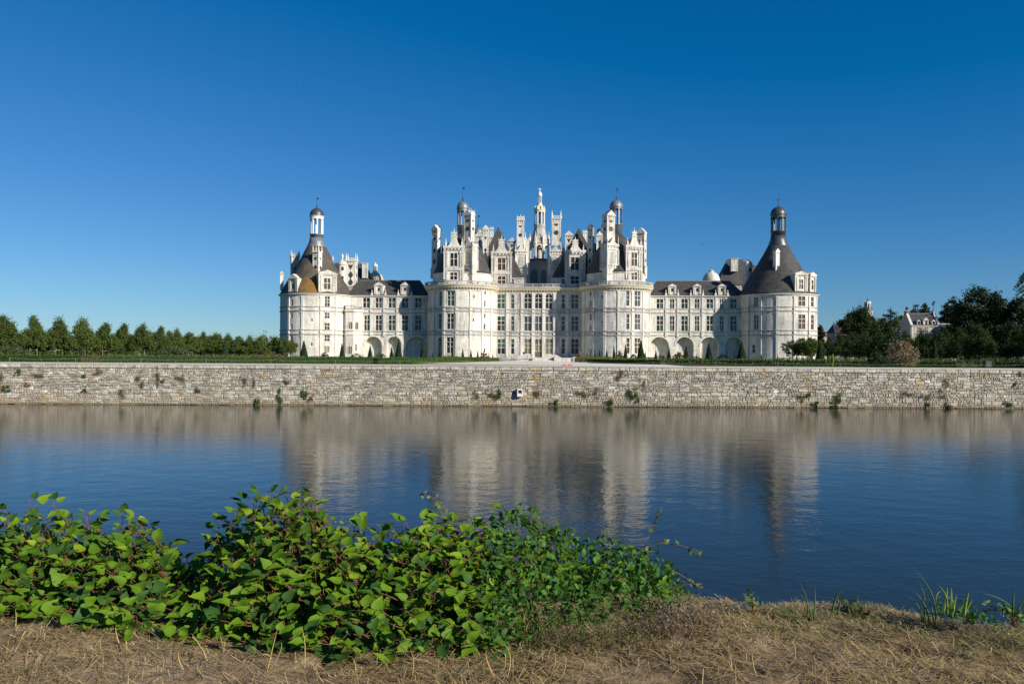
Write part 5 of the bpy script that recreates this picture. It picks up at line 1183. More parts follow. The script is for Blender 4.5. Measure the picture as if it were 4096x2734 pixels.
def shed(label, name, xa_, xb_, yr, ye, Y, wallm, roofm, dep=7., hip=0):
    a, b = at(Z8(xa_, 0)[0], 1300, Y).x, at(Z8(xb_, 0)[0], 1300, Y).x; zr_, ze_ = at(Z8((xa_+xb_)/2, 0)[0], Z8(0, yr)[1], Y).z, at(Z8((xa_+xb_)/2, 0)[0], Z8(0, ye)[1], Y).z; g = gz(Y)
    t = thing(name, label, 'building', ((a+b)/2, Y, g)); m = MB(); m.box(a, b, Y, Y+dep, g-.5, ze_); m.build('wall', wallm, t)
    m = MB(); m.frus(a-.2, b+.2, Y-.35, Y+dep+.35, ze_, a+hip, b-hip, Y+dep/2-.1, Y+dep/2+.1, zr_); m.build('roof', roofm, t)
    return t, a, b, zr_, ze_
t, a, b, zr_, ze_ = shed('low outbuilding with long grey roof left of the manor', 'outbuilding', 935, 1085, 622, 692, 318, PLASTER, SLATE)
m = MB(); m.box(a-.1, b+.1, 317.5, 317.7, ze_-.15, ze_+.12); m.build('gutter', WHITEP, t); m = MB(); q = at(*Z8(1052, 638), 318); m.box(q.x-.9, q.x+.9, 319.0, 319.2, q.z-.9, q.z+.9); m.build('roof_light', G_BLUE, t)
t, a, b, zr_, ze_ = shed('dark-roofed annex behind the trees right of the manor', 'annex', 1462, 1640, 560, 640, 312, PLASTER, SLATE); m = MB(); m.box(a, b, 315.3, 315.7, zr_-.1, zr_+.2); m.build('ridge_lead', WHITEP, t)
t, a, b, zr_, ze_ = shed('distant house with a square stack beyond the right corner tower', 'cottage', 228, 300, 668, 690, 350, PLASTER, SLATE)
m = MB(); q = at(*Z8(288, 640), 351); m.box(q.x-2.4, q.x+2.4, 350.4, 352.6, zr_-4, q.z); m.build('chimney', REDB, t); m = MB(); q = at(*Z8(240, 632), 351); m.box(q.x-.8, q.x+.8, 350.4, 351.6, zr_-3, q.z); m.build('chimney', STONE, t)
# church: apse with slate roof and a lantern belfry
Yh = 300; g = gz(Yh); hx = lambda x, Y=Yh: at(Z8(x, 0)[0], 1300, Y).x; hz = lambda x, y, Y=Yh: at(*Z8(x, y), Y).z
ch = thing('church', 'village church with dark apse roof and pale belfry crowned by a cross', 'church', (hx(420), Yh, g))
m = MB(); a, b = hx(330), hx(560); c_ = (a+b)/2; m.slab([(a, Yh+5), (a+1.6, Yh+1), (a+6, Yh-.5), (b, Yh-.5), (b, Yh+11), (a+6, Yh+11), (a+1.6, Yh+9.5)], g-.5, hz(380, 655)); m.build('wall', PLASTER, ch)
m = MB(); zb_ = hz(380, 655); zt = hz(400, 563); base = [(a-.3, Yh+5), (a+1.4, Yh+.8), (a+6, Yh-.8), (b+.3, Yh-.8), (b+.3, Yh+11.3), (a+6, Yh+11.3), (a+1.4, Yh+9.7)]; topl = [(hx(392), Yh+5.2), (hx(392), Yh+5.1), (hx(400), Yh+5), (b, Yh+5), (b, Yh+5.4), (hx(400), Yh+5.4), (hx(392), Yh+5.3)]
for k in range(7): j = (k+1) % 7; m.face([(*base[k], zb_), (*base[j], zb_), (*topl[j], zt), (*topl[k], zt)])
m.build('apse_roof', SLATE, ch); m = MB(); a2, b2 = hx(415), hx(640); m.frus(a2, b2, Yh+1, Yh+12, zb_-.5, hx(478), b2, Yh+6, Yh+6.5, hz(480, 506)); m.build('nave_roof', SLATE, ch)
Yb2 = Yh+9; bx = at(Z8(704, 0)[0], 1300, Yb2).x; bz = lambda y: at(*Z8(704, y), Yb2).z; k = mpp(3470, Yb2)/2.614
m = MB(); m.box(bx-32*k, bx+44*k, Yb2-38*k, Yb2+38*k, g, bz(440)); m.box(bx-36*k, bx+48*k, Yb2-42*k, Yb2+42*k, bz(440), bz(430)); m.build('belfry_base', STONE, ch)
m = MB(); m.lathe([(30*k, bz(432)), (30*k, bz(345)), (33*k, bz(340)), (33*k, bz(332))], bx, Yb2, 8, pi/8)
for q in range(8): a = 2*pi*q/8+pi/8; m.lathe([(4.5*k, bz(432)), (4.5*k, bz(335)), (3*k, bz(332)), (3*k, bz(322))], bx+29*k*cos(a), Yb2+29*k*sin(a), 6)
m.build('belfry', STONE, ch)
for q in range(8):
    a = 2*pi*(q+.5)/8-pi/2+pi/8*0; m = MB((bx, Yb2, 2*pi*q/8)); m.box(-5*k, 5*k, -29.5*k, -26*k, bz(420), bz(352)); m.build('louvre', G_BLACK, ch)
m = MB(); m.lathe([(18*k, bz(334)), (14*k, bz(325)), (5*k, bz(315)), (3*k, bz(300)), (2*k, bz(288))], bx, Yb2, 8); m.box(bx-8*k, bx+8*k, Yb2-.08, Yb2+.08, bz(302), bz(298)); m.build('spire_cross', IRON, ch)
# ------------------------------------------------------------------ hedges
def hedge(label, pts, h=.92, wd=.95, seed=1, mat=None):
    r = np.random.RandomState(seed); Q = [ground(*p) for p in pts]; c0 = Q[0]
    t = thing('clipped_hedge', label, 'hedge', (c0.x, c0.y, gz(c0.y)), 'clipped box hedges')
    m = MB(); P = []; Nn = 0
    for a, b in zip(Q, Q[1:]):
        L = math.hypot(b.x-a.x, b.y-a.y); an = math.atan2(b.y-a.y, b.x-a.x); m.T = (a.x, a.y, an, gz((a.y+b.y)/2)); m.box(-.1, L+.1, .06, wd-.06, -.1, h-.06)
        n_ = int(L*150); u = r.uniform(-.15, L+.15, n_); s_ = r.uniform(0, 1, n_); f = r.uniform(0, 1, n_)
        yl = np.where(s_ < .5, 0., np.where(s_ < .85, f*wd, wd)); zl = np.where(s_ < .5, f*h, np.where(s_ < .85, h, f*h)); wob = .05*np.sin(u*1.7)+r.normal(size=n_)*.035
        zl = zl+np.where(zl > h-.01, wob, 0); yl = yl+np.where(zl < h-.1, wob, 0)
        P.append(np.stack([a.x+u*cos(an)-yl*sin(an), a.y+u*sin(an)+yl*cos(an), gz((a.y+b.y)/2)+zl], 1))
    m.T = None; m.build('branch_core', L_YEW, t); P = np.concatenate(P)-np.array([c0.x, c0.y, gz(c0.y)]); V, F_ = leaf_quads(P, .085, r)
    link(bpy.data.objects.new('foliage', mesh_np('foliage', V, F_, mat or L_BOX)), t)
hedge('long clipped hedge running out of the picture on the left', [(-420, 1443), (310, 1447)], seed=1)
hedge('short clipped hedge behind the small left lawn', [(296, 1436.5), (424, 1437)], .8, seed=2)
hedge('long clipped hedge in front of the left corner tower', [(413, 1449.5), (900, 1450.5), (1518, 1450)], seed=3)
hedge('clipped hedge in front of the left keep tower', [(1514, 1454.5), (1680, 1453), (1904, 1447.5)], .85, seed=4)
hedge('short clipped hedge ending left of the ramp', [(1906, 1446.5), (1996, 1444.5)], .8, seed=5)
hedge('short clipped hedge just right of the steps', [(2298, 1446.5), (2352, 1449)], .9, seed=6)
hedge('clipped hedge in front of the right keep tower', [(2352, 1451), (2500, 1455), (2642, 1457.5)], .85, seed=7)
hedge('long clipped hedge in front of the right wing and corner tower', [(2642, 1455), (3100, 1460.5), (3823, 1467.5)], seed=8)
hedge('short clipped hedge behind the small right lawn', [(3812, 1456), (3966, 1457)], .8, seed=9)
hedge('clipped hedge running out of the picture on the right', [(3958, 1467.5), (4600, 1474)], seed=10)
# lawn panels in the two gaps
for pl in ([(305, 1447), (418, 1449), (424, 1437), (296, 1436)], [(3823, 1467), (3958, 1468), (3966, 1457), (3815, 1456)]):
    mb = MB(); mb.face([(p.x, p.y, gz(p.y)+.03) for p in (ground(*q) for q in pl)]); struct(mb.build('lawn', mk_plain('lawn_grass', (.11, .15, .04), .95, .1, .3, .6)))
# ------------------------------------------------------------------ topiary cones
r_ = np.random.RandomState(77); K = 1500; tt = 1-np.sqrt(r_.uniform(0, 1, K)); aa = r_.uniform(0, 2*pi, K); rr = .5*((1-tt)*.97+.03)*(1+.02*r_.normal(size=K))
V, F_ = leaf_quads(np.stack([rr*np.cos(aa), rr*np.sin(aa), tt*.99+.01*r_.normal(size=K)], 1), .035, r_); CONE_L = mesh_np('foliage', V, F_, L_YEW)
m = MB(); m.lathe([(.46, .0), (.47, .03), (.02, .97)], 0, 0, 14); CONE_C = m.mesh('branch_core', L_YEW)
cones = [(ZL, 785, 490, 120), (ZL, 575, 560, 70), (ZL, 1425, 580, 70), (ZL, 1595, 500, 115), (ZM, 660, 300, 60), (ZM, 1005, 195, 112), (ZM, 1760, 360, 42), (ZM, 2065, 200, 112),
    (Z1, 600, 1370, 52), (Z1, 852, 1390, 48), (Z1, 1107, 1340, 68), (Z1, 1045, 1400, 42), (Z1, 1325, 1355, 56), (Z4, 45, 1170, 82), (Z4, 210, 1345, 30), (Z4, 328, 1205, 74), (Z4, 535, 1265, 56), (Z4, 705, 1290, 60), (Z4, 840, 1300, 54),
    (Z4, 953, 1325, 50), (Z4, 1047, 1335, 54), (Z4, 1127, 1345, 26), (Z4, 1200, 1375, 34), (Z4, 612, 1365, 24), (Z5, 890, 1350, 32), (Z5, 940, 1370, 40), (Z5, 1000, 1340, 32), (Z5, 1072, 1310, 40), (Z5, 1145, 1300, 48), (Z5, 1265, 1305, 62),
    (Z5, 1385, 1235, 62), (Z5, 1575, 1220, 78), (Z5, 1830, 1150, 146), (Z5, 1900, 1325, 46), (Z5, 1750, 1335, 30), (Z6, 97, 1430, 36), (Z6, 215, 1405, 44), (Z6, 368, 1388, 54), (Z6, 463, 1462, 16), (Z6, 573, 1360, 74), (Z6, 865, 1345, 96),
    (Z6, 803, 1468, 24), (Z6, 1043, 1465, 20), (Z6, 1190, 1465, 20), (Z6, 1360, 1460, 24), (Z8, 210, 730, 110), (Z8, 478, 850, 36), (Z8, 1408, 730, 96), (Z8, 1778, 810, 62), (Z8, 2165, 750, 106)]
SCL = {id(ZL): 3.267, id(ZM): 3.356, id(Z1): 2.2403, id(Z4): 4.126, id(Z5): 4.126, id(Z6): 2.2403, id(Z8): 2.614}
cl_ = sorted((T_(x, y)+(w_/SCL[id(T_)],) for T_, x, y, w_ in cones))
for i, (px, py, w_) in enumerate(cl_):
    wide = 2.0 if w_ > 30 else 1.7 if w_ > 20 else 1.35
    Y = min(226., max(108., FPX*wide/w_)); 
    if 1400 < px < 2700 and w_ < 16: Y = 222-8*abs(((i*37) % 10)/10-.5)
    p = at(px, 1425, Y); g = gz(Y); zt = at(px, py, Y).z; wd = w_*mpp(px, Y)
    t = thing('topiary_cone', 'dark clipped yew cone, %s of the row of cones counting from the left' % ordw(i), 'topiary', (p.x, Y, g), 'clipped yew cones')
    for nm, me in (('branch_core', CONE_C), ('foliage', CONE_L)):
        o = link(bpy.data.objects.new(nm, me), t); o.scale = (wd*1.12, wd*1.12, (zt-g)*1.03)
# ------------------------------------------------------------------ shrubs, borders and spiky plants
def shrub(label, px0, px1, ytop, Y, mat, seed, size=.1, name='shrub', n_=None, depth=None, up=0.):
    r = np.random.RandomState(seed); a, b = at(px0, 1425, Y).x, at(px1, 1425, Y).x; zt = at((px0+px1)/2, ytop, Y).z; g = gz(Y); H = zt-g; R_ = (b-a)/2
    n_ = n_ or int(400+500*R_*H); P = crown_pts(n_, [(0, .75), (.25, 1), (.6, .9), (.85, .6), (1, .15)], H, R_, r, 50, .2, .6, up); P[:, 2] = np.abs(P[:, 2])
    t = thing(name, label, 'shrub', ((a+b)/2, Y, g)); V, F_ = leaf_quads(P, size, r); link(bpy.data.objects.new('foliage', mesh_np('foliage', V, F_, mat)), t)
    m = MB()
    for k in range(7): an = 2*pi*k/7; m.tube((0, 0, -.1), (cos(an)*R_*.6, sin(an)*R_*.6, H*.7), .04, .015, 5)
    m.build('stems', BARK, None) if False else link(bpy.data.objects.new('stems', m.mesh('stems', BARK)), t)
SHR = [('large grey-green shrub at the left edge behind the hedge', *ZL(0, 600)[:1], ZL(345, 0)[0], ZL(0, 592)[1], 112, L_WILL), ('large grey-green shrub overhanging the hedge left of centre', ZM(110, 0)[0], ZM(510, 0)[0], ZM(0, 290)[1], 108, L_WILL),
    ('big feathery pinkish shrub on the right, standing through the hedge', Z8(905, 0)[0], Z8(1215, 0)[0], Z8(0, 775)[1], 118, L_PINK), ('dark green rounded bush left of the pinkish shrub', Z8(705, 0)[0], Z8(905, 0)[0], Z8(0, 862)[1], 126, L_LIMED),
    ('clipped ball bush at the foot of the left corner tower', Z1(408, 0)[0], Z1(494, 0)[0], Z1(0, 1455)[1], 190, L_YEW), ('clipped ball bush below the stair turret', Z1(678, 0)[0], Z1(792, 0)[0], Z1(0, 1460)[1], 180, L_YEW), ('loose bush in front of the first arch of the left wing', Z1(905, 0)[0], Z1(988, 0)[0], Z1(0, 1455)[1], 180, L_WILL),
    ('straw-coloured bush where the facade meets the right keep tower', Z5(768, 0)[0], Z5(912, 0)[0], Z5(0, 1365)[1], 205, L_PINK), ('brownish bush in front of the right keep tower windows', Z5(1385, 0)[0], Z5(1545, 0)[0], Z5(0, 1340)[1], 190, L_FLOW), ('clipped ball bush at the right side of the right keep tower', Z5(1640, 0)[0], Z5(1765, 0)[0], Z5(0, 1383)[1], 180, L_YEW),
    ('low clipped ball bush before the first arch of the right wing', Z6(108, 0)[0], Z6(188, 0)[0], Z6(0, 1480)[1], 180, L_YEW), ('brownish bush before the second arch of the right wing', Z6(243, 0)[0], Z6(352, 0)[0], Z6(0, 1444)[1], 190, L_FLOW), ('low clipped ball bush before the third arch of the right wing', Z6(413, 0)[0], Z6(512, 0)[0], Z6(0, 1488)[1], 175, L_YEW), ('clipped ball bush before the fourth arch of the right wing', Z6(652, 0)[0], Z6(748, 0)[0], Z6(0, 1468)[1], 175, L_YEW),
    ('tan bush before the right end of the left keep tower', Z4(985, 0)[0], Z4(1120, 0)[0], Z4(0, 1355)[1], 205, L_FLOW), ('dark clipped ball before the middle of the left keep tower', Z4(380, 0)[0], Z4(505, 0)[0], Z4(0, 1395)[1], 195, L_YEW)]
for i, (lab, a, b, yt, Y, mt) in enumerate(SHR): shrub(lab, a, b, yt, Y, mt, 200+i, .12 if mt is not L_YEW else .09, up=.8 if mt is L_PINK else 0)
def border(label, px0, px1, ytop, Y0, Y1, mat, seed, n_=5000):
    r = np.random.RandomState(seed); px = r.uniform(px0, px1, n_); Y = r.uniform(Y0, Y1, n_); cl = np.sin(px*.03+seed)*.5+np.sin(px*.011+2*seed)*.5; P = []
    for k in range(n_):
        p = at(px[k], 1425, Y[k]); zt = at(px[k], ytop+5*cl[k], Y[k]).z; g = gz(Y[k]); P.append((p.x, Y[k], g+(zt-g)*r.uniform(0, 1)**.6))
    V, F_ = leaf_quads(np.array(P), .12, r, updir=np.array([0, 0, .6])); stuff(link(bpy.data.objects.new('flower_border', mesh_np('flower_border', V, F_, mat))), label, 'flower border')
border('mixed flower border in front of the left keep tower', 1600, 1960, 1427, 160, 200, L_FLOW, 1); border('mixed flower border in front of the right keep tower', 2300, 2620, 1428, 160, 205, L_FLOW, 2)
border('green and orange border below the left lime alley', 150, 1150, 1421, 112, 135, L_FLOW, 3, 9000); border('low border in front of the right wing', 2640, 3300, 1433, 130, 170, L_WILL, 4, 5000); border('shaded border on the right behind the hedge', 3300, 4150, 1433, 128, 145, L_WILL, 5, 5000); border('low border in front of the left wing', 1150, 1600, 1430, 140, 170, L_WILL, 6, 4000)
def spiky(label, px, ytop, wpx, Y, seed, n_=26):
    r = random.Random(seed); p = at(px, 1425, Y); g = gz(Y); H = at(px, ytop, Y).z-g; R_ = wpx*mpp(px, Y)/2; t = thing('spiky_plant', label, 'plant', (p.x, Y, g), 'spiky yellow-green plants')
    for k in range(n_):
        a = r.uniform(0, 6.28); q = r.uniform(.2, 1); e = Vector((cos(a)*R_*q, sin(a)*R_*q, H*(1.05-.4*q)*r.uniform(.8, 1.1))); s_ = Vector((-sin(a), cos(a), 0))*.05; b = Vector((cos(a)*.1, sin(a)*.1, 0)); mid = b.lerp(e, .55)+Vector((0, 0, .1*H))
        me = bpy.data.meshes.new('blade'); me.from_pydata([b-s_, b+s_, mid+s_, mid-s_, e], [], [(0, 1, 2, 3), (3, 2, 4)]); me.materials.append(L_SPIKE); link(bpy.data.objects.new('blade', me), t)
for i, (T_, x, y, w_, Y) in enumerate(((ZL, 1815, 680, 150, 112), (ZM, 640, 365, 145, 114), (ZM, 1110, 375, 110, 118), (ZM, 1215, 385, 110, 120), (ZM, 1500, 385, 80, 130), (ZM, 2210, 395, 90, 135), (Z8, 335, 858, 115, 120))):
    spiky('spiky plant with yellow-green blades, %s from the left behind the hedges' % ordw(i), T_(x, 0)[0], T_(0, y)[1], w_/SCL[id(T_)], Y, 300+i)
# ------------------------------------------------------------------ steps, ramp and small things on the terrace
Ys = 226.; g = gz(Ys); sx = lambda x, Y=Ys: at(Z9(x, 0)[0], 1430, Y).x; szz = lambda x, y, Y=Ys: at(*Z9(x, y), Y).z
stp = thing('entrance_steps', 'pale stone steps with sloping parapets up to the central door', 'steps', (sx(1300), Ys, g)); zl = szz(1300, 345, Ys+4)
for k in range(7): m = MB(); m.box(sx(1030), sx(1640), Ys+k*.38, YC+.2, g+(zl-g)*k/7-(.3 if k == 0 else 0), g+(zl-g)*(k+1)/7); m.build('step', STONE, stp)
m = MB(); m.box(sx(560), sx(2200), Ys+3.2, YC+.15, g-.3, zl+.02); m.build('landing', STONE, stp)
zp = szz(1550, 262, Ys+1.5)
m = MB(); m.prism([(sx(1475), g-.2), (sx(1870), g-.2), (sx(1870), szz(1870, 355)), (sx(1690), zp), (sx(1475), zp)], Ys+2.4, Ys+3.1); m.build('parapet', STONE, stp)
m = MB(); m.box(sx(1640), sx(1710), Ys-.2, Ys+3, g-.2, szz(1675, 318)); m.box(sx(1630), sx(1720), Ys-.3, Ys+.8, szz(1675, 318), szz(1675, 306)); m.build('parapet_pier', STONE, stp)
m = MB(); m.box(sx(1710), sx(2230), Ys+.2, Ys+.9, g-.2, szz(1900, 372)); m.build('low_wall', STONE, stp); m = MB(); m.box(sx(2165), sx(2235), Ys-.3, Ys+1, g-.2, szz(2200, 318)); m.build('end_pier', STONE, stp)
m = MB(); m.prism([(sx(560), g-.2), (sx(905), g-.2), (sx(905), zp), (sx(715), zp), (sx(545), szz(545, 350))], Ys+2.4, Ys+3.1); m.build('parapet', STONE, stp)
rmp = thing('access_ramp', 'grey access ramp with metal railings to the left of the steps', 'ramp', (sx(600), Ys-1, g)); m = MB(); m.prism([(sx(180), g), (sx(350), g), (sx(1040), szz(1040, 380, Ys-1)), (sx(1040), szz(1040, 380, Ys-1)+.25), (sx(180), g+.2)], Ys-2, Ys-.6); m.build('deck', STEEL, rmp)
def rz_(f): return g+.15+(szz(1040, 380, Ys-1)-g)*max(0, f-.15)/.85
for k in range(7):
    f = k/6; x = sx(180+f*860); m = MB(); m.tube((x, Ys-2, rz_(f)), (x, Ys-2, rz_(f)+1.0), .05, .05, 6); m.build('rail_post', STEEL, rmp)
for h_ in (.5, 1.0):
    m = MB(); m.tube((sx(180), Ys-2, rz_(0)+h_), (sx(1040), Ys-2, rz_(1)+h_), .04, .04, 6); m.build('handrail', STEEL, rmp)
m = MB(); m.box(sx(770), sx(830), Ys-.5, Ys-.4, zp+.1, zp+.7); m.build('sign_panel', IRON, rmp)
for i, (xa_, xb_, lab) in enumerate(((1860, 1980, 'smaller patch of orange netting lying at the wall edge'), (2000, 2140, 'larger heap of orange netting lying at the wall edge'))):
    p = ground(*Z9((xa_+xb_)/2, 572), TZ); w_ = (xb_-xa_)/6.909*mpp(2260, p.y); m = MB((p.x, p.y, wang, TZ)); rr = random.Random(i)
    for k in range(9): x = -w_/2+w_*k/9; m.frus(x, x+w_/9*1.15, -.3, .3, 0, x+.05, x+w_/9, -.2, .22, rr.uniform(.06, .22)*(1.6 if 2 < k < 5 else 1))
    tag(m.build('orange_netting', ORANGE, loc=(p.x, p.y, TZ)), lab, 'netting')
p = ground(*Z8(1957, 1010), TZ); b = thing('litter_bin', 'small dark box standing on the path near the right lawn', 'bin', (p.x, p.y, TZ)); m = MB((p.x, p.y, wang, TZ)); m.box(-.45, .45, -.4, .4, 0, .85); m.build('body', IRON, b); m = MB((p.x, p.y, wang, TZ)); m.box(-.5, .5, -.45, .45, .85, .95); m.build('lid', LAWN, b)
# rope fence along the path
fe = thing('rope_fence', 'low rope fence on thin stakes along the gravel path', 'fence', (wallA.x, wallA.y, TZ)); fx = [WLEN*(.10+.8*k/16) for k in range(17)]
prev = None
for k, x in enumerate(fx):
    m = MB(WT); m.tube((x, 7.6, TZ-.1), (x, 7.6, TZ+.62), .022, .022, 5); m.build('post', WOOD, fe)
    if prev is not None:
        m = MB(WT)
        for q in range(6):
            f0, f1 = q/6, (q+1)/6; s_ = lambda f: TZ+.56-.12*4*f*(1-f); m.tube((prev+(x-prev)*f0, 7.6, s_(f0)), (prev+(x-prev)*f1, 7.6, s_(f1)), .007, .007, 4)
        m.build('rope', ROPE, fe)
    prev = x
# ------------------------------------------------------------------ things on the canal wall
def wpt(px, py):      # photo pixel to (along, height) on the wall face
    d = ray(px, py); nx, ny = -sin(wang), cos(wang); t_ = ((wallA.x-EYE.x)*nx+(wallA.y-EYE.y)*ny)/(d.x*nx+d.y*ny); p = EYE+d*t_
    return (p.x-wallA.x)*cos(wang)+(p.y-wallA.y)*sin(wang), p.z
ZC = ztr(1700, 1340, 2.61)
u, z = wpt(*ZC(990, 600)); sp_ = thing('drain_spout', 'pale stone drain spout jutting from the canal wall', 'drain', (wallA.x+u*cos(wang), wallA.y+u*sin(wang), z)); m = MB(WT)
m.box(u-.32, u+.32, -.55, .1, z-.42, z-.3); m.box(u-.32, u-.2, -.5, .1, z-.3, z+.38); m.box(u+.2, u+.32, -.5, .1, z-.3, z+.38); m.box(u-.32, u+.32, -.5, .1, z+.3, z+.46); m.box(u-.2, u+.2, -.48, .1, z-.3, z-.05); m.build('stone_surround', WHITEP, sp_); m = MB(WT); m.box(u-.2, u+.2, -.3, -.25, z-.05, z+.3); m.build('opening', G_BLACK, sp_)
u0, z0 = wpt(*ZC(820, 385)); u1, z1 = wpt(*ZC(1305, 392)); m = MB(WT); m.tube((u0, -.12, z0), (u1, -.12, z1), .035, .035, 6); pp = thing('white_pipe', 'thin white pipe fixed under the coping of the canal wall', 'pipe', (wallA.x+u0*cos(wang), wallA.y+u0*sin(wang), z0)); m.build('tube', WHITEP, pp)
m = MB(WT); m.box(u0-.1, u0+.1, -.15, .05, z0-.22, z0-.02); m.build('bracket', STEEL, pp)
WEEDS = [(ZC, 530, 595, 35, 90, 0), (ZC, 745, 610, 50, 90, 1), (ZC, 690, 620, 70, 50, 0), (ZC, 1160, 590, 60, 90, 0), (ZC, 1365, 700, 45, 60, 1), (ZC, 1690, 620, 60, 80, 0), (ZC, 1620, 610, 50, 40, 0), (ZC, 1790, 600, 50, 60, 0), (ZC, 1930, 700, 55, 80, 1), (ZC, 2150, 620, 70, 90, 1), (ZC, 2215, 650, 40, 70, 1), (ZC, 2075, 390, 40, 60, 0), (ZC, 2270, 510, 40, 60, 0), (ZC, 2040, 440, 50, 50, 0),
    (ZL, 260, 940, 25, 60, 1), (ZL, 480, 990, 55, 30, 0), (ZL, 555, 985, 30, 30, 0), (ZL, 375, 1105, 35, 35, 0), (ZL, 85, 1170, 55, 50, 1), (ZL, 20, 1020, 30, 120, 0), (ZL, 1100, 1000, 30, 30, 1), (ZL, 1800, 1020, 40, 40, 0), (ZL, 1860, 1100, 30, 60, 0), (ZL, 1610, 1220, 60, 80, 0), (ZL, 2130, 1045, 35, 30, 0), (ZL, 2070, 1000, 20, 110, 0), (ZL, 1110, 1160, 25, 40, 1), (ZL, 1290, 940, 60, 40, 0),
    (ZM, 1290, 755, 40, 60, 0), (ZM, 1410, 770, 30, 70, 0), (ZM, 1830, 755, 50, 40, 0), (ZM, 655, 870, 35, 40, 1), (ZM, 1750, 960, 35, 130, 1), (ZM, 2085, 940, 60, 110, 1), (ZM, 1445, 1010, 45, 60, 1), (ZM, 2170, 985, 35, 50, 0), (ZM, 420, 720, 80, 60, 0), (ZM, 110, 700, 25, 110, 0),
    (Z8, 35, 1320, 60, 60, 1), (Z8, 400, 1345, 70, 70, 1), (Z8, 340, 1400, 60, 50, 1), (Z8, 1110, 1300, 90, 50, 0), (Z8, 1465, 1290, 50, 110, 0), (Z8, 1330, 1320, 80, 50, 0), (Z8, 1330, 1405, 25, 40, 1), (Z8, 1530, 1420, 35, 30, 1), (Z8, 2165, 1405, 50, 50, 1), (Z8, 160, 1410, 40, 40, 1), (Z8, 1540, 1190, 40, 50, 0), (Z8, 2290, 1075, 25, 40, 0), (Z8, 2230, 1200, 40, 40, 0)]
SCL[id(ZC)] = 2.61
WD = sorted(((T_(x, y), w_/SCL[id(T_)], h_/SCL[id(T_)], k) for T_, x, y, w_, h_, k in WEEDS), key=lambda q: q[0][0])
for i, ((px, py), w_, h_, k) in enumerate(WD):
    u, z = wpt(px, py); r = np.random.RandomState(400+i); mp = mpp(px, wallA.y); a, b = w_*mp*1.0, h_*mp*.95; n_ = 260+int(700*a*b)
    cx_ = r.normal(size=6)*a*.55; cz_ = r.normal(size=6)*b*.45; ii = r.randint(0, 6, n_); P = np.stack([cx_[ii]+r.normal(size=n_)*a*.2, -np.abs(r.normal(size=n_))*.10-.03, cz_[ii]+r.normal(size=n_)*b*.22-.1*b*np.abs(cx_[ii])/(a+.01)], 1); V, F_ = leaf_quads(P, .06 if k else .075, r, .5 if k else .16, None if k else np.array([0., 0, 0.]))
    t = thing('wall_weed', ('green weed' if k else 'brown dried weed')+' rooted in the canal wall, %s tuft from the left' % ordw(i), 'plant', (wallA.x+u*cos(wang), wallA.y+u*sin(wang), z), 'weeds on the canal wall', wang)
    link(bpy.data.objects.new('foliage', mesh_np('foliage', V, F_, L_WEED if k else L_DRYW)), t)
    m = MB(); 
    for q in range(4): m.tube((0, .1, 0), (r.normal()*a*.5, -.12, r.normal()*b*.5), .012, .006, 4)
    link(bpy.data.objects.new('stems', m.mesh('stems', BARK)), t)
# ------------------------------------------------------------------ near bank
GZ = EYE.z-1.65
def vnoise(x, y, s, seed=0):
    return (sin(x*s*1.3+seed)*sin(y*s*1.7+seed*2.1)+.5*sin(x*s*2.9+1.3*seed+y*s)*sin(y*s*3.1-x*s*.7))*.5
def edge_y(x): return 4.88+.18*sin(x*1.1+.6)+.09*sin(x*3.7)+(.0 if x > 6.6 else .25)
def bank_z(x, y):
    e = edge_y(x); b = GZ+.035*vnoise(x, y, 2.3, 1)+.024*vnoise(x, y, 7.1, 3)+.012*vnoise(x, y, 17., 4)
    if y > e-.25:
        t = max(0., (y-e+.25)); b -= .10*t*t if t < .6 else .036+.62*(t-.6)*min(1., .4+(t-.6))
    return max(b, -1.2)
xs = np.linspace(-6, 18, 420); ysn = np.concatenate([np.linspace(-4, 3.2, 16), np.linspace(3.35, 6.2, 90), np.linspace(6.5, 15, 26)])
V = [(x, y, bank_z(x, y)) for y in ysn for x in xs]; nx = len(xs); F_ = [(j*nx+i, j*nx+i+1, (j+1)*nx+i+1, (j+1)*nx+i) for j in range(len(ysn)-1) for i in range(nx-1)]
struct(link(bpy.data.objects.new('near_bank', mesh_np('near_bank', V, F_, EARTH, True))))
mb = MB()      # the bank carries on to both sides
for xa_, xb_ in ((-200, -6), (18, 200)):
    for (ya, za), (yb, zb_) in zip(((-40, GZ), (5, GZ), (12.5, -1)), ((5, GZ), (12.5, -1), (15, -1.2))): mb.face([(xa_, ya, za), (xb_, ya, za), (xb_, yb, zb_), (xa_, yb, zb_)])
mb.face([(-6, -40, GZ), (18, -40, GZ), (18, -4, GZ), (-6, -4, GZ)]); struct(mb.build('bank_path', EARTH))
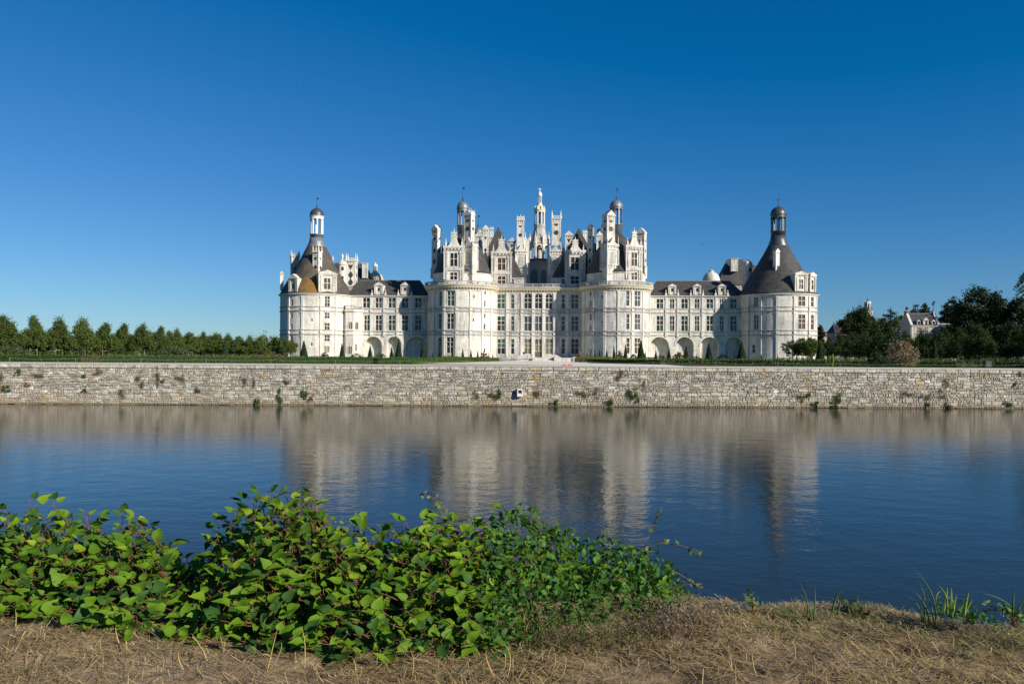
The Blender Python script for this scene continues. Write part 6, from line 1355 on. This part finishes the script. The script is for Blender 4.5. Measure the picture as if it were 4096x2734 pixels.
def blades(n_, pos, L, wd, r, lean, droop=.3):
    """curved three-segment blades as quads; pos (n,3)"""
    a = r.uniform(0, 2*pi, n_); ln = lean*r.uniform(.3, 1.3, n_); D_ = np.stack([np.cos(a)*ln, np.sin(a)*ln, np.ones(n_)], 1); D_ /= np.linalg.norm(D_, axis=1)[:, None]
    S = np.stack([-np.sin(a), np.cos(a), np.zeros(n_)], 1); Ls = L*r.uniform(.5, 1.3, n_) if np.isscalar(L) else L
    out = []; p = pos.copy(); w0 = wd
    pts = [p]
    for k in range(2):
        D_ = D_+np.stack([np.cos(a), np.sin(a), -np.ones(n_)], 1)*(droop*r.uniform(.2, 1, n_))[:, None]; D_ /= np.linalg.norm(D_, axis=1)[:, None]
        pts.append(pts[-1]+D_*(Ls/2)[:, None])
    ws = [w0, w0*.75, w0*.15]; Vv = []
    for q, w_ in zip(pts, ws): Vv += [q-S*w_, q+S*w_]
    V_ = np.stack(Vv, 1).reshape(-1, 3); b = np.arange(n_)[:, None]*6
    F1 = b+np.array([0, 1, 3, 2]); F2 = b+np.array([2, 3, 5, 4]); return V_, np.concatenate([F1, F2])
r_ = np.random.RandomState(31)
def on_bank(n_, x0, x1, y0, y1, dens=None):
    x = r_.uniform(x0, x1, n_); y = r_.uniform(y0, y1, n_)
    if dens is not None:
        k = r_.uniform(0, 1, n_) < np.array([dens(a, b) for a, b in zip(x, y)]); x, y = x[k], y[k]
    return np.array([(a, b, bank_z(a, b)) for a, b in zip(x, y)])
# straw lying on the ground
P = on_bank(90000, -1.5, 12, 3.0, 5.9, lambda x, y: .32+.68*max(0, min(1, .5+1.8*vnoise(x, y, 1.9, 5))))
n_ = len(P); a = r_.uniform(0, 2*pi, n_); L = r_.uniform(.02, .075, n_); D_ = np.stack([np.cos(a), np.sin(a), r_.normal(size=n_)*.22], 1); S = np.stack([-np.sin(a), np.cos(a), np.zeros(n_)], 1)*.0016; S *= r_.uniform(.6, 1.7, n_)[:, None]
P[:, 2] += .008+np.abs(r_.normal(size=n_))*.012
V = np.stack([P-D_*L[:, None]-S, P-D_*L[:, None]+S, P+D_*L[:, None]+S*.6, P+D_*L[:, None]-S*.6], 1).reshape(-1, 3)
stuff(link(bpy.data.objects.new('straw_litter', mesh_np('straw_litter', V, np.arange(n_*4).reshape(-1, 4), L_STRAW))), 'dry cut straw lying on the trodden earth of the near bank', 'straw')
P = on_bank(700, -1.5, 12, 3.2, 5.2); V = []; F_ = []
for x, y, z in P:
    s_ = r_.uniform(.004, .016)*(1 if r_.uniform() < .93 else 1.8); b0 = len(V)
    for dx, dy, dz in ((1, 0, 0), (0, 1, 0), (-1, 0, 0), (0, -1, 0), (0, 0, .8), (0, 0, -.8)): V.append((x+dx*s_*r_.uniform(.6, 1.3), y+dy*s_*r_.uniform(.6, 1.3), z+.003+dz*s_))
    F_ += [(b0+a_, b0+b_, b0+c_) for a_, b_, c_ in ((0, 1, 4), (1, 2, 4), (2, 3, 4), (3, 0, 4), (1, 0, 5), (2, 1, 5), (3, 2, 5), (0, 3, 5))]
stuff(link(bpy.data.objects.new('clods_and_pebbles', mesh_np('clods_and_pebbles', V, F_, EARTH))), 'small clods and pebbles strewn over the near bank', 'pebbles')
P = on_bank(5200, -1.5, 12, 3.2, 5.6, lambda x, y: max(0.03, min(1, .1+1.3*vnoise(x, y, 1.3, 9)))); V, F_ = blades(len(P), P, .07, .0022, r_, .9, .7)
stuff(link(bpy.data.objects.new('dry_grass', mesh_np('dry_grass', V, F_, L_STRAW))), 'short tufts of dried grass on the near bank', 'grass')
P = on_bank(10000, 6.6, 12, 4.45, 5.5, lambda x, y: max(0., min(1, 1.2-2.2*abs(y-edge_y(x)+.02)+.5*vnoise(x, y, 3.1, 2)))); V, F_ = blades(len(P), P, .085, .0022, r_, .6, .6)
stuff(link(bpy.data.objects.new('bank_edge_grass', mesh_np('bank_edge_grass', V, F_, L_GRASS))), 'half-dry grass fringing the bank edge on the right', 'grass')
# ------------------------------------------------------------------ tall single stalks, reeds and weeds
def gpx(px, py): return ground(px, py, GZ)
def curve_blade(name, p0, p1, bend, w_, mat, parent=None):
    p0, p1 = Vector(p0), Vector(p1); d = p1-p0; side = d.cross(Vector((0, 1, 0))); side = side.normalized() if side.length > 1e-6 else Vector((1, 0, 0)); side = Vector((1, 0, 0)) if abs(d.z) > .6*d.length else Vector((0, 0, 1))
    vs_ = []; f = []
    for k in range(7):
        t_ = k/6; q = p0.lerp(p1, t_)+Vector(bend)*(4*t_*(1-t_)); ww = w_*(1-t_**2.2)+.0006; vs_ += [q-side*ww+Vector((0, .004*(1-t_), 0)), q+Vector((0, -w_*.3, 0)), q+side*ww+Vector((0, .004*(1-t_), 0))]
    for k in range(6):
        for j in (0, 1): f.append((k*3+j, k*3+j+1, k*3+4+j, k*3+3+j))
    off = wloc(parent) if parent else Vector((0, 0, 0)); me = bpy.data.meshes.new(name); me.from_pydata([v-off for v in vs_], [], f); me.materials.append(mat); return link(bpy.data.objects.new(name, me), parent)
def at_d(px, py, Y): return at(px, py, Y)
ZR = ztr(2700, 1880, 1.6827)
REEDS = [((880, 1000), (740, 950, 830, 745), .006), ((0, 0), None, 0)]
def reedclump(label, base, tips, w_=.0045, mat=None):
    b = ZR(*base); p = gpx(*b); Y = min(p.y, edge_y(p.x)+.1); p0 = at(b[0], b[1], Y); t = thing('reed_clump', label, 'reed', (p0.x, p0.y, p0.z), 'reeds on the bank edge')
    for tx, ty, bx in tips:
        q = at(*ZR(tx, ty), Y+random.uniform(-.1, .25)); curve_blade('blade', p0+Vector((random.uniform(-.05, .05), random.uniform(-.03, .05), -.06)), q, (bx, 0, .02), w_*random.uniform(.8, 1.2), mat or L_REED, t)
reedclump('two tall green reed blades left of the grassy point', (930, 1010), [(830, 745, .03), (938, 768, .01), (838, 830, .02), (955, 960, .02)])
reedclump('long reed blade lying out low over the water', (885, 1000), [(580, 895, .0), (770, 930, .0)], .006)
reedclump('single slanting reed blade in mid bank', (1098, 905), [(1165, 768, -.02), (1130, 840, 0)], .006)
reedclump('tallest arching reed blade with a second thick blade', (1795, 945), [(1562, 628, .05), (1870, 830, -.01)], .005)
reedclump('thick upright reed blade left of the iris leaves', (1715, 975), [(1640, 750, .02), (1590, 800, .02), (1560, 840, .02), (1700, 850, 0)], .0055)
reedclump('cluster of curled pale iris leaves', (1830, 915), [(1770, 770, .02), (1790, 810, -.03), (1828, 778, .01), (1860, 780, .0), (1820, 850, .03), (1900, 830, .0)], .006, L_SPIKE)
reedclump('lone short iris leaf right of the curled cluster', (1978, 900), [(1980, 808, .0), (2000, 860, .01)], .008, L_SPIKE)
reedclump('pair of upright reed blades near the right edge', (2290, 920), [(2282, 796, .0), (2330, 890, -.01), (2075, 830, .02), (2345, 850, .02)], .0055)
def stalk(label, px, py, tips, i):
    p = gpx(px, py); t = thing('dry_stalk', label, 'stalk', (p.x, p.y, GZ), 'bleached dry stalks')
    for tx, ty in tips: q = at(tx, ty, p.y-.02); curve_blade('stem', (p.x, p.y, bank_z(p.x, p.y)-.01), q, (random.uniform(-.03, .03), 0, .02), .0032, L_STRAW, t)
ST = [(60, 2520, [(60, 2436)]), (480, 2570, [(466, 2500)]), (735, 2690, [(733, 2590)]), (830, 2650, [(765, 2530), (805, 2585)]), (1065, 2680, [(1110, 2510), (1125, 2567)]), (1215, 2660, [(1206, 2509)]), (1090, 2640, [(1045, 2620)]), (1420, 2690, [(1408, 2630)]), (1645, 2690, [(1645, 2605)]), (1985, 2720, [(1950, 2590)]), (2025, 2725, [(2018, 2575)]), (2200, 2700, [(2215, 2610)]), (2240, 2725, [(2250, 2612)]), (2330, 2690, [(2310, 2630)]), (2930, 2680, [(2925, 2600), (2912, 2640)]), (3030, 2690, [(3025, 2580)]), (3180, 2640, [(3165, 2560)]), (3400, 2620, [(3395, 2550)]), (3650, 2560, [(3645, 2490)]), (2110, 2560, [(2105, 2440), (2130, 2470)])]
for i, (px, py, tips) in enumerate(ST): stalk('thin bleached stalk standing on the dry earth, %s from the left' % ordw(i), px, py, tips, i)
# low leafy weed and clover-like patches on the right edge
def weedpatch(label, px, py, w_, h_, mat, seed, n_, size, Yo=0., name='leafy_weed', elong=.55):
    r = np.random.RandomState(seed); p = gpx(px, py); Y = min(p.y, edge_y(p.x)+.15)+Yo; p0 = at(px, py, Y); mp = mpp(px, Y)
    P = np.stack([r.normal(size=n_)*w_*mp*.28, r.normal(size=n_)*.10, np.abs(r.normal(size=n_))*h_*mp*.45], 1); V, F_ = leaf_quads(P, size, r, elong); t = thing(name, label, 'plant', (p0.x, p0.y, p0.z-.03))
    link(bpy.data.objects.new('foliage', mesh_np('foliage', V, F_, mat)), t); m = MB()
    for k in range(10): m.tube((r.normal()*w_*mp*.1, 0, -.05), (r.normal()*w_*mp*.25, r.normal()*.06, h_*mp*.5), .003, .0015, 4)
    link(bpy.data.objects.new('stems', m.mesh('stems', STEM)), t)
weedpatch('dark leafy weed on the bank edge in mid right', *ZR(1215, 950), 80, 60, L_BIND, 1, 70, .024)
weedpatch('low green weeds trailing along the right bank edge', *ZR(1960, 945), 190, 26, L_BIND, 2, 200, .016); weedpatch('green weeds at the far right of the bank edge', *ZR(2290, 960), 100, 34, L_REED, 3, 140, .016)
weedpatch('green weed on the slope left of the reed blades', *ZR(870, 1030), 100, 30, L_BIND, 4, 150, .016); weedpatch('small sprig with pale young leaves above the bank grass', *ZR(530, 890), 30, 60, L_REED, 5, 24, .025)
# ------------------------------------------------------------------ knotweed thicket
TOP = [(-260, 2060), (-50, 2045), (90, 1990), (200, 1985), (330, 2005), (500, 2030), (620, 2100), (700, 2195), (790, 2245), (830, 2170), (860, 2060), (1000, 1945), (1080, 1895), (1150, 1935), (1350, 1975), (1420, 2060), (1500, 2080), (1600, 2075), (1680, 2020), (1800, 2035), (1950, 2050), (2000, 2030), (2070, 1980), (2150, 2045), (2250, 2090), (2350, 2160), (2420, 2110), (2500, 2165), (2600, 2210), (2680, 2270), (2740, 2400), (2800, 2440)]
BOT = [(-260, 2540), (0, 2550), (300, 2578), (700, 2620), (1100, 2670), (1450, 2715), (1950, 2670), (2060, 2590), (2250, 2500), (2500, 2480), (2800, 2470)]
ip = lambda T_, x: float(np.interp(x, [a for a, b in T_], [b for a, b in T_]))
def hull(px, t_):
    yb, yt = ip(BOT, px), ip(TOP, px); py = yb+(yt-yb)*t_; Yb = gpx(px, yb).y; return at(px, py, Yb+.05+1.35*t_**1.3)
LEAFM = []
def leaf_mesh(seed, mat, curl, fold, wide=.36):
    st = [(0, .05), (.05, .31), (.16, .43), (.33, .46), (.52, .38), (.7, .25), (.85, .11), (1, .0)]; v = []; f = []; r = random.Random(seed)
    for t_, w_ in st:
        w_ *= wide/.46*1.0; z = -curl*t_*t_+.03*sin(t_*9+seed); v += [(-w_, t_-.06*(w_ > .2), z+fold*w_+r.uniform(-.015, .015)), (-w_*.5, t_, z+fold*w_*.35-.01), (0, t_, z-.012), (w_*.5, t_, z+fold*w_*.35-.01), (w_, t_-.06*(w_ > .2), z+fold*w_+r.uniform(-.015, .015))]
    for k in range(len(st)-1):
        for j in range(4): a = k*5+j; f.append((a, a+1, a+6, a+5))
    return np.array(v, np.float32), np.array(f, np.int32)
LV = [leaf_mesh(1, None, .10, .25), leaf_mesh(2, None, .28, .35), leaf_mesh(3, None, .02, .12, .39), leaf_mesh(4, None, .4, .2, .33)]
LM = {}
for i, (v, f) in enumerate(LV):
    for mt in (L_KNOT, L_KNOTD): LM[i, mt.name] = mesh_np('leaf', v, f, mt, True)
CLUMPS = [('knotweed clump at the left edge with broad sunlit leaves', -200, 790, 300), ('tallest knotweed clump, just left of the middle', 790, 1420, 255), ('dense knotweed clump in front of the castle reflection', 1420, 1960, 220), ('smaller knotweed clump with one shoot rising above the rest, right of the middle', 1960, 2330, 80), ('low knotweed clump at the right end of the thicket', 2330, 2720, 50)]
rk = random.Random(17)
for ci, (lab, pa, pb, ns) in enumerate(CLUMPS):
    pm = (pa+pb)/2; base = gpx(pm, ip(BOT, pm)-40); t = thing('knotweed_clump', lab, 'plant', (base.x, base.y, GZ), 'knotweed clumps on the near bank'); off = Vector((base.x, base.y, GZ)); leaves = []; stems = MB()
    for s_ in range(ns):
        px = pa+(pb-pa)*(s_+rk.random())/ns; tt = rk.random()**.75 if ci < 3 else .35+.65*rk.random(); tt = min(1., .10+.90*tt)
        tip = hull(px+rk.uniform(-20, 20), tt*rk.uniform(.94, 1.0)); Yr = tip.y+rk.uniform(.02, .25); root = Vector((tip.x+rk.uniform(-.15, .15), Yr, bank_z(tip.x, Yr)-.03))
        if tip.z-root.z < .08: root.z = tip.z-.12
        Hh = (tip-root).length; n_ = max(4, int(Hh/.075)); prev = root
        bow = Vector((rk.uniform(-.08, .08), rk.uniform(.0, .12), 0)); az0 = rk.uniform(0, 6.28)
        for k in range(1, n_+1):
            f = k/n_; q = root.lerp(tip, f)+bow*(4*f*(1-f)); stems.tube(prev, q, .0045*(1-.55*(k-1)/n_), .0045*(1-.55*k/n_), 5)
            if f > .22:
                az = az0+k*2.4+rk.uniform(-.5, .5); size = rk.uniform(.055, .14)*(1.0 if f < .85 else .75)*(1. if ci < 3 else .8); pet = Vector((cos(az), sin(az), .5))*rk.uniform(.02, .045); b = q+pet; stems.tube(q, b, .002, .0016, 4)
                hang = f < .8 and rk.random() < .45; d = Vector((cos(az), sin(az)-(.5 if hang else 0), rk.uniform(-1.6, -.5) if hang else rk.uniform(-.55, .4) if f < .93 else rk.uniform(.3, 1.2))); d.normalize()
                nrm = Vector((rk.uniform(-.6, .6)+.2, rk.uniform(-1.3, -.5), .45)) if hang else Vector((rk.uniform(-.5, .5)+.2, rk.uniform(-.7, .2)-.15, 1.0)); xax = d.cross(nrm).normalized(); nrm = xax.cross(d).normalized()
                M_ = Matrix((xax*size, d*size, nrm*size)).transposed().to_4x4(); M_.translation = b-off
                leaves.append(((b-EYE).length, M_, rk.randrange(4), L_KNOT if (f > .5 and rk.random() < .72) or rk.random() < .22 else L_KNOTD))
            prev = q
    leaves.sort(key=lambda q: q[0])
    for dist, M_, k, mt in leaves[:295]:
        o = link(bpy.data.objects.new('leaf', LM[k, mt.name]), t); o.matrix_local = M_
    rest = leaves[295:]
    for mt in (L_KNOT, L_KNOTD):
        V = []; F_ = []; b0 = 0
        for dist, M_, k, m2 in rest:
            if m2 is not mt: continue
            v, f = LV[k]; A = np.array(M_); V.append(v @ A[:3, :3].T+A[:3, 3]); F_.append(f+b0); b0 += len(v)
        if V: o = link(bpy.data.objects.new('inner_foliage', mesh_np('inner_foliage', np.concatenate(V), np.concatenate(F_), mt, True)), t); o['kind'] = 'stuff'
    o = link(bpy.data.objects.new('stems', stems.mesh('stems', STEM, True, off)), t); o['kind'] = 'stuff'
# bindweed scrambling over the right end of the thicket
r = np.random.RandomState(71); P = []
for k in range(2600):
    px = r.uniform(1950, 2760); t_ = r.uniform(0, 1)**.8*.95; p = hull(px, t_); P.append((p.x+r.normal()*.04, p.y-.05+r.normal()*.07, p.z+r.normal()*.03))
b0 = gpx(2400, 2480); P = np.array(P)-np.array([b0.x, b0.y, GZ]); V, F_ = leaf_quads(P, .026, r, .62); t = thing('bindweed', 'bindweed with small leaves scrambling over the right end of the thicket', 'plant', (b0.x, b0.y, GZ))
o = link(bpy.data.objects.new('foliage', mesh_np('foliage', V, F_, L_BIND)), t); o['kind'] = 'stuff'
m = MB(); off = Vector((b0.x, b0.y, GZ))
for pts in ([(2560, 2200), (2640, 2170), (2720, 2180), (2790, 2200), (2800, 2230)], [(2600, 2130), (2625, 2080), (2630, 2050), (2640, 2035)], [(1790, 2050), (1745, 2000), (1705, 1975), (1690, 1980)], [(2660, 2350), (2720, 2345), (2770, 2330)], [(2690, 2280), (2760, 2320), (2800, 2350)]):
    pv = None; P = []
    for px, py in pts:
        q = at(px, py, 6.1); 
        if pv is not None:
            m.tube(pv, q, .003, .0022, 4)
            for k in range(5): f = r.uniform(0, 1); e = pv.lerp(q, f); P.append((e.x+r.normal()*.015, e.y+r.normal()*.02, e.z+r.normal()*.018))
        pv = q
    V, F_ = leaf_quads(np.array(P)-np.array(off), .022, r, .6); link(bpy.data.objects.new('tendril_leaves', mesh_np('tendril_leaves', V, F_, L_REED)), t)['kind'] = 'stuff'
o = link(bpy.data.objects.new('tendrils', m.mesh('tendrils', STEM, False, off)), t); o['kind'] = 'stuff'
# dry flowering weeds to the right of the thicket foot
def dryweed(label, px0, px1, py, h_, seed, n_):
    r = np.random.RandomState(seed); c = gpx((px0+px1)/2, py); t = thing('dry_weed', label, 'plant', (c.x, c.y, GZ)); P = []; Q = []
    for k in range(n_):
        p = gpx(r.uniform(px0, px1), py+r.uniform(-70, 30)); P.append((p.x-c.x, p.y-c.y, bank_z(p.x, p.y)-GZ))
    P = np.array(P); V, F_ = blades(n_, P, h_*r.uniform(.5, 1.2, n_), .0022, r, .5, .45); link(bpy.data.objects.new('stalks', mesh_np('stalks', V, F_, L_DRYW)), t)['kind'] = 'stuff'
    Q = V[4::6]+r.normal(size=(n_, 3))*.012; Q = np.repeat(Q, 4, 0)+r.normal(size=(n_*4, 3))*.013; V, F_ = leaf_quads(Q, .0065, r, .7); link(bpy.data.objects.new('flower_heads', mesh_np('flower_heads', V, F_, L_PALEF if seed % 2 else L_WEED)), t)['kind'] = 'stuff'
dryweed('dry weed with faded pinkish flower heads right of the thicket', 2600, 2850, 2530, .17, 1, 260); dryweed('tangle of dry stalks under the right side of the thicket', 2080, 2620, 2590, .15, 2, 420); dryweed('low dry stalks at the foot of the middle clump', 1960, 2200, 2560, .26, 4, 160)
# ------------------------------------------------------------------ people, car and birds
SKIN = mk_plain('skin', (.45, .28, .20), .6, .3, .1, 4)
def person(label, px, Y, h_, top_c, leg_c, facing, stride=.25):
    p = at(px, 1425, Y); g = gz(Y); t = thing('person', label, 'person', (p.x, Y, g), None, facing); k = h_/1.7
    J = dict(pel=(0, 0, .93), ch=(0, .02, 1.25), nk=(0, .02, 1.45), hd=(0, -.01, 1.52), ht=(0, 0, 1.66), sl=(-.19, .02, 1.38), sr=(.19, .02, 1.38), el=(-.26, .06, 1.12), er=(.26, -.02, 1.12), hl=(-.25, -.08, .9), hr=(.25, .05, .88), pl=(-.1, 0, .88), pr=(.1, 0, .88), kl=(-.11, -stride*.6, .48), kr=(.11, stride*.3, .48), al=(-.11, -stride, .08), ar=(.11, stride, .08), tl=(-.11, -stride-.16, .03), tr=(.11, stride-.16, .03))
    R_ = dict(pel=.15, ch=.16, nk=.06, hd=.085, ht=.09, sl=.075, sr=.075, el=.05, er=.05, hl=.04, hr=.04, pl=.1, pr=.1, kl=.065, kr=.065, al=.045, ar=.045, tl=.035, tr=.035)
    E = [('pel', 'ch'), ('ch', 'nk'), ('nk', 'hd'), ('hd', 'ht'), ('ch', 'sl'), ('ch', 'sr'), ('sl', 'el'), ('sr', 'er'), ('el', 'hl'), ('er', 'hr'), ('pel', 'pl'), ('pel', 'pr'), ('pl', 'kl'), ('pr', 'kr'), ('kl', 'al'), ('kr', 'ar'), ('al', 'tl'), ('ar', 'tr')]
    nm = list(J); me = bpy.data.meshes.new('body'); me.from_pydata([tuple(c*k for c in J[q]) for q in nm], [(nm.index(a), nm.index(b)) for a, b in E], [])
    o = link(bpy.data.objects.new('body', me), t); md = o.modifiers.new('skin', 'SKIN')
    if not me.skin_vertices: me.attributes.new('x', 'FLOAT', 'POINT')
    for i, q in enumerate(nm): me.skin_vertices[0].data[i].radius = (R_[q]*k, R_[q]*k)
    me.skin_vertices[0].data[0].use_root = True; sb = o.modifiers.new('sub', 'SUBSURF'); sb.levels = 1; sb.render_levels = 1
    n = N('clothed_body'); sp = n.n('SeparateXYZ'); n.l(n.n('TexCoord').outputs['Object'], sp.inputs[0]); mr = n.n('MapRange'); n.l(sp.outputs['Z'], mr.inputs[0]); mr.inputs[1].default_value = 0; mr.inputs[2].default_value = 1.7*k
    rp = n.ramp(mr.outputs[0], [(0., (.02, .02, .02)), (.04, leg_c), (.54, top_c), (.85, (.42, .27, .19))]); rp.node.color_ramp.interpolation = 'CONSTANT'; me.materials.append(n.col(rp, .8, .2))
    m = MB(); m.lathe([(.085*k, 1.58*k), (.1*k, 1.66*k), (.075*k, 1.74*k), (.01, 1.77*k)], 0, .015, 10); link(bpy.data.objects.new('hair', m.mesh('hair', BARK, True)), t)
try:
    person('person in a blue top walking under the limes on the right', 3804, 176, 1.72, (.05, .16, .30), (.03, .03, .04), 1.2)
    person('person in a pale pink top behind the stakes on the right', 3834, 190, 1.68, (.5, .32, .32), (.05, .05, .07), -1.)
    person('person in dark blue clothes near the right edge', 4076, 160, 1.75, (.06, .06, .14), (.04, .04, .09), .4)
    person('small child in light blue by the right edge', 4067, 152, 1.05, (.12, .40, .50), (.4, .42, .45), .2, .15)
except Exception as ex: print('PERSON', ex)
pc = at(3712, 1425, 235); g = gz(235); car = thing('parked_car', 'dark parked car glinting between the limes on the right', 'car', (pc.x, 235, g)); CARP = mk_plain('dark_car_paint', (.02, .02, .025), .2, .6, .1, 1); c = (pc.x, 235, 0, g)
m = MB(c); m.prism([(-2.1, .3), (2.1, .3), (2.15, .75), (1.9, .9), (1.1, .95), (-2.0, .98), (-2.15, .7)], -.85, .85); m.build('body', CARP, car); m = MB(c); m.prism([(-1.7, .97), (1.2, .94), (.5, 1.45), (-1.2, 1.48)], -.72, .72); m.build('cabin', G_BLUE, car)
for x in (-1.3, 1.3):
    for y in (-.86, .66):
        m = MB(c); m.prism([(x+.32*cos(q*pi/8), .32+.32*sin(q*pi/8)) for q in range(16)], y, y+.2); m.build('wheel', IRON, car)
for x in (2.08, -2.1): m = MB(c); m.box(x, x+.08, -.8, -.5, .62, .76); m.build('headlight' if x > 0 else 'tail_light', WHITEP if x > 0 else REDB, car)
for i, (px, py, lab) in enumerate(((1186, 335, 'bird high in the sky above the left corner tower'), (2012, 930, 'bird flying close to the left pointed roof of the keep'), (2809, 979, 'bird in the sky above the right wing'))):
    q = at(px, py, 190); b = thing('bird', lab, 'bird', q); m = MB(); m.lathe([(.01, -.2), (.07, -.08), (.07, .05), (.03, .14), (.01, .2)], 0, 0, 8)
    me = m.mesh('body', IRON, True); o = link(bpy.data.objects.new('body', me), b); o.rotation_euler = (0, pi/2, 0)
    for s_ in (-1, 1):
        w_ = bpy.data.meshes.new('wing'); w_.from_pydata([(.08, 0, .02), (-.08, 0, .02), (-.06, s_*.2, .12), (.05, s_*.22, .12), (-.03, s_*.42, .06)], [], [(0, 1, 2, 3), (3, 2, 4)]); w_.materials.append(IRON); link(bpy.data.objects.new('wing', w_), b)
